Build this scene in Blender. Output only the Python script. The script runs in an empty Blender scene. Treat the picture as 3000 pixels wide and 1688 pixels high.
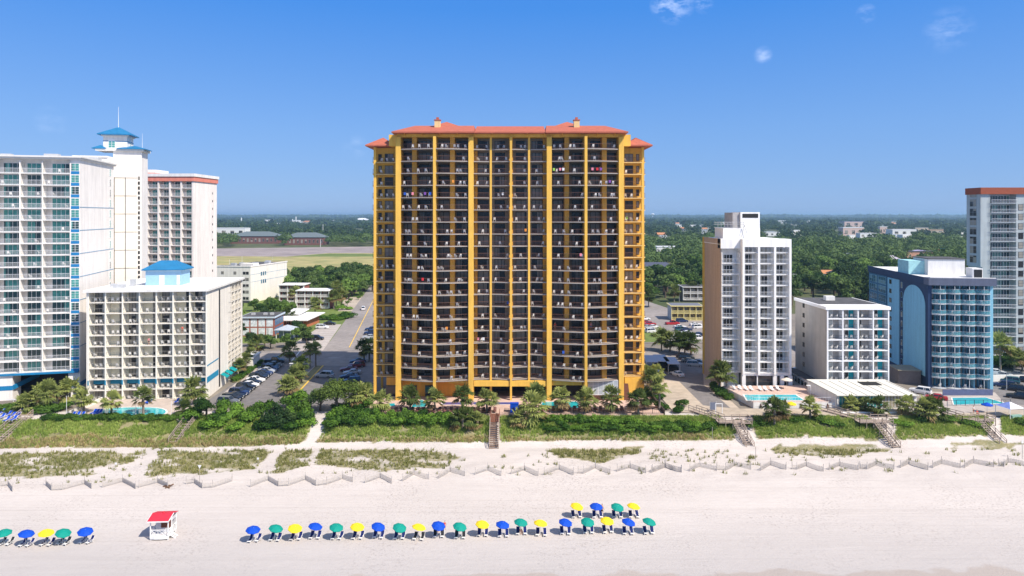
import bpy, bmesh, math, random
import numpy as np
from mathutils import Vector, Matrix, noise
R = math.radians
random.seed(7); np.random.seed(7)
SC = bpy.context.scene; COL = SC.collection
# ------------------------------------------------------------------ camera
H = 42.0; F = 2000.0; PX = 1500.0; PY = 630.0        # photo is 3000 x 1688 px
cam = bpy.data.cameras.new('camera'); camo = bpy.data.objects.new('camera', cam); COL.objects.link(camo)
cam.sensor_width = 36; cam.lens = 24; cam.shift_y = -(844 - PY) / 3000
camo.location = (0, 0, H); camo.rotation_euler = (R(90), 0, 0)
cam.clip_start = 1; cam.clip_end = 40000
SC.camera = camo
# ------------------------------------------------------------------ sky and sun
SUN = Vector((0.525, -0.405, 0.75)).normalized()
w = bpy.data.worlds.new('World'); SC.world = w; w.use_nodes = True
nt = w.node_tree; nt.nodes.clear()
out = nt.nodes.new('ShaderNodeOutputWorld'); bg = nt.nodes.new('ShaderNodeBackground')
sky = nt.nodes.new('ShaderNodeTexSky'); sky.sky_type = 'NISHITA'; sky.sun_disc = False
sky.sun_elevation = math.asin(SUN.z); sky.sun_rotation = math.atan2(SUN.x, SUN.y)
sky.altitude = 40; sky.air_density = 1.0; sky.dust_density = 0.25; sky.ozone_density = 4.5
hs = nt.nodes.new('ShaderNodeHueSaturation'); hs.inputs['Saturation'].default_value = .85; hs.inputs['Hue'].default_value = 0.505
nt.links.new(sky.outputs[0], hs.inputs['Color'])
# thin wisps of cloud high up (directions taken on the sky dome)
geo = nt.nodes.new('ShaderNodeTexCoord')
nz = nt.nodes.new('ShaderNodeTexNoise'); nz.inputs['Scale'].default_value = 34; nz.inputs['Detail'].default_value = 6; nz.inputs['Roughness'].default_value = .62
mp = nt.nodes.new('ShaderNodeMapping'); mp.inputs['Scale'].default_value = (1, 1, 2.2)
nt.links.new(geo.outputs['Generated'], mp.inputs[0]); nt.links.new(mp.outputs[0], nz.inputs['Vector'])
prev = None
for (px, py, r, s) in [(1975, 10, .030, .7), (1940, 16, .018, .6), (2062, 12, .014, .6), (2236, 161, .013, .45), (2538, 40, .013, .4), (2780, 88, .03, .22), (150, 355, .02, .16), (1040, 430, .02, .16)]:
    d = Vector(((px - PX) / F, 1, (PY - py) / F)).normalized()
    vm = nt.nodes.new('ShaderNodeVectorMath'); vm.operation = 'DISTANCE'; vm.inputs[1].default_value = d
    nrm = nt.nodes.new('ShaderNodeVectorMath'); nrm.operation = 'NORMALIZE'
    nt.links.new(geo.outputs['Generated'], nrm.inputs[0]); nt.links.new(nrm.outputs[0], vm.inputs[0])
    mr = nt.nodes.new('ShaderNodeMapRange'); mr.inputs['From Min'].default_value = r; mr.inputs['From Max'].default_value = 0
    mr.inputs['To Max'].default_value = s; nt.links.new(vm.outputs['Value'], mr.inputs['Value'])
    if prev is None: prev = mr.outputs[0]
    else:
        mx = nt.nodes.new('ShaderNodeMath'); mx.operation = 'MAXIMUM'; nt.links.new(prev, mx.inputs[0]); nt.links.new(mr.outputs[0], mx.inputs[1]); prev = mx.outputs[0]
cr = nt.nodes.new('ShaderNodeMapRange'); cr.inputs['From Min'].default_value = .42; cr.inputs['From Max'].default_value = .72
nt.links.new(nz.outputs['Fac'], cr.inputs['Value'])
mu = nt.nodes.new('ShaderNodeMath'); mu.operation = 'MULTIPLY'; nt.links.new(cr.outputs[0], mu.inputs[0]); nt.links.new(prev, mu.inputs[1])
mixc = nt.nodes.new('ShaderNodeMix'); mixc.data_type = 'RGBA'
sp = nt.nodes.new('ShaderNodeSeparateXYZ'); nt.links.new(geo.outputs['Generated'], sp.inputs[0])
hz = nt.nodes.new('ShaderNodeMapRange'); hz.inputs['From Max'].default_value = .4; nt.links.new(sp.outputs['Z'], hz.inputs['Value'])
cp = nt.nodes.new('ShaderNodeValToRGB'); cp.color_ramp.elements[0].color = (1.22 / 6, 2.5 / 6, 5.05 / 6, 1); cp.color_ramp.elements[1].color = (.10 / 6, 1.5 / 6, 5.3 / 6, 1)
for (p_, c_) in ((.30, (.85, 2.3, 5.35)), (.72, (.11, 1.66, 5.5))): e_ = cp.color_ramp.elements.new(p_); e_.color = (c_[0] / 6, c_[1] / 6, c_[2] / 6, 1)
nt.links.new(hz.outputs[0], cp.inputs[0]); cs = nt.nodes.new('ShaderNodeVectorMath'); cs.operation = 'SCALE'; cs.inputs['Scale'].default_value = 4.35; nt.links.new(cp.outputs[0], cs.inputs[0])
hf = nt.nodes.new('ShaderNodeMapRange'); hf.inputs['From Min'].default_value = .3; hf.inputs['From Max'].default_value = .5; hf.inputs['To Min'].default_value = .85; hf.inputs['To Max'].default_value = 0; nt.links.new(sp.outputs['Z'], hf.inputs['Value'])
m0 = nt.nodes.new('ShaderNodeMix'); m0.data_type = 'RGBA'; nt.links.new(hf.outputs[0], m0.inputs['Factor']); nt.links.new(hs.outputs[0], m0.inputs['A']); nt.links.new(cs.outputs[0], m0.inputs['B'])
nt.links.new(mu.outputs[0], mixc.inputs['Factor']); nt.links.new(m0.outputs['Result'], mixc.inputs['A']); mixc.inputs['B'].default_value = (6, 6.6, 8, 1)
nt.links.new(mixc.outputs['Result'], bg.inputs['Color']); bg.inputs['Strength'].default_value = .145
nt.links.new(bg.outputs[0], out.inputs['Surface'])
sl = bpy.data.lights.new('sun', 'SUN'); sl.energy = 4.4; sl.angle = R(.5); sl.color = (1, .915, .80)
so = bpy.data.objects.new('sun', sl); COL.objects.link(so); so.rotation_euler = SUN.to_track_quat('Z', 'Y').to_euler(); so.location = (60, -40, 120)
SC.view_settings.view_transform = 'Standard'; SC.view_settings.look = 'None'; SC.view_settings.exposure = 0.50; SC.view_settings.gamma = 1
try:
    SC.cycles.max_bounces = 6; SC.cycles.diffuse_bounces = 3; SC.cycles.glossy_bounces = 2; SC.cycles.transparent_max_bounces = 6; SC.cycles.volume_bounces = 0; SC.cycles.caustics_reflective = False; SC.cycles.caustics_refractive = False
except Exception: pass
# ------------------------------------------------------------------ helpers
def tag(o, label=None, cat=None, group=None, kind=None):
    if label: o['label'] = label
    if cat: o['category'] = cat
    if group: o['group'] = group
    if kind: o['kind'] = kind
    return o
def empty(name, loc, rz=0, label=None, cat=None, group=None):
    o = bpy.data.objects.new(name, None); COL.objects.link(o); o.location = loc; o.rotation_euler = (0, 0, rz); o.empty_display_size = .5
    return tag(o, label, cat, group)
MC = {}
def M(name, col, rough=.75, var=.12, scale=1.5, bump=0, metal=0, spec=.3, cells=None, bscale=None, col2=None, big=0):
    if name in MC: return MC[name]
    m = bpy.data.materials.new(name); m.use_nodes = True; t = m.node_tree; N = t.nodes; b = N['Principled BSDF']
    b.inputs['Roughness'].default_value = rough; b.inputs['Metallic'].default_value = metal; b.inputs['Specular IOR Level'].default_value = spec
    g = N.new('ShaderNodeNewGeometry')
    n = N.new('ShaderNodeTexNoise'); n.inputs['Scale'].default_value = scale; n.inputs['Detail'].default_value = 5; n.inputs['Roughness'].default_value = .6
    t.links.new(g.outputs['Position'], n.inputs['Vector'])
    rp = N.new('ShaderNodeValToRGB'); c2 = col2 or [min(1, c * (1 + var)) for c in col]; c1 = [c * (1 - var) for c in col] if not col2 else col
    rp.color_ramp.elements[0].position = .32; rp.color_ramp.elements[0].color = (*c1, 1)
    rp.color_ramp.elements[1].position = .68; rp.color_ramp.elements[1].color = (*c2, 1)
    t.links.new(n.outputs['Fac'], rp.inputs[0]); last = rp.outputs[0]
    if cells:      # per-room variation: curtains drawn or open
        sz, colB, thr = cells
        sn = N.new('ShaderNodeVectorMath'); sn.operation = 'SNAP'; sn.inputs[1].default_value = sz
        wn = N.new('ShaderNodeTexWhiteNoise'); gt = N.new('ShaderNodeMath'); gt.operation = 'GREATER_THAN'; gt.inputs[1].default_value = thr
        t.links.new(g.outputs['Position'], sn.inputs[0]); t.links.new(sn.outputs[0], wn.inputs['Vector']); t.links.new(wn.outputs['Value'], gt.inputs[0])
        mx = N.new('ShaderNodeMix'); mx.data_type = 'RGBA'; t.links.new(gt.outputs[0], mx.inputs['Factor']); t.links.new(last, mx.inputs['A']); mx.inputs['B'].default_value = (*colB, 1); last = mx.outputs['Result']
    if big:
        n2 = N.new('ShaderNodeTexNoise'); n2.inputs['Scale'].default_value = .06; n2.inputs['Detail'].default_value = 4
        t.links.new(g.outputs['Position'], n2.inputs['Vector']); m2 = N.new('ShaderNodeMapRange'); m2.inputs['To Min'].default_value = 1 - big; m2.inputs['To Max'].default_value = 1 + big
        m2.inputs['From Min'].default_value = .3; m2.inputs['From Max'].default_value = .7
        t.links.new(n2.outputs['Fac'], m2.inputs['Value']); vm = N.new('ShaderNodeVectorMath'); vm.operation = 'SCALE'
        t.links.new(last, vm.inputs[0]); t.links.new(m2.outputs[0], vm.inputs['Scale']); last = vm.outputs[0]
    if any(k_ in name for k_ in ('render', 'cream_wall', 'stucco', 'tan_brick', 'paint')) and 'car' not in name and 'road' not in name:      # rain streaks and salt stains down the walls
        mp2 = N.new('ShaderNodeMapping'); mp2.inputs['Scale'].default_value = (.9, .9, .07); t.links.new(g.outputs['Position'], mp2.inputs[0])
        n3 = N.new('ShaderNodeTexNoise'); n3.inputs['Scale'].default_value = 1.1; n3.inputs['Detail'].default_value = 6; n3.inputs['Roughness'].default_value = .7; t.links.new(mp2.outputs[0], n3.inputs['Vector'])
        m3 = N.new('ShaderNodeMapRange'); m3.inputs['From Min'].default_value = .35; m3.inputs['From Max'].default_value = .62; m3.inputs['To Min'].default_value = .86; m3.inputs['To Max'].default_value = 1.03; t.links.new(n3.outputs['Fac'], m3.inputs['Value'])
        v3 = N.new('ShaderNodeVectorMath'); v3.operation = 'SCALE'; t.links.new(last, v3.inputs[0]); t.links.new(m3.outputs[0], v3.inputs['Scale']); last = v3.outputs[0]
    t.links.new(last, b.inputs['Base Color'])
    if bump:
        bn = N.new('ShaderNodeBump'); bn.inputs['Strength'].default_value = 1; bn.inputs['Distance'].default_value = bump
        nb = N.new('ShaderNodeTexNoise'); nb.inputs['Scale'].default_value = bscale or scale * 3; nb.inputs['Detail'].default_value = 4; t.links.new(g.outputs['Position'], nb.inputs['Vector'])
        t.links.new(nb.outputs['Fac'], bn.inputs['Height']); t.links.new(bn.outputs[0], b.inputs['Normal'])
    MC[name] = m; return m
def leafmat(name, dark, light, hue=.0, trans=.25):
    if name in MC: return MC[name]
    m = bpy.data.materials.new(name); m.use_nodes = True; t = m.node_tree; N = t.nodes; b = N['Principled BSDF']
    b.inputs['Roughness'].default_value = .65; b.inputs['Specular IOR Level'].default_value = .15
    g = N.new('ShaderNodeNewGeometry'); oi = N.new('ShaderNodeObjectInfo')
    n = N.new('ShaderNodeTexNoise'); n.inputs['Scale'].default_value = .9; n.inputs['Detail'].default_value = 6; n.inputs['Roughness'].default_value = .75
    t.links.new(g.outputs['Position'], n.inputs['Vector'])
    ad = N.new('ShaderNodeMath'); ad.operation = 'MULTIPLY_ADD'; ad.inputs[1].default_value = .3; ad.inputs[2].default_value = -.15; t.links.new(oi.outputs['Random'], ad.inputs[0])
    nb = N.new('ShaderNodeTexNoise'); nb.inputs['Scale'].default_value = .07; nb.inputs['Detail'].default_value = 5; nb.inputs['Roughness'].default_value = .8; t.links.new(g.outputs['Position'], nb.inputs['Vector'])
    av = N.new('ShaderNodeMix'); av.inputs['Factor'].default_value = .55; t.links.new(n.outputs['Fac'], av.inputs['A']); t.links.new(nb.outputs['Fac'], av.inputs['B'])
    a2 = N.new('ShaderNodeMath'); t.links.new(ad.outputs[0], a2.inputs[0]); t.links.new(av.outputs['Result'], a2.inputs[1])
    rp = N.new('ShaderNodeValToRGB'); rp.color_ramp.elements[0].position = .38; rp.color_ramp.elements[0].color = (*dark, 1); rp.color_ramp.elements[1].position = .62; rp.color_ramp.elements[1].color = (*light, 1)
    t.links.new(a2.outputs[0], rp.inputs[0]); t.links.new(rp.outputs[0], b.inputs['Base Color'])
    tr = N.new('ShaderNodeBsdfTranslucent'); t.links.new(rp.outputs[0], tr.inputs[0]); ms = N.new('ShaderNodeMixShader'); ms.inputs[0].default_value = trans
    t.links.new(b.outputs[0], ms.inputs[1]); t.links.new(tr.outputs[0], ms.inputs[2]); t.links.new(ms.outputs[0], N['Material Output'].inputs['Surface'])
    MC[name] = m; return m
class G:
    """geometry collector: one G becomes one mesh"""
    def __init__(s, *mats): s.v = []; s.f = []; s.m = []; s.mats = list(mats); s.me = None; s.smooth = False
    def quad(s, pts, m=0):
        b = len(s.v); s.v += [tuple(p) for p in pts]; s.f.append(tuple(range(b, b + len(pts)))); s.m.append(m); return s
    def hexa(s, p, m=0):      # p: 4 bottom (ccw) + 4 top
        b = len(s.v); s.v += [tuple(q) for q in p]
        for f in ((3, 2, 1, 0), (4, 5, 6, 7), (0, 1, 5, 4), (1, 2, 6, 5), (2, 3, 7, 6), (3, 0, 4, 7)): s.f.append(tuple(b + i for i in f)); s.m.append(m)
        return s
    def box(s, x0, x1, y0, y1, z0, z1, m=0):
        return s.hexa([(x0, y0, z0), (x1, y0, z0), (x1, y1, z0), (x0, y1, z0), (x0, y0, z1), (x1, y0, z1), (x1, y1, z1), (x0, y1, z1)], m)
    def prism(s, pts, z0, z1, m=0, mtop=None):
        n = len(pts); b = len(s.v)
        a = sum(pts[i][0] * pts[(i + 1) % n][1] - pts[(i + 1) % n][0] * pts[i][1] for i in range(n))
        if a < 0: pts = pts[::-1]
        zf = (lambda z, p: z(p[0], p[1]) if callable(z) else z)
        s.v += [(p[0], p[1], zf(z0, p)) for p in pts] + [(p[0], p[1], zf(z1, p)) for p in pts]
        s.f.append(tuple(b + i for i in range(n))[::-1]); s.m.append(m)
        s.f.append(tuple(b + n + i for i in range(n))); s.m.append(m if mtop is None else mtop)
        for i in range(n): j = (i + 1) % n; s.f.append((b + i, b + j, b + n + j, b + n + i)); s.m.append(m)
        return s
    def beam(s, p0, p1, w, h=None, m=0):
        h = h or w; p0 = Vector(p0); p1 = Vector(p1); d = (p1 - p0).normalized()
        u = Vector((0, 0, 1)) if abs(d.z) < .95 else Vector((0, 1, 0)); a = d.cross(u).normalized() * w / 2; c = a.cross(d).normalized() * h / 2
        return s.hexa([p0 - a - c, p0 + a - c, p1 + a - c, p1 - a - c, p0 - a + c, p0 + a + c, p1 + a + c, p1 - a + c], m)
    def tube(s, pts, rs, n=7, m=0, cap=True):
        rings = []
        for i, p in enumerate(pts):
            p = Vector(p); d = (Vector(pts[min(i + 1, len(pts) - 1)]) - Vector(pts[max(i - 1, 0)])).normalized()
            u = Vector((1, 0, 0)) if abs(d.x) < .9 else Vector((0, 1, 0)); a = d.cross(u).normalized(); c = d.cross(a); b = len(s.v)
            r = rs[i] if hasattr(rs, '__len__') else rs
            s.v += [tuple(p + (a * math.cos(2 * math.pi * k / n) + c * math.sin(2 * math.pi * k / n)) * r) for k in range(n)]; rings.append(b)
        for b, e in zip(rings, rings[1:]):
            for k in range(n): l = (k + 1) % n; s.f.append((b + k, e + k, e + l, b + l)); s.m.append(m)
        if cap:
            s.f.append(tuple(rings[0] + k for k in range(n))); s.m.append(m); s.f.append(tuple(rings[-1] + k for k in range(n))[::-1]); s.m.append(m)
        return s
    def hip(s, x0, x1, y0, y1, z0, z1, m=0, t=.25, inset=None):   # hip roof with an eave of thickness t
        s.box(x0, x1, y0, y1, z0 - t, z0, m); d = inset if inset is not None else min(x1 - x0, y1 - y0) / 2
        xa, xb = x0 + d, x1 - d; ya, yb = y0 + min(d, (y1 - y0) / 2), y1 - min(d, (y1 - y0) / 2)
        return s.hexa([(x0, y0, z0 + .004), (x1, y0, z0 + .004), (x1, y1, z0 + .004), (x0, y1, z0 + .004), (xa, ya, z1), (xb, ya, z1), (xb, yb + .01, z1), (xa, yb + .01, z1)], m)
    def join(s, o, loc=(0, 0, 0), rz=0, sc=1):
        b = len(s.v); c, q = math.cos(rz), math.sin(rz)
        s.v += [((x * c - y * q) * sc + loc[0], (x * q + y * c) * sc + loc[1], z * sc + loc[2]) for x, y, z in o.v]
        s.f += [tuple(b + i for i in f) for f in o.f]; mi = []
        for mm in o.mats:
            if mm not in s.mats: s.mats.append(mm)
            mi.append(s.mats.index(mm))
        s.m += [mi[i] for i in o.m]; return s
    def mesh(s, name='mesh'):
        if s.me is None:
            me = bpy.data.meshes.new(name); me.from_pydata(s.v, [], s.f)
            for m in s.mats: me.materials.append(m)
            me.polygons.foreach_set('material_index', s.m)
            if s.smooth: me.polygons.foreach_set('use_smooth', [True] * len(s.f))
            me.update(); s.me = me
        return s.me
    def obj(s, name, parent=None, loc=(0, 0, 0), rz=0, label=None, cat=None, group=None, kind=None, sc=None):
        o = bpy.data.objects.new(name, s.mesh(name)); COL.objects.link(o); o.location = loc; o.rotation_euler = (0, 0, rz)
        if sc: o.scale = (sc, sc, sc) if not hasattr(sc, '__len__') else sc
        if parent: o.parent = parent
        return tag(o, label, cat, group, kind)
def npobj(name, V, Fc, mats, mi=None, parent=None, smooth=False, **k):
    """V (n,3) float, Fc (m,4) int"""
    me = bpy.data.meshes.new(name); nf, nc = Fc.shape
    me.vertices.add(len(V)); me.vertices.foreach_set('co', V.astype(np.float32).ravel())
    me.loops.add(nf * nc); me.loops.foreach_set('vertex_index', Fc.astype(np.int32).ravel())
    me.polygons.add(nf); me.polygons.foreach_set('loop_start', np.arange(0, nf * nc, nc, dtype=np.int32))
    for m in mats: me.materials.append(m)
    if mi is not None: me.polygons.foreach_set('material_index', mi.astype(np.int32))
    if smooth: me.polygons.foreach_set('use_smooth', np.ones(nf, dtype=bool))
    me.update(calc_edges=True); me.validate()
    o = bpy.data.objects.new(name, me); COL.objects.link(o)
    if parent: o.parent = parent
    return tag(o, **k)
def parts(parent, name, items, child=None, cap=100):
    """items: list of (G, loc, rz); the `cap` nearest the camera become parts of their own, the rest one part"""
    W = parent.matrix_basis if hasattr(parent, 'matrix_basis') else Matrix()
    key = lambda it: (W @ Vector(it[1]) - Vector((0, 0, H))).length
    it = sorted(items, key=key); res = []
    for g, loc, rz in it[:cap]:
        o = g.obj(name, parent, loc, rz); res.append(o)
        if child: child[1][g].obj(child[0], o)
    if it[cap:]:
        a = G(); c = G()
        for g, loc, rz in it[cap:]:
            a.join(g, loc, rz)
            if child: c.join(child[1][g], loc, rz)
        o = a.obj(name, parent, kind='stuff')
        if child: c.obj(child[0], o, kind='stuff')
    return res
def sm(a, b, x): t = min(1, max(0, (x - a) / (b - a))); return t * t * (3 - 2 * t)
def zt(x, y):
    wob = 1.6 * noise.noise(Vector((x * .05, 3.1, 0)))
    z = -3 + 3 * sm(130.5 + wob, 141.2, y)
    if y < 113: z -= (113 - y) * .010
    d = sm(113, 118, y) * (1 - sm(139, 141, y))
    if d > 0: z += d * (.42 * noise.noise(Vector((x * .11, y * .14, 1.7))) + .16 * noise.noise(Vector((x * .45, y * .5, 7.7))))
    if y < 141: z += .05 * noise.noise(Vector((x * .25, y * .4, 2.2)))
    return z
def at(px, py, z=0):      # photo pixel -> ground point at height z
    Y = F * (H - z) / (py - PY); return Vector(((px - PX) * Y / F, Y, z))
def atT(px, py):          # photo pixel -> point on the beach terrain
    z = -3.0
    for _ in range(10):
        p = at(px, py, z); z = zt(p.x, p.y) * .6 + z * .4
    p.z = zt(p.x, p.y); return p
def XY(px, Y): return (px - PX) * Y / F
def ZZ(py, Y): return H + (PY - py) * Y / F
ORD = 'first second third fourth fifth sixth seventh eighth ninth tenth eleventh twelfth thirteenth fourteenth fifteenth sixteenth seventeenth eighteenth nineteenth twentieth twenty-first twenty-second'.split()
CHAIRS = []     # (world location, rz, label)

def see_through(m, f):
    t = m.node_tree; N = t.nodes; tr = N.new('ShaderNodeBsdfTransparent'); mx = N.new('ShaderNodeMixShader'); mx.inputs[0].default_value = f
    t.links.new(tr.outputs[0], mx.inputs[1]); t.links.new(N['Principled BSDF'].outputs[0], mx.inputs[2]); t.links.new(mx.outputs[0], N['Material Output'].inputs['Surface']); return m
# ------------------------------------------------------------------ ground, beach, roads
D2S = 3000 / 2576
def inpoly(x, y, P):
    c = False; n = len(P); j = n - 1
    for i in range(n):
        if (P[i][1] > y) != (P[j][1] > y) and x < (P[j][0] - P[i][0]) * (y - P[i][1]) / (P[j][1] - P[i][1]) + P[i][0]: c = not c
        j = i
    return c
# vegetated patches on the dunes, outlines given on the photo and carried onto the real ground
def dp(*pts): return [(a * D2S, b * D2S) for a, b in pts]
BANK = [dp((-60, 1062), (440, 1048), (470, 1070), (430, 1127), (200, 1124), (-60, 1131)),
        dp((480, 1040), (785, 1050), (778, 1085), (755, 1118), (600, 1122), (440, 1125), (470, 1075)),
        dp((830, 1045), (1230, 1040), (1230, 1113), (1000, 1110), (860, 1112), (800, 1112), (815, 1080)),
        dp((1258, 1040), (1800, 1045), (1850, 1075), (1850, 1105), (1700, 1108), (1480, 1107), (1300, 1110), (1260, 1112)),
        dp((1895, 1045), (2160, 1040), (2215, 1070), (2230, 1106), (2050, 1100), (1905, 1104)),
        dp((2265, 1040), (2420, 1030), (2500, 1060), (2480, 1096), (2300, 1106), (2250, 1108)),
        dp((2520, 1040), (2640, 1030), (2640, 1098), (2520, 1094))]
PATCH = [(dp((-60, 1142), (380, 1136), (330, 1160), (250, 1195), (120, 1200), (-60, 1202)), .75),
         (dp((405, 1136), (690, 1131), (645, 1178), (560, 1192), (360, 1198)), .85),
         (dp((715, 1135), (780, 1131), (778, 1175), (700, 1189), (682, 1186)), .8),
         (dp((800, 1131), (1000, 1130), (1110, 1140), (1162, 1150), (1120, 1175), (960, 1185), (880, 1180), (790, 1168)), .75),
         (dp((1375, 1126), (1610, 1126), (1608, 1142), (1500, 1165), (1400, 1150)), .9),
         (dp((1630, 1133), (1840, 1135), (1850, 1165), (1640, 1168)), .18),
         (dp((1950, 1119), (2230, 1118), (2255, 1135), (2090, 1150), (1955, 1140)), .8),
         (dp((1955, 1140), (2160, 1140), (2100, 1165), (1970, 1160)), .2),
         (dp((2386, 1111), (2500, 1106), (2570, 1118), (2540, 1130), (2400, 1131)), .85),
         (dp((0, 1200), (460, 1195), (440, 1215), (0, 1215)), .08),
         (dp((800, 1180), (1130, 1176), (1100, 1195), (800, 1195)), .10),
         (dp((1320, 1140), (1400, 1140), (1400, 1175), (1320, 1170)), .12),
         (dp((1880, 1150), (1900, 1150), (1900, 1168), (1880, 1168)), .5),
         (dp((2560, 1108), (2640, 1106), (2640, 1125), (2570, 1122)), .8)]
def bank_at(x, y):
    py = PY + F * (H - zt(x, y)) / y; px = PX + x * F / y
    return any(inpoly(px, py, P) for P in BANK)
def veg(x, y):
    if y < 108 or y > 147: return 0
    py = PY + F * (H - zt(x, y)) / y; px = PX + x * F / y
    nx_, ny_ = noise.noise(Vector((x * .35, y * .35, 11))), noise.noise(Vector((x * .3, y * .3, 21)))
    px += 16 * nx_; py += 7 * ny_ + 3.5 * noise.noise(Vector((x * 1.1, y * 1.1, 4)))
    for P in BANK:
        if inpoly(px, py, P): return 1
    for P, d in PATCH:
        if inpoly(px, py, P): return d * min(1, max(0, 1.15 + 1.7 * noise.noise(Vector((x * .2, y * .42, 17)))))
    return .22 if 117.5 < y < 131 and noise.noise(Vector((x * .28, y * .5, 31))) > .33 else 0
def sand_material():
    m = bpy.data.materials.new('beach_sand'); m.use_nodes = True; t = m.node_tree; N = t.nodes; b = N['Principled BSDF']; L = t.links.new
    b.inputs['Roughness'].default_value = .95; b.inputs['Specular IOR Level'].default_value = .1
    g = N.new('ShaderNodeNewGeometry')
    def nzf(scale, detail=5, rough=.6, stretch=None):
        n = N.new('ShaderNodeTexNoise'); n.inputs['Scale'].default_value = scale; n.inputs['Detail'].default_value = detail; n.inputs['Roughness'].default_value = rough
        if stretch:
            mp = N.new('ShaderNodeMapping'); mp.inputs['Scale'].default_value = stretch; L(g.outputs['Position'], mp.inputs[0]); L(mp.outputs[0], n.inputs['Vector'])
        else: L(g.outputs['Position'], n.inputs['Vector'])
        return n.outputs['Fac']
    def mix(f, a, bcol, mode='MIX'):
        x = N.new('ShaderNodeMix'); x.data_type = 'RGBA'; x.blend_type = mode
        if isinstance(f, float): x.inputs['Factor'].default_value = f
        else: L(f, x.inputs['Factor'])
        if isinstance(a, tuple): x.inputs['A'].default_value = (*a, 1)
        else: L(a, x.inputs['A'])
        if isinstance(bcol, tuple): x.inputs['B'].default_value = (*bcol, 1)
        else: L(bcol, x.inputs['B'])
        return x.outputs['Result']
    def rng(f, a, c, lo=0., hi=1.):
        r = N.new('ShaderNodeMapRange'); r.inputs['From Min'].default_value = a; r.inputs['From Max'].default_value = c; r.inputs['To Min'].default_value = lo; r.inputs['To Max'].default_value = hi; L(f, r.inputs['Value']); return r.outputs[0]
    base = mix(rng(nzf(.05, 4, .6, (.5, 1.6, 1)), .35, .65), (.565, .515, .475), (.63, .575, .53))
    base = mix(rng(nzf(1.6, 8, .8, (.4, 1.2, 1)), .3, .75, 0., .55), base, (.47, .415, .38))        # raked and trodden streaks
    tk = N.new('ShaderNodeMath'); tk.operation = 'MULTIPLY'; L(rng(nzf(2.6, 3, .7), .54, .64, 0., .9), tk.inputs[0]); L(rng(nzf(.09, 3, .6), .42, .60, .08, 1.), tk.inputs[1])
    base = mix(rng(nzf(.5, 5, .65, (.03, 3.2, 1)), .52, .72, 0., .45), base, (.41, .36, .325))   # tyre and rake lines along the shore
    base = mix(tk.outputs[0], base, (.37, .32, .29))                       # foot-print pits
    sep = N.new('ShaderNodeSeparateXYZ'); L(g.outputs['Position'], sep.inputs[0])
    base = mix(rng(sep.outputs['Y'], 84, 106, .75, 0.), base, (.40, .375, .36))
    # damp sand near the tide line, with a scalloped edge
    ns = nzf(.16, 3, .5); add = N.new('ShaderNodeMath'); add.operation = 'MULTIPLY_ADD'; add.inputs[1].default_value = -7; ax = N.new('ShaderNodeMath'); ax.operation = 'MULTIPLY_ADD'; ax.inputs[1].default_value = -.03; L(sep.outputs['X'], ax.inputs[0]); L(sep.outputs['Y'], ax.inputs[2]); L(ns, add.inputs[0]); L(ax.outputs[0], add.inputs[2])
    base = mix(rng(add.outputs[0], 82.2, 81.6, 0., .45), base, (.34, .27, .22))
    # plant litter under the dune vegetation
    at_ = N.new('ShaderNodeAttribute'); at_.attribute_name = 'veg'
    vn = nzf(2.2, 6, .75); mm = N.new('ShaderNodeMath'); mm.operation = 'MULTIPLY'; L(at_.outputs['Fac'], mm.inputs[0]); L(rng(vn, .3, .6, .45, 1.25), mm.inputs[1])
    vc = mix(rng(nzf(.35, 5, .7), .35, .65), (.15, .15, .055), (.29, .25, .12))
    base = mix(rng(mm.outputs[0], .25, .75, 0., .93), base, vc)
    L(base, b.inputs['Base Color'])
    bp = N.new('ShaderNodeBump'); bp.inputs['Distance'].default_value = .16; bp.inputs['Strength'].default_value = .7
    h1 = N.new('ShaderNodeMath'); h1.operation = 'MULTIPLY_ADD'; h1.inputs[1].default_value = .55; L(nzf(3.2, 5, .7), h1.inputs[0]); L(nzf(.45, 4, .6, (.35, 1.3, 1)), h1.inputs[2])
    L(h1.outputs[0], bp.inputs['Height']); L(bp.outputs[0], b.inputs['Normal'])
    return m
xs = np.concatenate([np.arange(-190, 190.01, 1.0)]); ys = np.concatenate([np.arange(30, 110, 1.0), np.arange(110, 147.01, .75)])
nx, ny = len(xs), len(ys); V = np.zeros((ny, nx, 3)); VG = np.zeros((ny, nx))
for j, y in enumerate(ys):
    for i, x in enumerate(xs):
        V[j, i] = (x, y, zt(x, y)); VG[j, i] = veg(x, y) if abs(x) < 125 else 0
V[-1, :, 2] = -.5
ii, jj = np.meshgrid(np.arange(nx - 1), np.arange(ny - 1)); a = (jj * nx + ii).ravel()
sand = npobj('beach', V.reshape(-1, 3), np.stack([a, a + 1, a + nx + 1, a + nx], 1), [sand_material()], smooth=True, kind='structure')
ca = sand.data.attributes.new('veg', 'FLOAT', 'POINT'); ca.data.foreach_set('value', VG.ravel().astype(np.float32))
GX = 16000
gm = M('ground_green', (.060, .085, .028), .95, scale=.02, col2=(.12, .12, .055), big=.25)
G(gm).quad([(-GX, 144.2, -.06), (GX, 144.2, -.06), (GX, GX, -.06), (-GX, GX, -.06)]).obj('ground', kind='structure')
lev = [0.0]
def sheet(name, mat, pix=None, pts=None, z=None):
    lev[0] += .004; zz = z if z is not None else lev[0]
    P = pts or [at(a, b)[:2] for a, b in pix]
    n = len(P); ar = sum(P[i][0] * P[(i + 1) % n][1] - P[(i + 1) % n][0] * P[i][1] for i in range(n))
    if ar < 0: P = P[::-1]
    return G(mat).quad([(p[0], p[1], zz) for p in P]).obj(name, kind='structure')
asph = M('asphalt', (.19, .175, .168), .9, .16, .7, big=.12); asph2 = M('asphalt_old', (.27, .24, .22), .92, .14, .5, big=.15)
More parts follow.
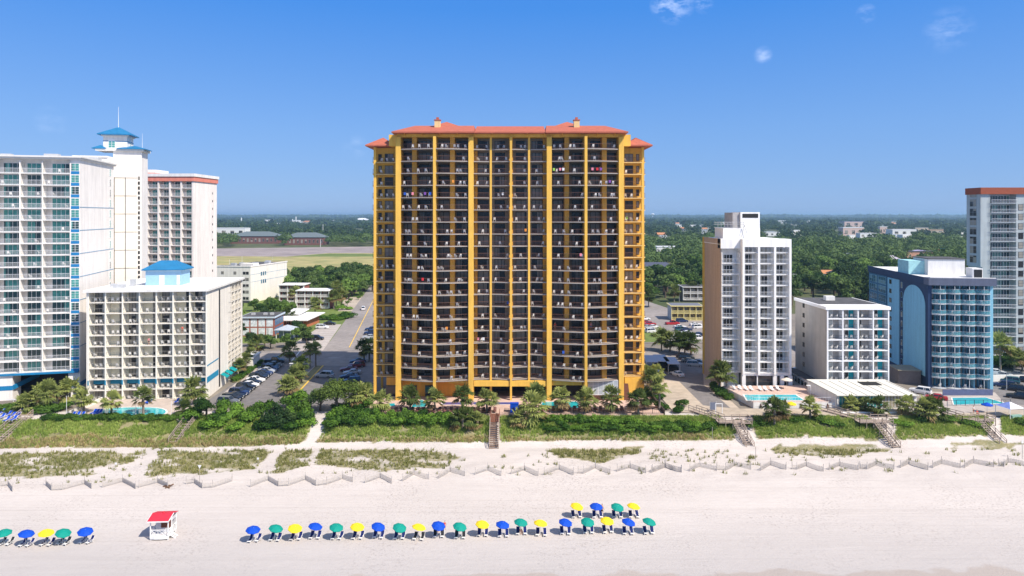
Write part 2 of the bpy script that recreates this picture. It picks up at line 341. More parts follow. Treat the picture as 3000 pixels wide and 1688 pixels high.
conc = M('concrete_paving', (.42, .37, .33), .9, .12, .8, big=.1); sandlot = M('sandy_gravel', (.44, .37, .29), .95, .15, .6, big=.15)
lawn = M('lawn_grass', (.09, .14, .03), .95, scale=.5, col2=(.17, .21, .05), big=.2); field = M('dry_field_grass', (.25, .26, .09), .95, scale=.05, col2=(.42, .34, .15), big=.2)
mulch = M('median_soil', (.22, .20, .10), .95, .3, .8); paintw = M('road_paint_white', (.75, .75, .72), .7); painty = M('road_paint_yellow', (.75, .48, .08), .7)
deckp = M('pool_deck_pink', (.56, .40, .33), .85, .1, .7, big=.08); deckt = M('pool_deck_tan', (.50, .42, .36), .85, .1, .7, big=.08)
# town base pavement between the hotels
sheet('town_ground', M('town_mixed_ground', (.17, .15, .13), .95, scale=.08, col2=(.27, .235, .19), big=.2), pts=[(-190, 146), (190, 146), (260, 290), (-260, 290)])
sheet('verge', lawn, pix=[(560, 1010), (1000, 1000), (1050, 950), (1075, 880), (1060, 840), (600, 840)])
sheet('field', field, pix=[(560, 828), (1130, 828), (1130, 741), (560, 745)])
sheet('parking_strip', M('far_parking', (.30, .25, .235), .9, .15, .02, big=.2), pix=[(560, 750), (840, 752), (960, 742), (1130, 742), (1130, 722), (560, 729)])
sheet('far_lawn', lawn, pix=[(840, 752), (965, 743), (1130, 745), (1130, 752)])
sheet('dry_lot', sandlot, pix=[(990, 912), (1012, 872), (1090, 868), (1060, 912)])
# boulevard running across the whole picture, side street, aprons
BV0, BV1 = 190, 211
sheet('boulevard', asph2, pts=[(-240, BV0), (240, BV0), (240, BV1), (-240, BV1)])
st = lambda t, off: (-49 - .137 * (t - 150) + off, t)
sheet('street', asph, pts=[st(150.5, -19.5), st(150.5, 19.5), st(BV0 - .1, 15), st(BV0 - .1, -16)])
sheet('street', asph2, pts=[st(BV1 + .1, -1), st(BV1 + .1, 14.5), st(420, 12), st(420, 0)])
sheet('street_apron', conc, pts=[st(BV1 + .2, -13.5), st(BV1 + .2, -1.1), st(262, -1.1), st(262, -8)])
for k in range(11): sheet('road_marking', paintw, pts=[(-120 + k * 22, 200.3), (-116.5 + k * 22, 200.3), (-116.5 + k * 22, 200.5), (-120 + k * 22, 200.5)])
sheet('road_marking', paintw, pix=[(853, 1058), (857, 1058), (881, 1029), (878, 1029)])
sheet('road_marking', paintw, pix=[(880, 1055), (883, 1055), (899, 1029), (896, 1029)])
sheet('road_marking', painty, pts=[(-69, 190.5), (-66.5, 190.5), (-74, 300), (-75.5, 300)][:0] or [st(216, 6.4), st(216, 6.7), st(400, 6.2), st(400, 5.9)])
for k in range(12):
    t = 215 + k * 4
    sheet('parking_marking', paintw, pts=[st(t, -10 + k * .25), st(t + .18, -10 + k * .25), st(t + .18, -1.5), st(t, -1.5)])
# kerbed planted median with its yellow kerb face
med = [(935, 1070), (948, 1071), (905, 1119), (860, 1166), (846, 1166), (850, 1145), (893, 1115)]
med = [(925, 1072), (947, 1072), (858, 1167), (822, 1167)]
sheet('median', mulch, pix=med, z=.13)
k = G(painty, conc); P = [at(a, b) for a, b in med]
for q in range(4):
    p0, p1 = P[q], P[(q + 1) % 4]; k.beam((p0.x, p0.y, .075), (p1.x, p1.y, .075), .3, .15, 0 if q == 1 else 1)
k.obj('kerb', kind='structure')
# pavement beside the cream hotel with its hedge strip
sheet('pavement', conc, pix=[(652, 1175), (680, 1165), (775, 1070), (762, 1068), (640, 1165)])
sheet('hedge_bed', mulch, pix=[(680, 1122), (700, 1122), (770, 1065), (748, 1063)])
# right hand side
sheet('parking_lot', asph2, pix=[(1885, 1006), (2062, 1006), (2062, 905), (1960, 905), (1885, 880)])
sheet('lawn', lawn, pix=[(1885, 1004), (1962, 1004), (1930, 968), (1885, 968)])
sheet('driveway', sandlot, pix=[(1892, 1062), (2050, 1062), (2090, 1130), (2180, 1212), (2560, 1214), (2470, 1206), (2170, 1216), (1975, 1210), (1935, 1165), (1905, 1120)])
sheet('driveway', asph, pix=[(1892, 1050), (2058, 1050), (2062, 1130), (2120, 1180), (2140, 1198), (2060, 1190), (1990, 1120), (1905, 1110)])
sheet('driveway', asph2, pix=[(2330, 1070), (2352, 1070), (2490, 1200), (2440, 1212), (2300, 1100)])
sheet('beach_path', sandlot, pts=[(42, 142), (140, 142), (140, 146.6), (42, 147.5)])
sheet('beach_path', asph2, pts=[(86, 146.6), (140, 146.6), (140, 150.5), (86, 150.5)])
sheet('alley', asph, pts=[(109, 150.5), (150, 150.5), (160, 188), (118, 188)])
def deck(name, m, x0, x1, y0, y1, z=.28):
    return G(m).box(x0, x1, y0, y1, -1.2, z).obj(name, kind='structure')
deck('pool_deck', deckp, -33.2, 31.8, 143.2, 157.5)
deck('pool_deck', deckt, -92.4, -69.6, 142.2, 155)
# ------------------------------------------------------------------ shared building pieces
white = M('white_render', (.80, .78, .74), .8, .04, .6, big=.03); cream = M('cream_render', (.78, .70, .58), .8, .05, .5, big=.04)
wmetal = M('white_metal', (.80, .80, .80), .5, .03); dmetal = M('dark_bronze_metal', (.030, .028, .032), .45, .2)
glass_d = M('dark_glass', (.030, .029, .027), .14, .3, spec=.35, cells=((2.9, 2.9, 2.7), (.30, .275, .23), .52))
glass_t = M('teal_glass', (.07, .28, .25), .10, .25, spec=.6, cells=((2.9, 2.9, 2.7), (.025, .06, .06), .6))
glass_b = M('blue_glass', (.03, .11, .17), .10, .3, spec=.6, cells=((2.5, 2.5, 2.6), (.20, .34, .38), .7))
roofw = M('white_roof_membrane', (.74, .73, .71), .8, .06, .4, big=.06); roofd = M('dark_roof_membrane', (.085, .083, .085), .9, .25, .5, big=.2)
tile = M('terracotta_tiles', (.44, .125, .075), .75, .12, 1.2, bump=.05, bscale=8)
bluetile = M('blue_metal_roof', (.02, .175, .36), .5, .10, .8); blueband = M('blue_paint', (.012, .20, .42), .6, .06, .6)
def door(w, h, fr, gl, nm=2, t=.07, nh=0, y=-.06):
    """sliding glass door / window frame and its panes; origin bottom centre, faces -y"""
    f = G(fr); f.box(-w / 2, -w / 2 + t, y, 0, 0, h); f.box(w / 2 - t, w / 2, y, 0, 0, h); f.box(-w / 2 + t, w / 2 - t, y, 0, h - t, h); f.box(-w / 2 + t, w / 2 - t, y, 0, 0, t)
    for k in range(1, nm): x = -w / 2 + w * k / nm; f.box(x - t / 2, x + t / 2, y - .01, 0, t, h - t)
    for k in range(1, nh + 1): z = h * k / (nh + 1); f.box(-w / 2 + t, w / 2 - t, y + .005, -.005, z - t / 3, z + t / 3)
    p = G(gl); p.box(-w / 2 + t, w / 2 - t, y * .5, -.01, t, h - t)
    return f, p
def rail(pts, m, h=1.07, gap=.32, t=.03, infill=None):
    g = G(m)
    for a, b in zip(pts, pts[1:]):
        a = Vector((a[0], a[1], 0)); b = Vector((b[0], b[1], 0)); d = b - a; n = max(1, int(d.length / gap))
        g.beam(a + Vector((0, 0, h)), b + Vector((0, 0, h)), .06, .05); g.beam(a + Vector((0, 0, .1)), b + Vector((0, 0, .1)), .05, .05)
        for k in range(n + 1):
            p = a + d * k / n; g.beam(p + Vector((0, 0, 0.02)), p + Vector((0, 0, h)), t, t)
        if infill:
            if infill not in g.mats: g.mats.append(infill)
            g.beam(a + Vector((0, 0, h / 2 + .03)), b + Vector((0, 0, h / 2 + .03)), .015, h - .25, g.mats.index(infill))
    return g
# ------------------------------------------------------------------ the tall yellow hotel in the middle
yel = M('yellow_render', (.84, .50, .09), .85, .05, .5, big=.05); yel2 = M('ochre_render', (.80, .40, .065), .85, .06, .5, big=.05)
grw = M('grey_brown_wall', (.45, .355, .25), .85, .1, .6); slabm = M('balcony_concrete', (.38, .345, .31), .85, .08, .6)
maroon = M('maroon_rail', (.22, .11, .08), .6, .2)
Y0 = 154.0; PITCH = 2.737; ZT = 56.9; NR = 20; ZB = ZT - 19 * PITCH
def Lz(i): return ZT - i * PITCH          # top of balcony floor i, 0 = topmost
mb = empty('yellow_hotel', (0, Y0, 0), 0, 'tall yellow balconied hotel with terracotta tiled roofs standing in the centre of the picture', 'hotel')
x_ = lambda p, y=Y0: XY(p, y)
XA, XB, XC, XD, XE, XF_, XG, XH, XI = x_(1167), x_(1273, 152.6), x_(1380), x_(1438, 155), x_(1497, 154), x_(1550, 155), x_(1609), x_(1716.5, 152.6), x_(1820)
XWL, XWR = XY(1096, 158), XY(1886, 158)
WALL = 4.0        # recess of the glazed wall behind the pilaster line
DEP = 22
def bulge(x, xa, xb, amt): t = (x - xa) / (xb - xa); return -amt * math.sin(math.pi * t)
# main wall (core)
c = G(grw, yel, yel2); c.box(XA, XI, WALL, DEP, ZB - .3, 60.3, 0)
c.box(XWL + .15, XA - .002, WALL + 1.2, DEP - 2, ZB - .3, 57.6, 1); c.box(XI + .002, XWR - .15, WALL + 1.2, DEP - 2, ZB - .3, 57.6, 1)
c.box(XA - .35, XI + .35, .25, WALL - .003, 59.62, 60.3, 1)                  # parapet beam under the eaves
c.box(XA - 2.4, XA - .45, 1.5, 10, 57.7, 60.3, 1); c.box(XI + .45, XI + 2.4, 1.5, 10, 57.7, 60.3, 1)
c.obj('wall', mb)
# ground storey
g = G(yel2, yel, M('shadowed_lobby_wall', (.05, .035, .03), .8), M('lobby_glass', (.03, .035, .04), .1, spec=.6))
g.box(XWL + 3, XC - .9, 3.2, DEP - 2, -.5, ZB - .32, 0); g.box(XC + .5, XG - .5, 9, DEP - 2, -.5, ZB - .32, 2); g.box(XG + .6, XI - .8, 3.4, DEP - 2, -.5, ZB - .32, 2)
g.box(XC + .65, XG - .65, -.1, .5, 3.35, ZB - .34, 1); g.box(XG + .65, XH - .7, .3, .8, 3.5, ZB - .34, 1)
g.box(XC - 5.1, XC - .6, .4, .9, 3.9, ZB - .34, 1); g.box(XI + 1.3, XWR - .45, 2.9, DEP - 3, -.5, ZB - .32, 1)
for a in (-29, -24.5, -20): g.box(a, a + 2.6, 3.10, 3.19, .3, 2.8, 3)
for a in range(6): g.box(XC + 1.5 + a * 2.6, XC + 3.7 + a * 2.6, 8.9, 8.99, .3, 3, 3)
g.obj('ground_floor', mb)
# pilasters and columns
def col(x, w, y0, y1, z0, z1, name='pilaster', m=yel): return G(m).box(x - w / 2, x + w / 2, y0, y1, z0, z1).obj(name, mb)
for x in (XA, XC, XG, XI): col(x, 1.12, -.35, WALL + .01, -.6, 59.61)
for x, yy in ((XB, -1.75), (XH, -1.75)): col(x, .60, yy, WALL - .02, -.6 if x < 0 else -.6, 59.60, 'column')
for x, yy in ((XD, .75), (XE, -.35), (XF_, .75)): col(x, .46, yy, yy + .7, -.6, 59.60, 'column')
for x, s in ((XWL, 1), (XWR, -1)): col(x + s * .32, .60, 3.35, 4.2, -.6, 57.6, 'column'); col(x + s * .25, .46, 12, 12.8, -.6, 57.6, 'column')
for p in (1217, 1327, 1659, 1768): col(XY(p, 156.5), 1.05, 0.9, WALL - .01, ZB - .3, 59.6, 'partition', yel2)
col(XE, .9, 1.2, WALL - .01, ZB - .3, 59.6, 'partition', yel2)
for x, s in ((XC, 1), (XG, -1)): col(x + s * .95, .7, 2.6, WALL - .01, ZB - .3, 59.58, 'partition', yel2)
for p in (1391, 1602): pass
# balcony floors: one per storey and bay, each bay with its own curve
def curve(xa, xb, n, fn): return [(xa + (xb - xa) * k / n, fn(xa + (xb - xa) * k / n)) for k in range(n + 1)]
e = .56
BAYS = {'L': curve(XA + e, XC - e, 12, lambda x: .15 + bulge(x, XA, XC, 1.85)),
        'C': [(XC + e, .15), (XD, .95), (XE, -.1), (XF_, .95), (XG - e, .15)],
        'R': curve(XG + e, XI - e, 12, lambda x: .15 + bulge(x, XG, XI, 1.85)),
        'WL': [(XWL - .25, 5.0), (XWL - .25, 3.6), (XWL + .4, 3.35), (XA - .57, 3.1)], 'WR': [(XI + .57, 3.1), (XWR - .4, 3.35), (XWR + .25, 3.6), (XWR + .25, 5.0)]}
floors = []; rails = []
for kx, pl in BAYS.items():
    back = WALL + (1.2 if kx[0] == 'W' else 0) - .004
    back_pts = [(pl[-1][0], back), (pl[0][0], back)] if kx[0] != 'W' else ([(pl[-1][0], back), (pl[0][0], back)] if kx == 'WL' else [(pl[-1][0], back), (pl[0][0], back)])
    g = G(slabm if kx[0] != 'W' else M('pale_yellow_concrete', (.72, .50, .20), .85, .06)).prism(pl + back_pts, -.17, 0)
    r = rail([(p[0], p[1] + .08) for p in pl], maroon if kx in 'LCR' else maroon, gap=.28, t=.022)
    for i in range(NR):
        if kx[0] == 'W' and i == 0: continue
        floors.append((g, (0, 0, Lz(i)), 0)); rails.append((r, (0, 0, Lz(i)), 0))
parts(mb, 'balcony_floor', floors); parts(mb, 'railing', rails)
# sliding doors
DW = [(1177, 1211), (1224, 1262), (1281, 1318), (1338, 1370), (1400, 1432), (1449, 1479), (1511, 1542), (1558, 1590), (1620, 1650), (1675, 1706), (1729, 1759), (1777, 1808)]
its = []; ch = {}
for n, (a, b) in enumerate(DW):
    xa, xb = XY(a, Y0 + WALL), XY(b, Y0 + WALL); d, p = door(xb - xa, 2.25, dmetal, glass_d, 3 if n % 2 else 2, .11); ch[d] = p
    for i in range(NR): its.append((d, ((xa + xb) / 2, WALL - .001, Lz(i)), 0))
for a, b, nm in ((1127, 1152, 2), (1831, 1855, 2), (1108, 1118, 1), (1864, 1873, 1)):
    xa, xb = XY(a, 159), XY(b, 159); d, p = door(xb - xa, 2.1 if nm == 2 else 1.5, dmetal, glass_d, nm, .10); ch[d] = p
    for i in range(1, NR): its.append((d, ((xa + xb) / 2, WALL + 1.199, Lz(i) + (0 if nm == 2 else .5)), 0))
parts(mb, 'sliding_door', its, ('pane', ch))
# roofs
def roofpart(x0, x1, y0, y1, z0, z1, inset=None, t=.28): return G(tile).hip(x0, x1, y0, y1, z0, z1, 0, t, inset).obj('roof', mb)
rl_ = G(tile)
def sec(x0, x1, y0, y1, z0, z1, dl, dr, df=9):
    rl_.box(x0, x1, y0, y1, z0 - .28, z0)
    rl_.hexa([(x0, y0, z0 + .004), (x1, y0, z0 + .004), (x1, y1, z0 + .004), (x0, y1, z0 + .004), (x0 + dl, y0 + df, z1), (x1 - dr, y0 + df, z1), (x1 - dr, y1 - df, z1), (x0 + dl, y1 - df, z1)])
sec(XA - 1.25, XC + .9, -1.9, DEP + 1.5, 60.6, 63.05, 4, .6); sec(XG - .9, XI + 1.3, -1.9, DEP + 1.5, 60.6, 63.05, .6, 4); sec(XC + .91, XG - .91, -1.2, DEP, 60.62, 62.95, -.01, -.01, 8.5)
rl_.obj('roof', mb)
for xc in (XY(1309, 165), XY(1661, 165)): G(tile).hip(xc - 5, xc + 5, 6, 16, 62.3, 64.5, 0, .3).obj('roof', mb)
roofpart(XWL - 1.6, XA - .9, 1.7, DEP, 58.0, 60.0, 3.4); roofpart(XI + .9, XWR + 1.6, 1.7, DEP, 58.0, 60.0, 3.4)
for k in range(13):
    x = XA + 1.5 + k * (XI - XA - 3) / 12; G(yel2).box(x - .12, x + .12, -.75, .24, 59.9, 60.3).obj('eave_bracket', mb)
for p in (1283, 1688):
    x = XY(p, 160); ch_ = G(M('pale_yellow_render', (.80, .60, .28), .85, .05)).box(x - .65, x + .65, 4.5, 6, 61.8, 64.0).obj('chimney', mb)
    G(tile).box(x - .78, x + .78, 4.36, 6.14, 64.0, 64.18).box(x - .3, x + .3, 4.9, 5.6, 64.18, 64.75).obj('chimney_cap', ch_)
# white glazed enclosure at the right of the ground storey, stair
x0, x1 = XY(1723, 153.5), XY(1811, 153.5)
e1, p1 = door(x1 - x0, 3.3, wmetal, M('pale_glass', (.42, .47, .50), .12, .1, spec=.6), 6, .09, 2)
eo = e1.obj('glazed_enclosure', mb, ((x0 + x1) / 2, -.4, 1.5)); p1.obj('pane', eo)
G(M('brown_panel', (.11, .05, .035), .8)).box(x0, x1, -.45, -.1, .28, 1.5).obj('panel_wall', mb)
G(paintw).tube([((x0 + x1) / 2, -.46, 1.0), ((x0 + x1) / 2, -.53, 1.0)], .38, 14).obj('life_ring', mb)
st_ = G(M('brown_stair', (.16, .07, .05), .8))
for k in range(12): st_.box(XI + .6, XI + 2.0, 2.8 - k * .26 - .26, 2.8 - k * .26, 0, 3.3 - k * .27)
st_.obj('stair', mb)
# balcony furniture of this hotel
BAYN = {0: 'first', 1: 'second', 2: 'third', 3: 'fourth', 4: 'fifth', 5: 'sixth', 6: 'seventh', 7: 'eighth', 8: 'ninth', 9: 'tenth', 10: 'eleventh', 11: 'twelfth'}
rnd = random.Random(11)
edges = [XA + .7, XY(1217, 154), XB - .3, XY(1327, 154), XC - .6, XD, XE, XF_, XG - .6]
cells = []
for n, (a, b) in enumerate([(XA + .8, XY(1217, 154)), (XY(1219, 154), XB - .5), (XB + .5, XY(1327, 154)), (XY(1330, 154), XC - .8), (XC + .8, XD - .4), (XD + .4, XE - .4), (XE + .4, XF_ - .4), (XF_ + .4, XG - .8),
                            (XG + .8, XY(1657, 154)), (XY(1661, 154), XH - .5), (XH + .5, XY(1766, 154)), (XY(1770, 154), XI - .8)]):
    for i in range(NR):
        m = rnd.choice([0, 1, 1, 2, 2, 3]); ps = sorted(rnd.uniform(a + .2, b - .2) for _ in range(m))
        ps = [p for q, p in enumerate(ps) if q == 0 or p - ps[q - 1] > .6]
        for q, x in enumerate(ps):
            yy = (.15 + bulge(x, XA, XC, 1.85) if n < 4 else .9 if n < 8 else .15 + bulge(x, XG, XI, 1.85)) + .75
            side = ('' if len(ps) == 1 else (', leftmost there' if q == 0 else ', rightmost there' if q == len(ps) - 1 else ', between two others'))
            CHAIRS.append(((x, Y0 + yy, Lz(i)), rnd.uniform(-.6, .6) + math.pi, 'white chair, yellow hotel, %s balcony row down, %s glass door from left%s' % (ORD[i], BAYN[n], side)))
for n, (a, b) in enumerate([(XWL + 1, XA - 1), (XI + 1, XWR - 1)]):
    for i in range(1, NR):
        for q in range(rnd.choice([0, 1, 2, 3])):
            x = a + (b - a) * (q + .5) / 3
            CHAIRS.append(((x, Y0 + 4.1, Lz(i)), rnd.uniform(-.6, .6) + math.pi, 'white chair, yellow hotel %s wing, %s balcony row down, %s from left there' % (('left', 'right')[n], ORD[i], ORD[q])))
# ------------------------------------------------------------------ generic balcony front
def balcony_front(root, xs, z0, pitch, n, depth, fin, fin_m, slab_m, rail_m, dr, y0=0, slab_t=.18, rail_kw={}, ret=False, door_x=None, rail_proud=0):
    """xs: bay boundaries (local x); floors at z0 + k*pitch; the glazed wall stands `depth` behind y0"""
    z1 = z0 + n * pitch
    for x in xs: G(fin_m).box(x - fin / 2, x + fin / 2, y0 - .05, y0 + depth - .002, z0 - slab_t, z1).obj('partition', root)
    fl = []; rl = []; ds = []; ch = {}
    f = G(slab_m).box(xs[0] + fin / 2 + .003, xs[-1] - fin / 2 - .003, y0, y0 + depth - .004, -slab_t, 0)
    for k in range(n): fl.append((f, (0, 0, z0 + k * pitch), 0))
    for c in range(len(xs) - 1):
        a, b = xs[c] + fin / 2 + .01, xs[c + 1] - fin / 2 - .01; r = rail([(a, y0 + .06 - rail_proud), (b, y0 + .06 - rail_proud)], rail_m, **rail_kw)
        for k in range(n): rl.append((r, (0, 0, z0 + k * pitch), 0))
        for (d, p, off) in (dr[c] if isinstance(dr, dict) else dr):
            ch[d] = p
            for k in range(n): ds.append((d, ((a + b) / 2 + off, y0 + depth - .001, z0 + k * pitch), 0))
    parts(root, 'balcony_floor', fl); parts(root, 'railing', rl); parts(root, 'sliding_door', ds, ('pane', ch))
def wpt(root, x, y, z): c, s = math.cos(root.rotation_euler.z), math.sin(root.rotation_euler.z); return (root.location.x + x * c - y * s, root.location.y + x * s + y * c, root.location.z + z)
def windows(root, spots, w, h, fr, gl, nm=2, nh=1, t=.06, name='window'):
    """spots: (x, y, z, rz) local"""
    d, p = door(w, h, fr, gl, nm, t, nh); parts(root, name, [(d, (x, y, z), rz) for x, y, z, rz in spots], ('pane', {d: p}))
# ------------------------------------------------------------------ tall white and blue hotel at the left edge
T = empty('white_blue_hotel', (-100, 158, 0), R(13.5), 'tall white hotel with blue trim and a blue-roofed lookout tower at the left edge', 'hotel')
wp = M('warm_white_render', (.84, .79, .73), .8, .03, .5, big=.03)
ZTOP = 54.4; P1 = 2.68; Z1 = 6.05; NF = 18
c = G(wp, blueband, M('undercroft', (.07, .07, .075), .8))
c.box(-34, -.001, 2.2, 23.5, Z1 - .25, 55.2, 0); c.box(-1.95, 0, 0, 2.199, Z1 - .25, 55.2, 0); c.box(-34, -30, 0, 2.199, Z1 - .25, 55.2, 0)
c.box(-34, -18.2, .5, 2.19, 2.9, Z1 - .3, 0)
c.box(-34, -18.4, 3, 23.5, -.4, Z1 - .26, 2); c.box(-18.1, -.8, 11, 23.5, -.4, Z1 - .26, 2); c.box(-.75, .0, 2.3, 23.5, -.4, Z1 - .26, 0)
c.box(-18.3, -13.6, -.1, 4, -.4, Z1 - .3, 0); c.box(-2.4, .001, 0, 2.25, -.4, Z1 - .26, 0)
c.obj('wall', T)
b = G(blueband); b.box(-34, -.2, -.55, -.12, Z1 - .42, Z1 + .0); b.box(-34, -18.31, -.35, .3, 2.3, 3.3); b.box(-18.3, -13.55, -.16, -.101, 2.3, 3.3); b.box(-2.45, .06, -.06, -.001, 2.3, 3.3); b.box(.001, .05, 0, 23, 2.3, 3.3)
b.beam((-13.5, 0, 2.9), (-12.0, 9.5, 3.6), .3, 1.0); b.obj('blue_band', T)
for k in range(7): z = Z1 + .5 + 2 * P1 * (k + 1) - .35; G(M('grey_blue_trim', (.20, .33, .45), .7)).box(.002, .05, -.05, 23.2, z, z + .16).obj('wall_trim', T)
# roof cornice
G(M('cornice_cream', (.70, .68, .64), .8, .05)).box(-34.5, .7, -.9, 24.5, 55.2, 55.55).box(-34.2, .4, -.5, 24, 54.85, 55.2).obj('cornice', T)
G(roofw).box(-34, 0, 0, 23.5, 55.55, 55.6).obj('roof', T)
xsT = [-29.8, -24.2, -20.1]
dT = [(*door(3.7, 2.35, wmetal, glass_t, 4, .07), .2)]
rk = dict(gap=.24, t=.03, h=1.05)
zs = Z1
balcony_front(T, [-17.2, -12.2, -7.7, -1.98], zs, P1, NF, 2.2, .22, wp, white, wmetal, dT, rail_kw=rk)
balcony_front(T, [-29.8, -25, -20.0], zs, P1, NF, 2.2, .22, wp, white, wmetal, dT, rail_kw=rk)
# flush window columns with blue panels
c = G(wp); c.box(-19.88, -17.32, .2, 2.19, Z1 - .2, 54.4); c.obj('window_bay', T)
sp = [(-.98, -.001, Z1 + .55 + k * P1, 0) for k in range(NF)] + [(-18.6, .199, Z1 + .55 + k * P1, 0) for k in range(NF)] + [(-18.6, .499, 3.4, 0)]
windows(T, sp, 1.7, 1.75, wmetal, glass_t, 2, 2)
bp = G(M('blue_panel', (.015, .19, .42), .6)).box(-.85, .85, -.06, 0, 0, .62)
parts(T, 'spandrel_panel', [(bp, (-.98, -.002, Z1 + .55 - .72 + k * P1), 0) for k in range(NF)])
windows(T, [(.001, 20.6, Z1 + .5 + k * P1, R(90)) for k in range(NF)], 1.2, 1.9, wmetal, glass_t, 2, 2, name='stair_window')
# service tower with lookout
cc_ = M('cornice_cream', (.70, .68, .64), .8, .05)
c = G(wp, M('beige_panel', (.84, .78, .68), .8, .03), M('dark_joint', (.08, .08, .09), .8)); c.box(-1.4, 5.6, 27.6, 33.5, -.4, 59.3, 0)
c.box(-1.0, 4.5, 27.5, 27.599, 1, 52.2, 1)
for k in range(11): c.box(-1.0, 4.5, 27.46, 27.499, 3 + k * 4.9, 3.12 + k * 4.9, 2)
c.box(1.55, 1.7, 27.455, 27.499, 1, 52.2, 2); c.box(-1.15, -1.02, 27.455, 27.599, 1, 52.2, 2)
c.obj('stair_tower', T)
windows(T, [(4.95, 27.599, 3 + k * 1.35, 0) for k in range(37)], .5, .85, dmetal, glass_d, 1, 0, name='stair_window')
G(wp, roofw).box(-9.5, -1.41, 23.6, 31, 0, 57.2, 0).box(-9.8, -1.42, 23.3, 31.3, 57.2, 57.6, 1).obj('linking_block', T)
G(cc_).box(-5.6, 6.2, 27.0, 34, 59.3, 59.9).obj('cornice', T)
lk = G(wp).box(-4.0, 1.9, 28.2, 33.6, 59.9, 63.4).obj('lookout', T)
G(cc_).box(-4.4, 2.3, 27.8, 34, 63.3, 63.85).obj('cornice', lk)
G(blueband).box(-4.04, 1.94, 28.16, 33.64, 61.9, 62.1).obj('trim', lk)
for (x, y, rz) in ((-1.9, 28.199, 0), (1.901, 30.8, R(90))):
    ww = 1.7 if rz == 0 else 1.1
    f, p = door(ww, 1.9, wmetal, glass_t, 2, .09, 2); o = f.obj('window', lk, (x, y, 60.2), rz); p.obj('pane', o)
    a = G(wmetal, glass_t); a.prism([(ww / 2 * math.cos(t), .6 * math.sin(t)) for t in np.linspace(0, math.pi, 9)], 0, .05)
    a.v = [(q[0], -q[2], q[1]) for q in a.v]; a.obj('window_arch', lk, (x, y - .01, 62.1) if rz == 0 else (x + .01, y, 62.1), rz)
G(bluetile).hip(-5.2, 3.1, 27.0, 34.8, 63.9, 66.1, 0, .25).obj('roof', T)
for (x0, x1, y0, y1, z) in ((-6.4, -3.0, 26.8, 30.5, 60.0), (-.3, 6.8, 26.6, 33, 60.0)): G(bluetile).hip(x0, x1, y0, y1, z, z + .95, 0, .2).obj('roof', T)
G(wmetal).tube([(-1.1, 31, 66.0), (-1.1, 31, 71.8)], [.09, .03], 6).obj('mast', T)
G(wmetal).tube([(4.6, 32, 60), (4.6, 32, 64.8)], [.07, .02], 6).obj('mast', T)
for (x, y, w_, h_) in ((-12, 12, 3, 1.4), (-20, 9, 2.2, 1.0), (-6, 18, 4, 1.2)): G(M('roof_equipment', (.45, .46, .47), .6, .1)).box(x, x + w_, y, y + w_ * .7, 55.6, 55.6 + h_).obj('rooftop_unit', T)
# ------------------------------------------------------------------ white and coral hotel behind it
K = empty('coral_trim_hotel', (-105.5, 226, 0), 0, 'white hotel with coral roof band, behind the blue-roofed tower', 'hotel')
pk = M('peach_white_render', (.84, .77, .71), .8, .03, .5); coral = M('coral_paint', (.72, .24, .17), .7, .05)
G(pk).box(-32, 0, 2, 18, -.4, 53.2).obj('wall', K)
G(coral).box(-32.3, .35, -.35, 18.35, 53.2, 54.7).obj('roof_band', K); G(white).box(-32.6, .6, -.6, 18.6, 54.7, 55.7).obj('parapet', K)
G(coral, white).box(-24, -14.5, 4, 14, 55.7, 56.2, 0).box(-23.5, -15, 4.5, 13.5, 56.2, 57.3, 1).obj('penthouse', K)
balcony_front(K, [-19.1, -15.35, -11.6, -7.8, -4.05, -.26], 2.0, 2.72, 19, 2, .5, pk, pk, wmetal, [(*door(2.6, 2.1, wmetal, glass_t, 3, .07), .25)], rail_kw=rk)
windows(K, [(.001, 14.5, 3 + 2.72 * k, R(90)) for k in range(18)], .5, .7, dmetal, glass_d, 1, 0)
G(pk).box(-23.4, -19.36, .2, 1.99, -.4, 53.2).obj('window_bay', K); windows(K, [(-20.7, .199, 2.6 + 2.72 * k, 0) for k in range(19)], 1.5, 1.8, wmetal, glass_d, 2, 1)
tw = G(pk).box(-26.5, -21.6, 1.8, 9, 55.71, 60.9).obj('turret', K); G(bluetile).hip(-27, -20.6, 1.2, 9.6, 61.0, 62.2, 0, .2).obj('roof', tw)
f, p = door(1.0, 2.2, wmetal, glass_d, 2, .08, 2); o = f.obj('window', tw, (-22.9, 1.799, 57.6)); p.obj('pane', o); G(coral).box(-23.4, -22.3, 1.72, 1.799, 56.2, 57.3).obj('panel', tw)
# ------------------------------------------------------------------ cream ten storey hotel, lower left
B = empty('cream_hotel', (-69.7, 156, 0), R(6.5), 'ten-storey cream hotel with teal stripes and a small blue-roofed penthouse', 'hotel')
crm = M('cream_wall', (.84, .79, .70), .8, .03, .5, big=.03); teal = M('teal_stripe', (.02, .25, .42), .6, .05); pinf = M('pale_yellow_wall', (.80, .74, .56), .8, .04)
PB = 2.465; LB = 25.9
xsB = [-LB + .4 + k * (LB - .54) / 7 for k in range(8)]       # seven bays
c = G(crm, pinf); c.box(-LB, 0, 2.1, 16, -.4, 24.6, 0); c.box(-LB, xsB[0] - .12, 0, 2.099, -.4, 24.6, 0)
c.box(xsB[0], xsB[-1], 2.094, 2.099, .0, 24.5, 1); c.box(-LB, -3, 16.001, 29, -.4, 24.6, 0)
c.obj('wall', B)
d1 = door(1.25, 2.0, M('grey_frame', (.25, .25, .24)), glass_d, 2, .06); d2 = door(.9, 2.0, wmetal, M('curtain_and_reflection_glass', (.45, .47, .45), .2, .15, spec=.5), 1, .06)
dB = {}
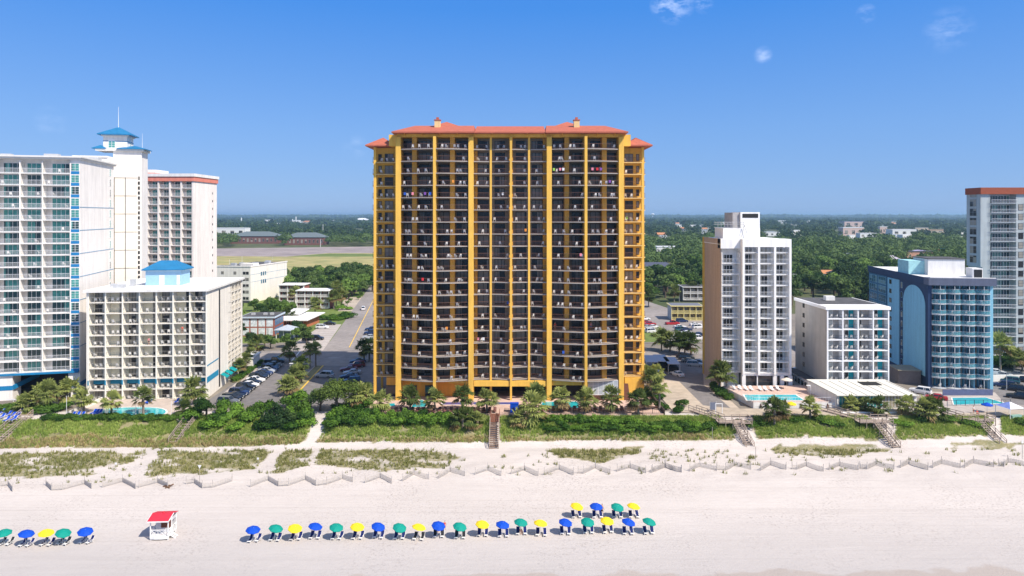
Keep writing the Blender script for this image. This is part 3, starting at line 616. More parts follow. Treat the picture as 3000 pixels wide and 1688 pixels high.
for k in range(7): dB[k] = [(*door(1.5, 2.15, dmetal, glass_d, 2, .05), -.55), (*door(1.0, 2.15, dmetal, M('curtain_and_reflection_glass', (.45, .47, .45), .2), 1, .05), .75)] if k % 2 == 0 else [(*door(1.25, 2.15, dmetal, glass_d, 2, .05), .95)]
balcony_front(B, xsB, .15, PB, 10, 2.1, .26, M('cream_edge', (.84, .80, .70), .8, .03), crm, M('grey_bronze_rail', (.30, .28, .25), .5), dB, rail_kw=dict(gap=.5, t=.025))
for c_ in range(7):
    for (za, zb) in ((2.9, 3.9),):
        pass
tb = G(teal); tb.box(.02, .06, 0, 8.2, 3.6, 4.9); tb.box(.02, .06, 0, 8.2, 7.4, 7.65); tb.obj('teal_band', B)
tb = G(teal)
for k in range(7): tb.box(xsB[k] + .14, xsB[k + 1] - .14, 2.0, 2.059, 3.5, 4.8)
for x in xsB[:-1]: tb.box(x - .134, x + .134, -.09, -.051, 3.75, 4.8)
tb.obj('teal_band', B)
# side with walkway balconies
SB = empty('side_wing', (0, 0, 0)); SB.parent = B
G(crm, pinf).box(-3, -2.4, 16.01, 29, -.4, 24.6, 1).box(-2.4, 0, 27.8, 29, -.4, 24.6, 0).box(-.25, 0, 16.01, 18.2, 12, 24.6, 0).obj('wall', SB)
f = G(crm).box(-2.39, 0, 16.02, 27.79, -.18, 0); r = rail([(-.08, 16.1), (-.08, 27.7)], M('grey_bronze_rail', (.30, .28, .25)), gap=.5, t=.03)
for k in range(10):
    f.obj('balcony_floor', SB, (0, 0, .15 + k * PB)); r.obj('railing', SB, (0, 0, .15 + k * PB))
for y in (16.1, 19.0, 22.0, 25): G(crm).box(-2.38, .03, y - .12, y + .12, -.4, 24.6).obj('partition', SB)
d, p = door(1.6, 2.0, dmetal, glass_d, 2, .05)
parts(SB, 'sliding_door', [(d, (-2.39, y, .15 + k * PB), R(90)) for k in range(10) for y in (17.6, 20.5, 23.5, 26.4)], ('pane', {d: p}))
G(crm, dmetal).box(.001, .04, 8.6, 9.6, .5, 24, 1).obj('service_slot', B)
rf = G(roofw, white); rf.box(-LB - .5, .5, -.6, 29.5, 24.6, 25.1, 1); rf.box(-LB, 0, 0, 29, 25.1, 25.14, 0); rf.obj('roof', B)
ph = G(M('pale_blue_siding', (.34, .55, .72), .7, .04)).box(-16.9, -8.8, 9, 15, 25.14, 28.9).obj('penthouse', B)
G(bluetile).hip(-17.6, -8.1, 8.3, 15.7, 29.0, 30.9, 0, .25, 3).obj('roof', ph); G(white).box(-17.2, -8.5, 8.7, 15.3, 28.6, 28.75).obj('trim', ph)
for x in (-13.8, -9.8): G(white).box(x, x + 1.2 if x < -12 else x + .7, 8.93, 8.999, 25.3, 27.6).obj('door', ph)
for k, (x, y, w_, h_) in enumerate(((-22, 4, 2.5, .8), (-20, 8, 1, 1.6), (-24, 7, 1.2, .7))): G(M('roof_equipment', (.45, .46, .47))).box(x, x + w_, y, y + 1, 25.14, 25.14 + h_).obj('rooftop_unit', B)
# podium shops on the side street
G(crm, roofw).box(.3, 2.6, 29.1, 37, -.3, 3.0, 0).box(0.1, 2.9, 28.9, 37.3, 3.0, 3.3, 1).obj('annex', B)
aw = G(M('teal_awning', (.0, .25, .26), .8))
for y in (9.8, 13, 16.5, 20.5, 24.5): aw.quad([(.05, y, 3.3), (1.5, y, 2.5), (1.5, y + 2.4, 2.5), (.05, y + 2.4, 3.3)]).quad([(1.5, y, 2.5), (1.5, y, 2.3), (1.5, y + 2.4, 2.3), (1.5, y + 2.4, 2.5)])
aw.obj('awning', B)
rndb = random.Random(4)
for k in range(10):
    for c_ in range(7):
        for q in range(2):
            if rndb.random() < .8:
                x = (xsB[c_] + xsB[c_ + 1]) / 2 + (q - .5) * 1.1 + rndb.uniform(-.2, .2)
                CHAIRS.append((wpt(B, x, .75, .15 + k * PB), rndb.uniform(-.7, .7) + math.pi, 'white chair, cream hotel, %s balcony row up, %s bay from left, %s of the bay' % (ORD[k], ORD[c_], ('left side', 'right side')[q])))
rndb = random.Random(5)
for k in range(NF):
    for c_, (a, b_) in enumerate(((-17.2, -12.2), (-12.2, -7.7), (-7.7, -1.98))):
        if rndb.random() < .4: CHAIRS.append((wpt(T, rndb.uniform(a + .8, b_ - .8), .8, Z1 + k * P1), rndb.uniform(-.7, .7) + math.pi, 'white chair, tall white and blue hotel, %s balcony row up, %s bay' % (ORD[k], ('left', 'middle', 'right')[c_])))
# ------------------------------------------------------------------ white and tan tower right of centre
Wt = empty('tan_white_hotel', (50.5, 165, 0), 0, 'narrow twelve-storey hotel, white front and tan side wall, right of the yellow hotel', 'hotel')
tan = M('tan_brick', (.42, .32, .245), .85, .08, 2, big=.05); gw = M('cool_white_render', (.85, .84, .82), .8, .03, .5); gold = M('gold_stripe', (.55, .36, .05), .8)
ZH = 36.2; PH = 2.63; Z2 = 4.05
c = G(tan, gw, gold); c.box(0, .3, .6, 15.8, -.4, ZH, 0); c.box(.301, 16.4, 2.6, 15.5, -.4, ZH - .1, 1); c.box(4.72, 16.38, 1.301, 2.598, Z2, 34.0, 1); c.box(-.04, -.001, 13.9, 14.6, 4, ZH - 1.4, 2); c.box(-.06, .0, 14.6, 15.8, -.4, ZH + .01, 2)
c.box(.0, 4.7, .0, 2.59, 33.9, ZH, 1); c.box(4.71, 16.4, -1.6, 2.59, 34.3, ZH, 1); c.box(-.05, -.001, .6, 15.8, ZH - 1.4, ZH - 1.25, 1)
c.obj('wall', Wt)
dW = [(*door(2.5, 2.15, wmetal, glass_d, 3, .08), -.1)]
balcony_front(Wt, [.25, 4.55], Z2, PH, 11, 2.6, .16, gw, gw, wmetal, [(*door(2.3, 1.95, wmetal, glass_d, 3, .08), .1)], y0=0, rail_kw=dict(gap=.3, t=.035), rail_proud=.35)
balcony_front(Wt, [4.95, 8.65, 12.5, 16.15], Z2, PH, 12, 2.4, .5, gw, gw, wmetal, dW, y0=-1.1, rail_kw=dict(gap=.3, t=.03), rail_proud=.3)
for x in (4.95, 8.65, 12.5, 16.15): G(gw).box(x - .25, x + .25, -1.62, -1.151, Z2 - .3, 34.29).obj('pier', Wt)
ph = G(gw, M('grey_side', (.40, .38, .37))).box(1.8, 10.9, 4, 11, ZH - .1, 38.7, 0).obj('penthouse', Wt)
G(M('grey_side', (.40, .38, .37), .8), gw).box(4.6, 6.4, 5.5, 12, 38.7, 42.6, 0).box(6.4, 11.2, 5, 12, 38.7, 42.7, 1).obj('lift_house', ph)
G(M('black_louvre', (.02, .02, .02), .6)).box(6.9, 10.8, 4.93, 4.999, 41.3, 42.3).obj('louvre', ph)
fr = G(M('grey_steel', (.4, .4, .4), .5))
for z in (38.9, 39.7, 40.2): fr.beam((-.4, 4.4, z), (7.2, 4.4, z), .1)
for k in range(9): fr.beam((.6 + k * .8, 4.4, 38.9), (.6 + k * .8, 4.4, 40.2), .07)
fr.beam((6, 3.5, ZH), (6.9, 3.5, 39.5), .1); fr.beam((7.8, 3.5, ZH), (6.9, 3.5, 39.5), .1); fr.obj('roof_frame', Wt)
# ground storey of that tower
c = G(gw, M('lobby_glass', (.03, .035, .04))); c.box(4.7, 16.4, -1.0, -.4, 3.4, Z2 - .2, 0)
for x in (4.7, 8.3, 12.2, 13.9, 15.9): c.box(x, x + .9 if x not in (8.3,) else x + .2, -1.2, -.3, .2, 3.39, 0)
c.box(5.6, 12.2, -.6, -.55, .9, 3.39, 1); c.box(13.1, 15.9, -.6, -.55, .9, 3.39, 1); c.box(4.71, 16.3, -.5, 2.59, .2, 3.3, 1); c.box(.3, 4.7, 1.2, 2.59, -.3, Z2 - .19, 0)
c.obj('ground_floor', Wt)
# ------------------------------------------------------------------ grey seven storey hotel
Q = empty('grey_hotel', (72.3, 157, 0), 0, 'seven-storey grey hotel with white balcony grid and turquoise doors, flat white-rimmed roof', 'hotel')
gy = M('grey_stucco', (.43, .40, .37), .85, .05, .5, big=.04); turq = M('turquoise_panel', (.01, .36, .42), .6, .05); wg = M('white_grid', (.84, .84, .84), .7, .02)
PQ = 2.42; ZQ = 3.7
G(gy).box(0, 14.4, 1.7, 17.2, -.4, 20.2).box(0, .18, .001, 1.699, ZQ - .3, 20.2).obj('wall', Q)
G(wg).box(-.25, 14.7, -.25, 17.5, 20.2, 20.9).obj('roof_rim', Q); G(roofw).box(.2, 14.2, .1, 4.0, 20.9, 20.93).obj('roof', Q); G(roofd).box(.2, 14.2, 4.0, 17.2, 20.9, 20.95).obj('roof', Q)
G(white).box(5, 7.2, 11, 12.5, 20.95, 22.0).obj('rooftop_unit', Q)
balcony_front(Q, [.3 + k * 3.5 for k in range(5)], ZQ, PQ, 7, 1.7, .28, wg, wg, M('dark_rail', (.06, .06, .06), .5), {0: [(*door(1.9, 1.95, wmetal, M('curtain_and_reflection_glass', (.45, .47, .45), .2), 2, .06), -.8)], 1: [(*door(.9, 1.9, wmetal, glass_d, 1, .06), -.1), (*door(1.15, 2.15, turq, turq, 1, .06), .9)], 2: [(*door(1.1, 1.9, wmetal, glass_d, 2, .06), -.6)], 3: [(*door(.9, 1.9, wmetal, glass_d, 1, .06), -.3), (*door(1.15, 2.15, turq, turq, 1, .06), .65)]}, rail_kw=dict(gap=.3, t=.02, h=.95), slab_t=.26)  # first-bay doors: light reflecting off the glass put into a pale pane colour
windows(Q, [(-.001, 12.2, ZQ + .8 + k * PQ, R(-90)) for k in range(7)], 1.1, 1.1, dmetal, M('plain_dark_glass', (.03, .03, .03), .12, spec=.35), 2, 0)
rndb = random.Random(9)
for k in range(7):
    for c_ in range(4):
        for q in range(rndb.choice([1, 2, 2])): CHAIRS.append((wpt(Q, .3 + c_ * 3.5 + 1.1 + q * 1.2, .7, ZQ + k * PQ), rndb.uniform(-.7, .7) + math.pi, 'white chair, grey hotel with turquoise doors, %s balcony row up, %s bay, %s' % (ORD[k], ORD[c_], ('left side', 'right side')[q])))
# annex along its left side, with garage-like windows
an = G(white, roofd, glass_d); an.box(-2.4, -.01, -2, 16, -.3, 2.9, 0); an.box(-2.6, -.005, -2.2, 16.2, 2.9, 3.0, 1)
for k in range(7): an.box(-2.44, -2.401, 1 + k * 1.9, 2.3 + k * 1.9, .9, 2.2, 2)
an.obj('annex', Q)
# glazed pool house in front
Pn = empty('pool_house', (70.6, 147.6, 0), 0, 'white-roofed glazed pool house in front of the grey hotel', 'pool house')
pr = M('translucent_roof', (.66, .64, .57), .6, .04)
G(pr).hexa([(-.6, -.4, 2.95), (17.2, -.4, 2.95), (15.0, 9.2, 4.1), (-3.0, 9.2, 4.1), (-.6, -.4, 3.1), (17.2, -.4, 3.1), (15.0, 9.2, 4.25), (-3.0, 9.2, 4.25)]).obj('roof', Pn)
for k in range(9):
    t = k / 8; G(M('roof_rib', (.25, .24, .22))).beam((-.5 + t * 17.4, -.4, 3.13), (-2.7 + t * 17.4, 8.2, 4.16), .09, .06).obj('roof_rib', Pn)
G(M('black_louvre', (.02, .02, .02))).hexa([(8.2, 5.4, 3.86), (12.4, 5.4, 3.86), (12.0, 7.4, 4.1), (7.8, 7.4, 4.1), (8.2, 5.4, 3.92), (12.4, 5.4, 3.92), (12.0, 7.4, 4.16), (7.8, 7.4, 4.16)]).obj('roof_hatch', Pn)
wl_ = G(white); wl_.box(-.4, 0, 0, 9, -.3, 2.94); wl_.hexa([(-.4, 0, 0), (-.3, 0, 0), (-2.7, 9, 0), (-2.8, 9, 0), (-.4, 0, 2.94), (-.3, 0, 2.94), (-2.7, 9, 3.9), (-2.8, 9, 3.9)]); wl_.box(16.4, 16.9, 0, 7, -.3, 2.9); wl_.obj('wall', Pn)
for k in range(12):
    f, p = door(1.32, 2.6, wmetal, M('aqua_glass', (.05, .30, .30), .15, .2, spec=.6) if k < 7 else M('amber_glass', (.34, .30, .22), .2), 2, .07, 0)
    o = f.obj('window', Pn, (.9 + k * 1.35, .3, .3)); p.obj('pane', o)
G(conc, wg).box(-.9, 17.3, -3.4, -.01, -1.2, .3, 0).box(-1.1, 17.5, -3.6, -3.41, -1.2, .42, 1).obj('terrace', Pn)
# ------------------------------------------------------------------ blue hotel
J = empty('blue_hotel', (101.2, 166, 0), R(-9), 'blue hotel with dark navy trim, arched side panel and glassy wavy balconies', 'hotel')
navy = M('navy_paint', (.018, .045, .11), .6, .08); sky_b = M('sky_blue_paint', (.26, .56, .70), .7, .05, big=.05); gl_r = see_through(M('balcony_glass', (.16, .46, .54), .08, .3, spec=.7), .32); navg = M('grey_navy_paint', (.11, .13, .19), .7, .05)
PJ = 2.545
th = R(-9)
c = G(navy, sky_b, navg); c.box(0, 14.3, 2.4, 40, -.4, 25.0, 1); c.box(-.02, -.001, 0, 40, -.4, 25.0, 0); c.box(0, .8, 0.001, 2.399, -.4, 25, 0); c.box(13.7, 14.4, .001, 2.399, -.4, 25, 1)
c.obj('wall', J)
G(navg).box(-.25, 14.75, -.9, 2.0, 25.0, 26.75).obj('roof_band', J)
G(navy).box(-.3, -.0, 2.01, 40.2, 25.0, 26.7).obj('side_band', J)
G(roofw, white).box(0, 14.5, 2.01, 40, 26.3, 26.5, 0).box(.2, 14.7, -.7, -.4, 26.76, 26.95, 1).obj('roof', J)
ap = [(1.4, 2.4), (1.4, 19.6)] + [(8.0 - 6.6 * math.cos(t), 19.6 + 4.6 * math.sin(t)) for t in np.linspace(0, math.pi, 17)][1:-1] + [(14.6, 19.6), (14.6, 2.4)]
g = G(sky_b).prism(ap, 0, .1); g.v = [(-.12 + z * .6, y, x) for (y, x, z) in g.v]; g.obj('arch_panel', J)
G(sky_b).box(-.09, -.025, 17.2, 25.4, 1.6, 24.6).obj('side_panel', J); G(M('deep_blue_recess', (.05, .16, .25), .7)).box(-.09, -.025, 26.0, 39.6, 1.6, 24.8).obj('side_panel', J)
windows(J, [(-.091, y, 2.6 + k * PJ, R(-90)) for k in range(9) for y in (23.2,)], 1.5, 1.2, dmetal, glass_d, 2, 0); windows(J, [(-.03, 15.7, 2.2 + k * PJ, R(-90)) for k in range(9)], 1.0, 1.6, M('pale_blue_frame', (.3, .5, .58)), glass_d, 1, 0, name='stair_window')
windows(J, [(-.095, y, 2.0 + k * PJ, R(-90)) for k in range(9) for y in (29.2, 36)], 5.6, 2.0, sky_b, glass_b, 4, 1)
bw = 12.9 / 4
fl = []; rl = []; ds = []; ch = {}
for c_ in range(4):
    a = .8 + c_ * bw; cur = [(a + bw * t, -.15 - .75 * math.sin(math.pi * t)) for t in np.linspace(0, 1, 7)]
    f = G(M('pale_grey_slab', (.48, .50, .53))).prism(cur + [(a + bw, 2.39), (a, 2.39)], -.16, 0); r = rail([(x, y + .05) for x, y in cur], M('pale_steel', (.62, .66, .68), .4), h=1.0, gap=.9, t=.03, infill=gl_r)
    G(sky_b).box(a + bw - .12 if c_ < 3 else a + bw - .3, a + bw + .06 if c_ < 3 else a + bw + .0, .4, 2.38, -.3, 24.9).obj('partition', J); G(M('pale_steel', (.62, .66, .68))).box(a + bw * .5 - .05, a + bw * .5 + .05, -.75, -.65, -.3, 24.9).obj('post', J)
    d = door(1.1, 2.0, dmetal, glass_d, 2, .06); d2 = door(1.3, 2.0, sky_b, glass_b, 2, .07); ch[d[0]] = d[1]; ch[d2[0]] = d2[1]
    for k in range(10):
        z = .15 + k * PJ; fl.append((f, (0, 0, z), 0))
        if k: rl.append((r, (0, 0, z), 0))
        ds.append((d[0], (a + .85, 2.359, z), 0)); ds.append((d2[0], (a + 2.4, 2.359, z), 0))
parts(J, 'balcony_floor', fl); parts(J, 'railing', rl); parts(J, 'sliding_door', ds, ('pane', ch))
G(M('teal_recess', (.05, .24, .32), .6, .2, .8)).box(.81, 13.69, 2.36, 2.399, .1, 24.9).obj('recess_wall', J)
pj = G(white, M('pale_aqua', (.35, .62, .64))).box(4.5, 13.2, 11, 20, 26.5, 30.6, 0).box(.6, 4.49, 13, 20, 26.5, 30.0, 1).obj('penthouse', J)
G(roofd).box(4.3, 13.4, 10.8, 20.2, 30.6, 30.8).obj('roof', pj); G(white).box(12.0, 14.3, 4.5, 8, 26.5, 28.8).obj('lift_house', J); G(M('black_louvre', (.02, .02, .02))).box(12.3, 14.1, 4.43, 4.499, 26.6, 28.5).obj('louvre', J)
G(M('grey_brown_box', (.20, .165, .15), .8)).box(-5.5, -.4, 3, 9, -.3, 3.3).obj('shed', J); G(M('shed_roof', (.30, .27, .20), .8)).box(-5.8, -.35, 2.7, 9.2, 3.3, 3.5).obj('shed_roof', J)
rndb = random.Random(19)
for k in range(10):
    for c_ in range(4):
        if rndb.random() < .7: CHAIRS.append((wpt(J, .8 + c_ * bw + bw / 2 + rndb.uniform(-.6, .6), .5, .15 + k * PJ), rndb.uniform(-.7, .7) + math.pi, 'white chair, blue hotel with navy trim, %s balcony row up, %s bay from left' % (ORD[k], ORD[c_])))
# ------------------------------------------------------------------ far right hotel with rust roof band
X = empty('rust_band_hotel', (135.2, 197, 0), R(-1), 'tall grey-white hotel with rust-red roof band at the right edge', 'hotel')
gr2 = M('pale_grey_render', (.41, .455, .46), .8, .04, .5); rust = M('rust_band', (.30, .075, .035), .7, .08); ggg = M('green_grey_glass', (.10, .20, .18), .1, .3, spec=.6, cells=((1.4, 1.4, 2.7), (.025, .05, .06), .5))
G(gr2).box(0, 2.4, 0.0, 6.2, 27, 48.0).box(.5, 2.4, .001, 6.2, -.4, 27).box(2.401, 36, 2.2, 6.2, -.4, 48).box(6.4, 36, 6.2, 11, -.4, 48).box(10.4, 12.5, 0, 2.199, -.4, 48).obj('wall', X)
G(rust).box(-.25, 36, -.5, 6.5, 48.0, 49.9).obj('roof_band', X)
balcony_front(X, [2.6, 10.25], 1.5, 2.74, 17, 2.2, .25, gr2, gr2, wmetal, [(*door(6.6, 2.3, wmetal, ggg, 8, .07), 0)], rail_kw=dict(gap=.3, t=.03), rail_proud=.7)
balcony_front(X, [12.7, 21, 29.4], 1.5, 2.74, 17, 2.2, .3, gr2, gr2, wmetal, [(*door(6.8, 2.3, wmetal, ggg, 8, .07), 0)], rail_kw=dict(gap=.3, t=.03), rail_proud=.7)
windows(X, [(-.001, 3.2, 28.0 + k * 2.74, R(-90)) for k in range(8)], 3.0, 2.2, M('grey_frame2', (.3, .33, .36)), glass_d, 2, 1)
windows(X, [(11.45, -.001, 2.2 + k * 2.74, 0) for k in range(16)], 1.4, 1.8, dmetal, glass_d, 1, 1)
# ------------------------------------------------------------------ umbrellas and beach chairs
UC = {'blue': M('umbrella_blue', (.0, .06, .46), .75, .05), 'green': M('umbrella_green', (.0, .25, .19), .75, .05), 'yellow': M('umbrella_yellow', (.86, .60, .02), .75, .05)}
def umbrella_geo(c, tilt):
    g = G(UC[c]); n = 8; R_ = 1.12; rings = [(.02, .44), (.38, .40), (.75, .27), (1.03, .06), (R_, .0), (R_ + .01, -.10)]; ph = math.pi / 8
    for i, (r, z) in enumerate(rings): g.v += [(r * math.cos(2 * math.pi * k / n + ph), r * math.sin(2 * math.pi * k / n + ph), z) for k in range(n)]
    for i in range(len(rings) - 1):
        for k in range(n): l = (k + 1) % n; g.f.append((i * n + k, (i + 1) * n + k, (i + 1) * n + l, i * n + l)); g.m.append(0)
    g.f.append(tuple(range(n))); g.m.append(0)
    rot = Matrix.Rotation(R(tilt[0]), 3, 'X') @ Matrix.Rotation(R(tilt[1]), 3, 'Y'); g.v = [tuple(rot @ Vector(v) + Vector((0, 0, 1.95))) for v in g.v]
    return g
UG = {c: umbrella_geo(c, (5, 6)) for c in UC}
polg = G(white).tube([(0, 0, 0), (0, 0, 1.95), (.10, -.16, 2.38)], [.025, .025, .02], 6)
navyf = M('navy_sling', (.006, .015, .11), .8, .05); blackf = M('black_sling', (.02, .02, .025), .8)
def beach_chair_geo():
    f = G(white)
    for s in (-.29, .29):
        f.beam((s, -.85, .28), (s, .15, .34), .045); f.beam((s, .15, .34), (s, .62, 1.02), .045); f.beam((s, -.80, 0), (s, -.80, .30), .045); f.beam((s, .28, 0), (s, .05, .36), .045); f.beam((s * 1.1, -.35, .52), (s * 1.1, .34, .58), .06, .04); f.beam((s, -.35, .3), (s * 1.1, -.35, .52), .04)
    f.box(-.26, .26, -.86, -.42, .29, .33)
    a = G(navyf); a.quad([(-.27, -.42, .33), (.27, -.42, .33), (.27, .15, .36), (-.27, .15, .36)]).quad([(-.27, .15, .36), (.27, .15, .36), (.27, .60, 1.0), (-.27, .60, 1.0)])
    a.quad([(-.27, -.42, .31), (-.27, .16, .335), (.27, .16, .335), (.27, -.42, .31)]).quad([(-.27, .17, .345), (-.27, .62, .985), (.27, .62, .985), (.27, .17, .345)])
    b = G(blackf); b.v = a.v; b.f = a.f; b.m = a.m
    return f, a, b
bcf, bca, bcb = beach_chair_geo()
front = [637, 690, 742, 790, 846, 898, 950, 1003, 1052, 1102, 1156, 1213, 1265, 1311, 1361, 1422, 1480, 1529, 1580, 1632]
fy = [1325, 1322, 1320, 1318, 1318, 1318, 1316, 1318, 1320, 1314, 1316, 1312, 1313, 1307, 1310, 1307, 1304, 1303, 1307, 1306]
left = [(10, 1333, 'green'), (62, 1335, 'blue'), (115, 1333, 'yellow'), (156, 1331, 'green'), (214, 1328, 'blue')]
rear = [(1450, 1268, 'yellow'), (1503, 1268, 'blue'), (1553, 1268, 'green'), (1595, 1268, 'yellow')]
rnd = random.Random(3); RN = dict(zip('long left rear'.split(), ('long front row', 'far left row', 'short rear row')))
cyc = ['blue', 'green', 'yellow']; ALL = [(x, y, cyc[i % 3], 'long', i) for i, (x, y) in enumerate(zip(front, fy))]
ALL = [(x, y, (c if i < 15 else ['blue', 'green', 'yellow', 'blue', 'green'][i - 15]), r, i) for x, y, c, r, i in ALL]
ALL += [(x, y, c, 'left', i) for i, (x, y, c) in enumerate(left)] + [(x, y, c, 'rear', i) for i, (x, y, c) in enumerate(rear)]
for (x, y, c, r, i) in ALL:
    Y = F * (H + 3.15 - 2.15) / (y * D2S - PY); X = XY(x * D2S, Y); z = zt(X, Y); u = empty('beach_umbrella', (X - .1, Y + .15, z), rnd.uniform(-.12, .12), '%s beach umbrella, %s from left in the %s on the sand' % (c, ORD[i], RN[r]), 'umbrella', 'beach umbrellas set out on the sand')
    u.scale = (.88, .88, .87); u.rotation_euler = (R(rnd.uniform(-5, 8)), R(rnd.uniform(-3, 9)), rnd.uniform(-.3, .3)); UG[c].obj('canopy', u); polg.obj('pole', u)
    blk = (i in (8, 9, 10)) if r == 'long' else (i in (0, 3) and r == 'left')
    for q in (0, 1):
        yaw = -.02 + rnd.uniform(-.1, .1) - (.22 if r == 'left' else .10 if i < 9 and r == 'long' else 0)
        cx = X + (-.46, .56)[q]; cy = Y + .40 + rnd.uniform(-.1, .1)
        b = empty('beach_chair', (cx, cy, zt(cx, cy)), yaw, '%s beach chair under the %s %s umbrella, %s from left in the %s' % (('left', 'right')[q], c, '', ORD[i], RN[r]), 'beach chair', 'reclining beach chairs under the umbrellas')
        b['label'] = b['label'].replace('  ', ' ')
        b.scale = (.82, .80, .80); bcf.obj('frame', b); (bcb if blk else bca).obj('sling', b)
# ------------------------------------------------------------------ people
skin = M('skin', (.55, .30, .19), .6, .05); hairm = M('dark_hair', (.03, .02, .015), .7)
def skin_mesh(joints, edges, radii, mat, name='body', sub=1):
    me = bpy.data.meshes.new(name); me.from_pydata(joints, edges, []); o = bpy.data.objects.new(name, me); COL.objects.link(o)
    sk = o.modifiers.new('s', 'SKIN'); me.skin_vertices[0].data[0].use_root = True
    for i, r in enumerate(radii): me.skin_vertices[0].data[i].radius = (r, r) if not hasattr(r, '__len__') else r
    sb = o.modifiers.new('u', 'SUBSURF'); sb.levels = sub; sb.render_levels = sub
    dg = bpy.context.evaluated_depsgraph_get(); dg.update(); m2 = bpy.data.meshes.new_from_object(o.evaluated_get(dg)); m2.materials.clear(); m2.materials.append(mat)
    m2.polygons.foreach_set('use_smooth', [True] * len(m2.polygons)); bpy.data.objects.remove(o); return m2
def person(loc, rz, pose, label, top=None, bottom=None, sc=1.0):
    if pose == 'walk': hip_, kn, an, el, ha = (0, 0, .92), [(-.10, -.10, .50), (.10, .06, .50)], [(-.10, .02, .06), (.10, .30, .10)], [(-.27, .06, 1.16), (.27, -.02, 1.16)], [(-.27, -.14, .95), (.27, .12, .92)]
    elif pose == 'sit': hip_, kn, an, el, ha = (0, 0, .45), [(-.12, -.42, .50), (.12, -.42, .50)], [(-.13, -.50, .06), (.13, -.52, .06)], [(-.28, -.08, .68), (.28, -.08, .68)], [(-.24, -.32, .60), (.24, -.32, .60)]
    elif pose == 'crouch': hip_, kn, an, el, ha = (0, 0, .30), [(-.14, -.28, .44), (.14, -.28, .44)], [(-.13, -.08, .06), (.13, -.08, .06)], [(-.24, -.32, .42), (.24, -.30, .42)], [(-.12, -.50, .12), (.14, -.50, .12)]
    else: hip_, kn, an, el, ha = (0, 0, .92), [(-.10, 0, .50), (.11, 0, .50)], [(-.11, .02, .07), (.13, .02, .07)], [(-.27, .02, 1.14), (.27, .02, 1.14)], [(-.24, -.12, .92), (.28, -.05, .90)]
    h = Vector(hip_); ln = Vector((0, -.22, .42)) if pose == 'crouch' else Vector((0, .08, .50)) if pose == 'sit' else Vector((0, 0, .52)); ch = h + ln * .55; sh = h + ln; nk = sh + Vector((0, -.01, .08)); hd = nk + Vector((0, -.02, .16)); tp = hd + Vector((0, 0, .11))
    J = [h, ch, sh, nk, hd, tp]; r = [(.15, .11), (.14, .10), (.13, .08), (.05, .05), (.095, .105), (.06, .07)]; E = [(0, 1), (1, 2), (2, 3), (3, 4), (4, 5)]
    for s in (0, 1):
        sg = -1 if s == 0 else 1; b = len(J); J += [h + Vector((sg * .10, 0, -.05)), Vector(kn[s]), Vector(an[s]), Vector(an[s]) + Vector((0, -.16, -.03))]; r += [.085, .058, .038, .03]; E += [(0, b), (b, b + 1), (b + 1, b + 2), (b + 2, b + 3)]
        b = len(J); hv = Vector(ha[s]); dv = (hv - Vector(el[s])).normalized(); J += [sh + Vector((sg * .19, 0, -.03)), Vector(el[s]), hv, hv + dv * .09]; r += [.05, .038, .027, .034]; E += [(2, b), (b, b + 1), (b + 1, b + 2), (b + 2, b + 3)]
        for q, off in enumerate((-.03, -.01, .01, .03)): b2 = len(J); J.append(hv + dv * (.15 + (.015 if q in (1, 2) else 0)) + Vector((0, off, 0))); r.append(.009); E.append((b + 3, b2))
        b2 = len(J); J.append(hv + dv * .07 + Vector((-sg * .035, -.045, 0))); r.append(.010); E.append((b + 2, b2))
    me = skin_mesh([tuple(j) for j in J], E, r, skin); o = bpy.data.objects.new('person', me); COL.objects.link(o); o.location = loc; o.rotation_euler = (0, 0, rz); o.scale = (sc,) * 3
    tag(o, label, 'person')
    if bottom:
        jj = [h + Vector((0, 0, .06)), h]; rr = [(.16, .12), (.17, .13)]; ee = [(0, 1)]
        for s in (0, 1): sg = -1 if s == 0 else 1; a = h + Vector((sg * .10, 0, -.05)); jj += [a, a + (Vector(kn[s]) - a) * .6]; rr += [.105, .085]; ee += [(1, len(jj) - 2), (len(jj) - 2, len(jj) - 1)]
        c = bpy.data.objects.new('shorts', skin_mesh([tuple(j) for j in jj], ee, rr, bottom)); COL.objects.link(c); c.parent = o
    if top:
        jj = [h + ln * .12, ch, sh - ln * .06]; rr = [(.165, .125), (.16, .12), (.15, .10)]; ee = [(0, 1), (1, 2)]
        for s in (0, 1): sg = -1 if s == 0 else 1; a = sh + Vector((sg * .18, 0, -.03)); jj += [a, a + (Vector(el[s]) - a) * .5]; rr += [.068, .058]; ee += [(2, len(jj) - 2), (len(jj) - 2, len(jj) - 1)]
        c = bpy.data.objects.new('shirt', skin_mesh([tuple(j) for j in jj], ee, rr, top)); COL.objects.link(c); c.parent = o
    c = bpy.data.objects.new('hair', skin_mesh([tuple(hd + Vector((0, .03, .03))), tuple(tp + Vector((0, .01, .01)))], [(0, 1)], [(.10, .10), (.07, .08)], hairm)); COL.objects.link(c); c.parent = o
    return o
redc = M('red_cloth', (.6, .03, .04), .8); orc = M('orange_cloth', (.75, .28, .05), .8); blc = M('black_cloth', (.015, .015, .02), .8); pinkc = M('pink_cloth', (.75, .25, .32), .8); whc = M('white_cloth', (.75, .75, .75), .8); bluc = M('blue_cloth', (.03, .10, .45), .8)
p = atT(1764, 1511); person(p, 2.6, 'walk', 'bare-chested person in black shorts walking between the two rows of umbrellas', None, blc)
p = atT(1303, 1552); person(p, .2, 'stand', 'child in red standing at the right side of the tenth umbrella', redc, redc, .72)
p = atT(1524, 1562); person(p, .4, 'crouch', 'child in orange crouching on the sand before a green umbrella', orc, orc, .85)
p = atT(1283, 1558); person(p, -.3, 'crouch', 'small child in white playing on the sand before a blue umbrella', whc, whc, .7)
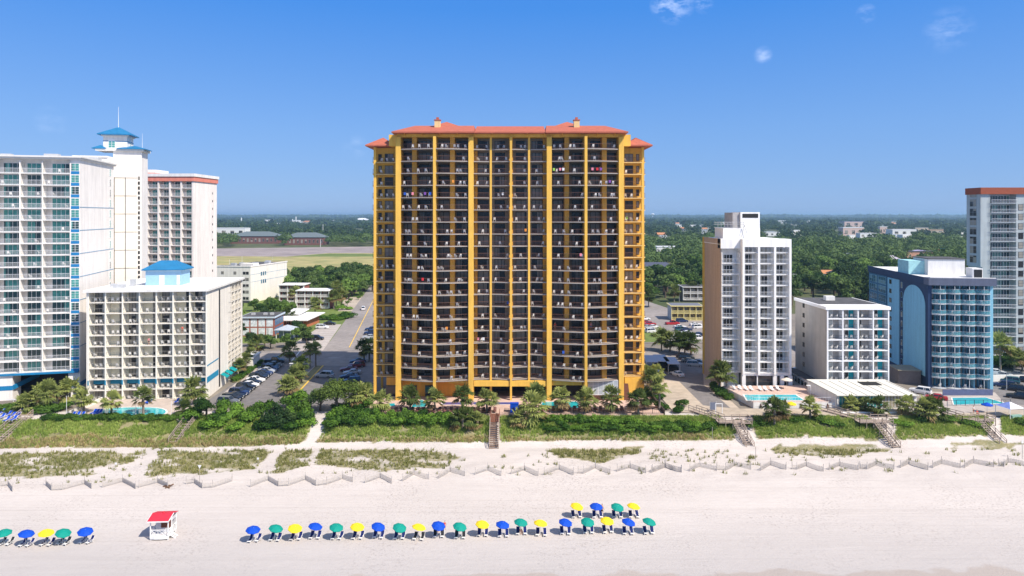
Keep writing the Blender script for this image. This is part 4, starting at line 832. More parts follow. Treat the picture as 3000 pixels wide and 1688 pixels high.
p = at(2852, 1213, 0); person((p.x, p.y, zt(p.x, p.y)), .5, 'stand', 'person in white standing on the bank left of the white canopy tent', whc, blc)
p = at(2866, 1219, .0); person((p.x, p.y + .3, zt(p.x, p.y)), .1, 'sit', 'person in red sitting on the grass before the blue parasol', redc, redc)
for (px, row, lab, t_, b_) in ((1731, 15, 'person in pink standing on a lower balcony of the yellow hotel', pinkc, bluc), (1626, 15, 'person in a red top at a balcony rail, right half of yellow hotel', redc, blc), (1216, 4, 'person in blue at an upper left balcony of the yellow hotel', bluc, whc), (1650, 2, 'person in red high up on the right half of the yellow hotel', redc, whc), (1440, 9, 'person in black at a middle balcony of the yellow hotel', blc, blc), (1758, 2, 'person in pink high up at the right of the yellow hotel', pinkc, redc)):
    person((XY(px, 155.3), 155.3, Lz(row)), .2, 'stand', lab, t_, b_)
for (c_, k, lab, t_) in ((3, 6, 'person in pink on the fourth bay balcony of the cream hotel', pinkc), (5, 7, 'person in red on the sixth bay balcony of the cream hotel', redc)):
    person(wpt(B, (xsB[c_] + xsB[c_ + 1]) / 2, .5, .15 + (k - 1) * PB), .2, 'stand', lab, t_, blc)
# ------------------------------------------------------------------ towels hung over the rails of the yellow hotel
CC = {'pink': pinkc, 'red': redc, 'white': whc, 'blue': bluc, 'purple': M('purple_cloth', (.22, .08, .35), .8), 'orange': orc, 'green': M('lime_cloth', (.30, .55, .10), .8)}
for px, row, c_ in [(1623, 2, 'green'), (1641, 2, 'pink'), (1650, 2, 'white'), (1734, 2, 'pink'), (1748, 2, 'red'), (1759, 2, 'purple'), (1186, 4, 'blue'), (1210, 4, 'pink'), (1247, 4, 'purple'), (1262, 4, 'blue'), (1845, 6, 'green'), (1488, 13, 'blue'), (1473, 4, 'white'), (1786, 3, 'purple'), (1328, 3, 'orange'), (1400, 16, 'pink'), (1416, 16, 'white'), (1700, 9, 'pink'), (1240, 11, 'red'), (1540, 7, 'orange'), (1650, 17, 'blue'), (1310, 15, 'orange')]:
    x = XY(px, 153.5); yy = (.15 + bulge(x, XA, XC, 1.85)) if x < XC else (.5 if x < XG else (.15 + bulge(x, XG, XI, 1.85) if x < XI else 3.35)); g = G(CC[c_]); w_ = .24
    for q in range(6):
        a, b = -w_ + q * w_ / 3, -w_ + (q + 1) * w_ / 3; da, db = .02 * math.sin(q * 2.1 + px), .02 * math.sin((q + 1) * 2.1 + px)
        g.hexa([(a, -.05 + da, .55), (b, -.05 + db, .53), (b, -.035 + db, .53), (a, -.035 + da, .55), (a, -.05, 1.12), (b, -.05, 1.12), (b, .05, 1.14), (a, .05, 1.14)])
    g.obj('beach_towel', None, (x, Y0 + yy, Lz(row)), 0, '%s towel over a rail of the yellow hotel, %s balcony row down, %s' % (c_, ORD[row], 'left part' if x < XC else 'middle part' if x < XG else 'right part'), 'towel', 'towels hung over balcony rails')
# ------------------------------------------------------------------ balcony furniture
cw = M('white_plastic', (.78, .76, .72), .5, .04)
cg = G(cw)
for sx in (-.22, .22):
    for sy in (-.2, .2): cg.box(sx - .02, sx + .02, sy - .02, sy + .02, 0, .42)
    cg.box(sx - .03, sx + .03, -.22, .22, .62, .66)
cg.box(-.25, .25, -.23, .23, .42, .46); cg.hexa([(-.24, .2, .46), (.24, .2, .46), (.24, .24, .46), (-.24, .24, .46), (-.22, .34, .98), (.22, .34, .98), (.22, .38, .98), (-.22, .38, .98)])
CHAIRS.sort(key=lambda c: (Vector(c[0]) - Vector((0, 0, H))).length)
pick = CHAIRS[:300]
for loc, rz, lab in pick: cg.obj('balcony_chair', None, loc, rz, lab, 'chair', 'white chairs on the hotel balconies')
g = G()
for loc, rz, lab in CHAIRS[300:]: g.join(cg, loc, rz)
g.obj('balcony_chairs', None, label='white plastic chairs on the higher and farther hotel balconies', cat='chairs', kind='stuff')
# ------------------------------------------------------------------ lifeguard stand
p = atT(475, 1574); LS = empty('lifeguard_stand', p, R(3), 'white wooden lifeguard stand with a red roof and railed platform on the beach', 'lifeguard stand')
LS.scale = (1.0, .9, .93); wd = M('white_painted_wood', (.82, .82, .80), .6, .04); redr = M('red_roof_paint', (.62, .03, .055), .6, .06)
g = G(wd); g.box(-1.25, 1.25, -1.0, 1.9, .42, .55)
g.prism([(-1.27, -1.02), (-.5, -1.18), (.3, -1.18), (1.27, -1.02), (1.27, -.9), (-1.27, -.9)], .18, .60); g.obj('platform', LS)
for x in (-1.15, 1.15):
    for y in (-.9, 1.8): G(wd).box(x - .07, x + .07, y - .07, y + .07, -.25 if y > 0 else 0, .42).obj('leg', LS)
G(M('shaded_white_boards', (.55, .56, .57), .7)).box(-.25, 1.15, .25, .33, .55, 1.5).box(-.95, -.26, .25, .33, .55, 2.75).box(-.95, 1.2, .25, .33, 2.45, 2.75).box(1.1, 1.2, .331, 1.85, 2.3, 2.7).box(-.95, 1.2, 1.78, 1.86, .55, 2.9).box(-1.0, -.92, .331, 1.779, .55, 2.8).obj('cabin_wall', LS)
G(M('dark_wood_inside', (.16, .06, .035), .8)).box(-.22, 1.1, .20, .246, 1.35, 2.45).obj('cupboard', LS)
for x, y in ((-1.2, -.95), (1.2, -.95), (1.2, 1.85), (-1.2, 1.85), (1.2, .3)): G(wd).box(x - .06, x + .06, y - .06, y + .06, .55, 3.0).obj('post', LS)
def xr(a, b, z0, z1, n):
    g = G(wd); a = Vector(a); b = Vector(b); g.beam(a + Vector((0, 0, z1)), b + Vector((0, 0, z1)), .07, .10); g.beam(a + Vector((0, 0, z0)), b + Vector((0, 0, z0)), .06, .08)
    for k in range(n):
        p0 = a + (b - a) * k / n; p1 = a + (b - a) * (k + 1) / n
        g.beam(p0 + Vector((0, 0, z0)), p1 + Vector((0, 0, z1)), .055); g.beam(p0 + Vector((0, 0, z1)), p1 + Vector((0, 0, z0)), .055); g.beam(p1 + Vector((0, 0, z0)), p1 + Vector((0, 0, z1)), .06)
    return g
xr((-1.2, -.97, .55), (.85, -.97, .55), .12, .95, 2).obj('railing', LS); xr((1.22, -.9, .55), (1.22, 1.8, .55), .12, .95, 3).obj('railing', LS); xr((-1.22, -.9, .55), (-1.22, 1.8, .55), .12, .95, 3).obj('railing', LS)
g = G(wd); g.beam((1.25, -.4, .5), (2.0, -.4, -.05), .06, .12); g.beam((1.25, .5, .5), (2.0, .5, -.05), .06, .12)
for k in range(3): g.box(1.3 + k * .22, 1.5 + k * .22, -.38, .48, .38 - k * .16, .42 - k * .16)
g.obj('steps', LS)
g = G(redr); g.hexa([(-1.5, -1.35, 2.92), (1.4, -1.35, 2.92), (1.4, .45, 3.42), (-1.5, .45, 3.42), (-1.5, -1.35, 3.0), (1.4, -1.35, 3.0), (1.4, .45, 3.5), (-1.5, .45, 3.5)])
g.hexa([(-1.5, .46, 3.42), (1.4, .46, 3.42), (1.4, 2.2, 2.95), (-1.5, 2.2, 2.95), (-1.5, .46, 3.5), (1.4, .46, 3.5), (1.4, 2.2, 3.03), (-1.5, 2.2, 3.03)]); rf = g.obj('roof', LS)
G(redr).tube([(0, .45, 3.46), (0, .45, 3.68)], [.16, .12], 8).obj('roof_vent', rf)
G(wd).beam((1.43, -1.37, 2.93), (1.43, .45, 3.43), .05, .16).beam((-1.53, -1.37, 2.93), (-1.53, .45, 3.43), .05, .16).box(-1.5, 1.4, -1.40, -1.36, 2.80, 2.97).obj('fascia', rf)
# ------------------------------------------------------------------ sand fences
fm = M('weathered_slats', (.50, .46, .42), .95, .15, 3)
def fence(pts, lab):
    root = empty('sand_fence', atT(*pts[0]), 0, lab, 'fence', 'zigzag sand fences along the dune foot'); o = root.location
    for a, b in zip(pts, pts[1:]):
        a = atT(*a); b = atT(*b); d = b - a; n = max(3, int(d.length / .105)); g = G(fm)
        for k in range(n + 1):
            p = a + d * k / n; z = zt(p.x, p.y); hh = .82 + .08 * math.sin(k * 1.7); p2 = p - o; zz = z - o.z
            g.beam((p2.x, p2.y, zz - .05), (p2.x + .02 * math.sin(k * 2.3), p2.y, zz + hh), .03, .045)
        q0 = a - o; q1 = b - o
        for hh in (.25, .75): g.beam((q0.x, q0.y, q0.z + hh), (q1.x, q1.y, q1.z + hh), .02)
        g.obj('slat_panel', root)
    for a in pts:
        a = atT(*a) - o; G(fm).tube([(a.x, a.y, a.z - .2), (a.x, a.y, a.z + 1.35)], .055, 6).obj('post', root)
z2 = lambda pts, ox, oy, s: [(ox + x / s, oy + y / s) for x, y in pts]
FEN = [z2([(0, 668), (70, 662), (110, 715)], 0, 1200, 2.969), z2([(400, 660), (450, 705), (545, 700), (735, 650), (797, 690)], 0, 1200, 2.969), z2([(893, 680), (1065, 632), (1180, 692)], 0, 1200, 2.969),
       z2([(1210, 680), (1370, 638), (1460, 680)], 0, 1200, 2.969), z2([(1620, 650), (1690, 640), (1760, 686), (1850, 680), (2020, 625)], 0, 1200, 2.969),
       z2([(200, 470), (388, 395), (500, 460), (610, 455), (790, 390), (905, 450)], 680, 1300, 3.68), z2([(905, 455), (1020, 440), (1190, 380), (1300, 415)], 680, 1300, 3.68), z2([(1435, 425), (1595, 365), (1720, 430)], 680, 1300, 3.68),
       z2([(1840, 405), (1960, 335), (2120, 385)], 680, 1300, 3.68), z2([(2230, 375), (2350, 300), (2510, 350)], 680, 1300, 3.68), z2([(340, 335), (475, 285), (620, 350)], 1300, 1300, 3.68),
       z2([(730, 330), (870, 285), (1020, 350)], 1300, 1300, 3.68), z2([(1085, 335), (1245, 275), (1400, 335)], 1300, 1300, 3.68), z2([(1450, 320), (1510, 325), (1635, 262), (1795, 328)], 1300, 1300, 3.68), z2([(1870, 300), (2010, 262), (2180, 318)], 1300, 1300, 3.68),
       z2([(2250, 300), (2390, 250), (2565, 310)], 1300, 1300, 3.68), z2([(20, 435), (112, 398), (225, 430)], 1900, 1200, 2.342), z2([(285, 425), (352, 395), (468, 422)], 1900, 1200, 2.342), z2([(470, 415), (530, 418), (587, 386), (702, 412)], 1900, 1200, 2.342),
       z2([(770, 420), (838, 380), (945, 412)], 1900, 1200, 2.342), z2([(985, 408), (1018, 413), (1083, 388), (1200, 425)], 1900, 1200, 2.342), z2([(1240, 415), (1312, 387), (1440, 415)], 1900, 1200, 2.342), z2([(1450, 405), (1500, 410), (1560, 382), (1685, 412)], 1900, 1200, 2.342),
       z2([(1730, 400), (1787, 372), (1918, 414)], 1900, 1200, 2.342), z2([(1950, 400), (2010, 372), (2140, 402)], 1900, 1200, 2.342), z2([(2170, 400), (2230, 368), (2370, 395)], 1900, 1200, 2.342), z2([(2400, 388), (2440, 392), (2465, 362), (2600, 392)], 1900, 1200, 2.342)]
for i, f_ in enumerate(FEN):
    dd = 'grey slatted sand fence section, %s along the dune foot counting from the left edge' % (ORD[i] if i < 22 else 'number %d' % (i + 1)) if i < 20 else 'grey slatted sand fence section, %s from the right edge along the dune foot' % ORD[len(FEN) - 1 - i]
    fence(f_, dd)
# drift wood at one fence end
p = atT(492, 1428); g = G(M('drift_wood', (.16, .09, .05), .95, .3, 3))
g.beam((-.6, .3, .2), (.5, -.5, .1), .18); g.beam((-.2, -.5, .1), (.7, .5, .35), .16); g.beam((-.9, .1, .1), (.2, .2, .3), .14); g.obj('driftwood', None, p, 0, 'pile of brown driftwood planks at the end of a sand fence', 'driftwood')
# signs and posts on the dune
def pole(px, py, h, lab, terr=True, name='post', top=None, m=None):
    p = atT(px, py) if terr else at(px, py, 0); o = empty(name, p, 0, lab, name.replace('_', ' ')); m = m or M('weathered_post', (.40, .36, .31), .9, .15)
    G(m).tube([(0, 0, -.2), (0, 0, h)], .045, 6).obj('pole', o)
    if top: top.obj('board', o, (0, -.05, h - .1))
    return o
pole(585, 1416, 2.9, 'thin post with a white triangular marker behind a sand fence', top=G(whc).prism([(-.35, 0), (.35, 0), (0, -.01)], 0, .01) and G(whc).quad([(-.32, 0, .25), (0, 0, -.35), (.32, 0, .25)]).quad([(-.32, .03, .25), (.32, .03, .25), (0, .03, -.35)]), name='marker_post')
pole(340, 1377, 1.2, 'short marker post with a white plate in the left dune grass', top=G(whc).box(-.18, .18, -.02, .02, -.12, .22), name='marker_post')
pole(756, 1362, 1.2, 'short white plate on a post in the middle left dune grass', top=G(whc).box(-.18, .18, -.02, .02, -.12, .22), name='marker_post')
pole(2214, 1350, 2.6, 'thin bare wooden post on the sand right of a boardwalk'); pole(2087, 1284, 2.2, 'thin pale post at the edge of the right grassy bank'); pole(2995, 1345, 3.2, 'thin post with a pale plate at the right edge of the dunes', top=G(whc).box(-.2, .2, -.02, .02, -.2, .3))
pole(418, 1345, 1.6, 'orange-tipped thin post beside the left dune path')
# ------------------------------------------------------------------ beach accesses
wood = M('weathered_boards', (.36, .29, .24), .9, .15, 2.5); woodd = M('dark_boards', (.20, .085, .055), .85, .2, 2.5)
def stairs(name, a, b, za, zb, w, m, lab, n=11, railm=None, flat=None):
    """flight from a (top) to b (bottom) on the ground, with side rails"""
    a = Vector((a[0], a[1], 0)); b = Vector((b[0], b[1], 0)); d = (b - a); L_ = d.length; u = d / L_; v = Vector((-u.y, u.x, 0)); o = empty(name, (a.x, a.y, 0), 0, lab, 'beach stairs'); railm = railm or m
    for k in range(n):
        c0 = u * L_ * k / n; c1 = u * L_ * (k + .86) / n; z = za + (zb - za) * (k + .5) / n
        pts = [c0 - v * w / 2, c1 - v * w / 2, c1 + v * w / 2, c0 + v * w / 2]
        G(m).prism([(q.x, q.y) for q in pts], z - .06, z).obj('tread', o)
    for s in (-1, 1):
        e0 = v * s * (w / 2 + .05); g = G(railm); g.beam(tuple(e0 + Vector((0, 0, za + 1))), tuple(e0 + u * L_ + Vector((0, 0, zb + 1))), .10, .09); g.beam(tuple(e0 + Vector((0, 0, za + .55))), tuple(e0 + u * L_ + Vector((0, 0, zb + .55))), .06, .10); g.beam(tuple(e0 + Vector((0, 0, za - .1))), tuple(e0 + u * L_ + Vector((0, 0, zb - .1))), .09, .22)
        for k in range(5): q = e0 + u * L_ * k / 4; z = za + (zb - za) * k / 4; g.beam((q.x, q.y, z - 1.3), (q.x, q.y, z + 1.05), .10)
        g.obj('handrail', o)
    return o, a
def platform(o, rel, x0, x1, y0, y1, z, m, rails_=()):
    g = G(m); n = max(2, int((x1 - x0) / .35))
    for k in range(n): g.box(x0 + (x1 - x0) * k / n, x0 + (x1 - x0) * (k + .9) / n, y0, y1, z - .06, z)
    g.v = [(q[0] - rel.x, q[1] - rel.y, q[2]) for q in g.v]; g.obj('platform', o)
    g = G(m)
    for (a, b) in rails_:
        a = Vector((a[0] - rel.x, a[1] - rel.y, z)); b = Vector((b[0] - rel.x, b[1] - rel.y, z)); g.beam(a + Vector((0, 0, 1)), b + Vector((0, 0, 1)), .1, .09); g.beam(a + Vector((0, 0, .5)), b + Vector((0, 0, .5)), .06, .12); n = max(1, int((b - a).length / 1.3))
        for k in range(n + 1): q = a + (b - a) * k / n; g.beam(q - Vector((0, 0, z + 2.8)) * .8, q + Vector((0, 0, 1.05)), .10)
    if g.f: g.obj('handrail', o)
def access(pxL, lab, Yb, zt0=.9):
    x = XY(pxL, Yb - 4); o, rel = stairs('beach_stairs', (x, Yb), (x + .9, Yb - 5.0), .15, -2.95, 1.5, wood, lab, 10)
    platform(o, rel, x - 3.6, x - .8, Yb + .3, Yb + 2.6, .2, wood, [((x - 3.6, Yb + .3), (x - .85, Yb + .3)), ((x - 3.6, Yb + .3), (x - 3.6, Yb + 2.2))])
    platform(o, rel, x - .79, x + 3.0, Yb + .02, Yb + 2.6, .2, wood, [((x + .8, Yb + .05), (x + 3.0, Yb + .05)), ((x + 3.0, Yb + .1), (x + 3.0, Yb + 2.6)), ((x - .3, Yb + 2.6), (x + 3.0, Yb + 2.6))])
    g = G(wood); xa, ya = x - 6.6, Yb + 9.0; xb_, yb_ = x - 2.6, Yb + 2.6
    for k in range(16):
        t = k / 16; t2 = (k + .9) / 16; pts = [(xa + (xb_ - xa) * t - .8, ya + (yb_ - ya) * t), (xa + (xb_ - xa) * t + .8, ya + (yb_ - ya) * t), (xa + (xb_ - xa) * t2 + .8, ya + (yb_ - ya) * t2), (xa + (xb_ - xa) * t2 - .8, ya + (yb_ - ya) * t2)]
        g.prism([(q[0] - rel.x, q[1] - rel.y) for q in pts], .34 - t * .12, .40 - t * .12)
    g.obj('ramp', o)
    for s in (-.85, .85):
        g = G(wood); g.beam((xa + s - rel.x, ya - rel.y, 1.4), (xb_ + s - rel.x, yb_ - rel.y, 1.25), .1, .09); g.beam((xa + s - rel.x, ya - rel.y, .9), (xb_ + s - rel.x, yb_ - rel.y, .75), .06, .1)
        for k in range(6): t = k / 5; g.beam((xa + (xb_ - xa) * t + s - rel.x, ya + (yb_ - ya) * t - rel.y, -1.6), (xa + (xb_ - xa) * t + s - rel.x, ya + (yb_ - ya) * t - rel.y, 1.4 - .15 * t), .09)
        g.obj('handrail', o)
xc = XY(1450, 140)
o_, r_ = stairs('beach_stairs', (xc, 137.6), (xc, 131.0), .25, -2.95, 1.7, M('brown_grey_boards', (.26, .17, .125), .9, .15, 2.5), 'long dark brown wooden stairs running down from the yellow hotel deck', 14, wood)
platform(o_, r_, xc - .9, xc + .9, 137.62, 143.3, .3, woodd, [((xc - .9, 137.65), (xc - .9, 143.2)), ((xc + .9, 137.65), (xc + .9, 143.2))])
access(2180, 'grey wooden boardwalk with stairs below the tan and white tower', 136.8)
access(2606, 'grey wooden boardwalk with stairs below the glazed pool house', 137.0)
access(2915, 'grey wooden boardwalk with stairs near the white canopy tent', 138.4)
a_ = atT(556, 1240); b_ = atT(512, 1292); stairs('beach_stairs', (a_.x, 141), (b_.x, 133.2), .75, -2.4, 1.8, wood, 'short weathered stairs through the shrubs right of the kidney-shaped pool', 10)
a_ = atT(62, 1232); b_ = atT(8, 1290); stairs('beach_stairs', (a_.x, 141.4), (b_.x - 1, 133.2), .75, -2.4, 2.6, wood, 'wide grey wooden stairs at the left edge beside the blue loungers', 12)
# ------------------------------------------------------------------ pools and decks
water = M('pool_water', (.03, .40, .44), .08, .18, .7, spec=.6, bump=.01); water2 = M('pool_water_light', (.05, .46, .50), .08, .18, .7, spec=.6); rimm = M('pool_rim', (.74, .72, .68), .7)
def pool(lab, pts, z, m=water, name='swimming_pool'):
    cx = sum(p[0] for p in pts) / len(pts); cy = sum(p[1] for p in pts) / len(pts); o = empty(name, (cx, cy, z), 0, lab, 'pool')
    P = [(p[0] - cx, p[1] - cy) for p in pts]; G(rimm).prism([(x * 1.06, y * 1.10) for x, y in P], -.02, .03).obj('coping', o); G(m).prism(P, -.01, .035).obj('water_surface', o); return o
kid = []
for t in np.linspace(0, 2 * math.pi, 26)[:-1]:
    px = 390 + 96 * math.cos(t); py = 1207 - 15.5 * math.sin(t) * (1 + .12 * math.cos(2 * t)) - (1.5 if math.sin(t) > 0 else 0) * math.cos(t + .4); kid.append(at(px, py, .28)[:2])
pool('kidney-shaped blue pool on the deck before the cream hotel', kid, .28, water2)
R4 = lambda *q: [at(a, b, .28)[:2] for a, b in q]
pool('turquoise pool before the right half of the yellow hotel', R4((1583, 1195), (1697, 1195), (1694, 1181), (1688, 1177), (1590, 1178)), .28)
pool('small green pool between palms before the yellow hotel', R4((1206, 1193), (1246, 1192), (1248, 1178), (1236, 1172), (1222, 1176), (1210, 1186)), .28)
pool('small green wading pool at the left of the yellow hotel deck', R4((1128, 1190), (1158, 1190), (1156, 1182), (1138, 1183)), .28)
pool('long narrow lazy river crossing the yellow hotel deck', R4((1296, 1186), (1512, 1185), (1512, 1180), (1500, 1179), (1302, 1179)), .28, M('lazy_river_water', (.10, .10, .30), .1, .1, spec=.6), 'lazy_river')
# deck fences
def deckfence(lab, pts, m, h=1.1, gap=2.0, balu=.4, z=.28):
    o = empty('deck_fence', (pts[0][0], pts[0][1], 0), 0, lab, 'fence'); x0, y0 = pts[0]
    g = rail([(x - x0, y - y0) for x, y in pts], m, h=h, gap=balu, t=.02); g.v = [(a, b, c + z) for a, b, c in g.v]; g.obj('fence_panel', o)
    for a, b in zip(pts, pts[1:]):
        L_ = math.dist(a, b); n = max(1, int(L_ / gap))
        for k in range(n + (b == pts[-1])): x = a[0] + (b[0] - a[0]) * k / n; y = a[1] + (b[1] - a[1]) * k / n; G(m).box(x - x0 - .04, x - x0 + .04, y - y0 - .04, y - y0 + .04, z - .1, z + h + .1).obj('post', o)
    return o
blk = M('black_iron', (.02, .02, .022), .5)
deckfence('black iron fence along the front of the yellow hotel pool deck, left part', [(-33, 143.4), (-5.2, 143.4)], blk); deckfence('black iron fence along the front of the yellow hotel pool deck, right part', [(-1.5, 143.4), (31.6, 143.4)], blk)
G(M('dark_side_wall', (.07, .05, .04), .9)).box(31.85, 32.1, 143.2, 158, -.3, 1.1).obj('boundary_wall', None, label='dark low wall on the right side of the yellow hotel deck', cat='wall')
G(M('dark_side_wall', (.07, .05, .04), .9)).box(-33.5, -33.25, 143.2, 158, -.3, 1.1).obj('boundary_wall', None, label='dark low wall on the left side of the yellow hotel deck', cat='wall')
G(crm).beam((-92.0, 153.2, .45), (-92.3, 142.4, .45), .3, 1.3).obj('boundary_wall', None, label='pale garden wall between the left hotel gardens', cat='wall')
for i, px in enumerate((195, 300, 398, 502)): pole(px, 1222 if px != 502 else 1223, 3.4 if i else 4.4, 'thin white post on the cream hotel pool deck, %s from left' % ORD[i], False, 'deck_post', m=whc)
# raised pool terrace of the white and tan tower
tp = empty('pool_terrace', (51, 148, 0), 0, 'raised white-walled pool terrace before the tan and white tower', 'terrace'); g = G(white, deckp)
g.prism([(1.4, .2), (19.8, .2), (19.4, 15), (-1, 14.2)], -.6, 1.35, 0, 1); g.obj('retaining_wall', tp)
g = G(M('brown_bracket', (.12, .06, .04)))
for k in range(6): x = 3 + k * 2.9; g.hexa([(x - .25, .0, .2), (x + .25, .0, .2), (x + .25, .19, .2), (x - .25, .19, .2), (x - .06, .1, 1.1), (x + .06, .1, 1.1), (x + .06, .19, 1.1), (x - .06, .19, 1.1)])
g.obj('bracket', tp)
r = rail([(-.9, 13.5), (1.5, .3), (19.6, .3), (19.4, 12)], whc, gap=.6, t=.03, h=1.05); r.v = [(a, b, c + 1.35) for a, b, c in r.v]; r.obj('railing', tp)
R5 = lambda *q: [at(a, b, 1.4)[:2] for a, b in q]
pool('turquoise pool on the raised terrace of the tan and white tower', R5((2190, 1173), (2355, 1173), (2330, 1157), (2180, 1157)), 1.4, water2)
# blue hotel pool
g = G(conc).prism([tuple(at(a, b, .2)[:2]) for a, b in ((2738, 1218), (2960, 1200), (2915, 1150), (2720, 1148))], -.5, .22); g.obj('pool_deck', kind='structure')
pool('turquoise pool before the blue hotel', [at(a, b, .24)[:2] for a, b in ((2795, 1186), (2945, 1182), (2888, 1165), (2790, 1166))], .24)
deckfence('dark fence on the seaward side of the blue hotel pool', [tuple(at(2775, 1192)[:2]), tuple(at(2960, 1190)[:2])], M('navy_rail', (.03, .05, .08)), gap=1.8, balu=1.0)
G(M('slate_blue_screen', (.10, .12, .22), .8)).box(0, 11.6, 0, .12, 0, 1.5).obj('screen_wall', None, (XY(2762, 158), 158, .1), 0, 'slate blue screen wall behind the blue hotel pool', 'wall')
# loungers on the decks
def lounger_geo(fr, sl):
    g = G(fr); g2 = G(sl)
    for s in (-.3, .3): g.beam((s, -.95, .32), (s, .35, .32), .05); g.beam((s, .35, .32), (s, .9, .80), .05); g.beam((s, -.85, 0), (s, -.85, .32), .05); g.beam((s, .3, 0), (s, .3, .32), .05)
    g2.hexa([(-.27, -.95, .33), (.27, -.95, .33), (.27, .35, .33), (-.27, .35, .33), (-.27, -.95, .37), (.27, -.95, .37), (.27, .35, .37), (-.27, .35, .37)]); g2.hexa([(-.27, .36, .34), (.27, .36, .34), (.27, .9, .8), (-.27, .9, .8), (-.27, .34, .38), (.27, .34, .38), (.27, .88, .84), (-.27, .88, .84)])
    return g, g2
lb = lounger_geo(whc, UC['blue']); lw = lounger_geo(whc, whc); lm = lounger_geo(M('dark_brown_frame', (.06, .03, .025)), M('brown_sling', (.20, .09, .08)))
def loungers(gg, pts, z, lab, grp, rz=math.pi * 0, cat='sun lounger'):
    for i, (px, py) in enumerate(pts):
        p = at(px, py, z); o = empty('sun_lounger', p, rz + rnd.uniform(-.1, .1), lab % ORD[i], cat, grp); gg[0].obj('frame', o); gg[1].obj('sling', o)
loungers(lm, [(1142 + 16.2 * k, 1207) for k in range(20)], .28, 'brown sun lounger in the left deck row of the yellow hotel, %s from left', 'brown sun loungers on the yellow hotel deck')
loungers(lm, [(1590 + 15.5 * k, 1203.5) for k in range(16)], .28, 'brown sun lounger in the right deck row of the yellow hotel, %s from left', 'brown sun loungers on the yellow hotel deck')
loungers(lw, [(2152, 1141), (2168, 1141), (2186, 1143), (2201, 1143), (2228, 1144), (2243, 1144), (2262, 1144), (2280, 1143)], 1.36, 'white sun lounger behind the terrace pool, %s from left', 'white sun loungers on the terrace')
loungers(lb, [(274 + 9 * k, 1213) for k in range(3)] + [(208 + 4 + 14 * k, 1221) for k in range(3)] + [(430 + 7 * k, 1182) for k in range(2)] + [(518 + 11 * k, 1180) for k in range(3)], .28, 'blue sun lounger around the kidney-shaped pool, %s counting front to back', 'blue sun loungers around the left pool')
loungers(lb, [(4, 1226), (20, 1234), (36, 1222), (50, 1222), (6, 1212), (24, 1218), (58, 1212), (40, 1232)], .15, 'blue sun lounger in the crowd at the left edge, %s of the crowd', 'blue sun loungers at the left edge')
loungers(lw, [(2552, 1184), (2561, 1186), (2612, 1181), (2622, 1182)], .32, 'white sun lounger on the pool house terrace, %s from left', 'white sun loungers before the pool house')
# canopy tent, parasols
p = at(2958, 1222); tt = empty('canopy_tent', p, .2, 'white canopy tent with one blue panel on the bank at the right', 'tent')
for sx in (-1.7, 1.7):
    for sy in (-1.7, 1.7): G(whc).box(sx - .04, sx + .04, sy - .04, sy + .04, 0, 2.2).obj('leg', tt)
G(whc, M('pale_blue_cloth', (.20, .28, .62), .8)).quad([(-1.8, -1.8, 2.2), (1.8, -1.8, 2.2), (0, 0, 3.2)]).quad([(1.8, -1.8, 2.2), (1.8, 1.8, 2.2), (0, 0, 3.2)]).quad([(1.8, 1.8, 2.2), (-1.8, 1.8, 2.2), (0, 0, 3.2)]).quad([(-1.8, 1.8, 2.2), (-1.8, -1.8, 2.2), (0, 0, 3.2)], 1).obj('canopy', tt)
G(M('green_table_cloth', (.25, .42, .36))).box(-.9, 1.5, -1.5, -.8, 0, .75).obj('table', tt)
def parasol(p, c, lab, R_=1.4, h=2.2):
    o = empty('parasol', p, 0, lab, 'parasol'); g = G(c); n = 8; b = [(R_ * math.cos(2 * math.pi * k / n), R_ * math.sin(2 * math.pi * k / n), h) for k in range(n)]
    for k in range(n): g.quad([b[k], b[(k + 1) % n], (0, 0, h + .5)]).quad([b[k], (b[k][0], b[k][1], h - .15), (b[(k + 1) % n][0], b[(k + 1) % n][1], h - .15), b[(k + 1) % n]])
    g.obj('canopy', o); G(whc).tube([(0, 0, 0), (0, 0, h + .4)], .03, 6).obj('pole', o)
parasol(at(2892, 1212), UC['blue'], 'blue parasol beside the white canopy tent', 1.1, 1.9); parasol(at(2318, 1208), UC['yellow'], 'yellow parasol between the palms below the raised terrace', 1.1, 1.8); parasol(at(2305, 1140, 1.35), M('cream_cloth', (.7, .62, .52)), 'closed-in cream parasol at the right of the raised terrace', 1.3)
g = G(UC['blue']).box(-.9, .9, -.7, .7, 0, 1.9); g.box(-.95, .95, -.75, -.2, 1.9, 2.0); o = g.obj('equipment_box', None, at(1507, 1207, .28), 0, 'bright blue box beside the dark brown stairs on the deck', 'box')
G(blk).box(-.25, -.1, -.8, -.7, .2, 1.2).obj('handle', o)
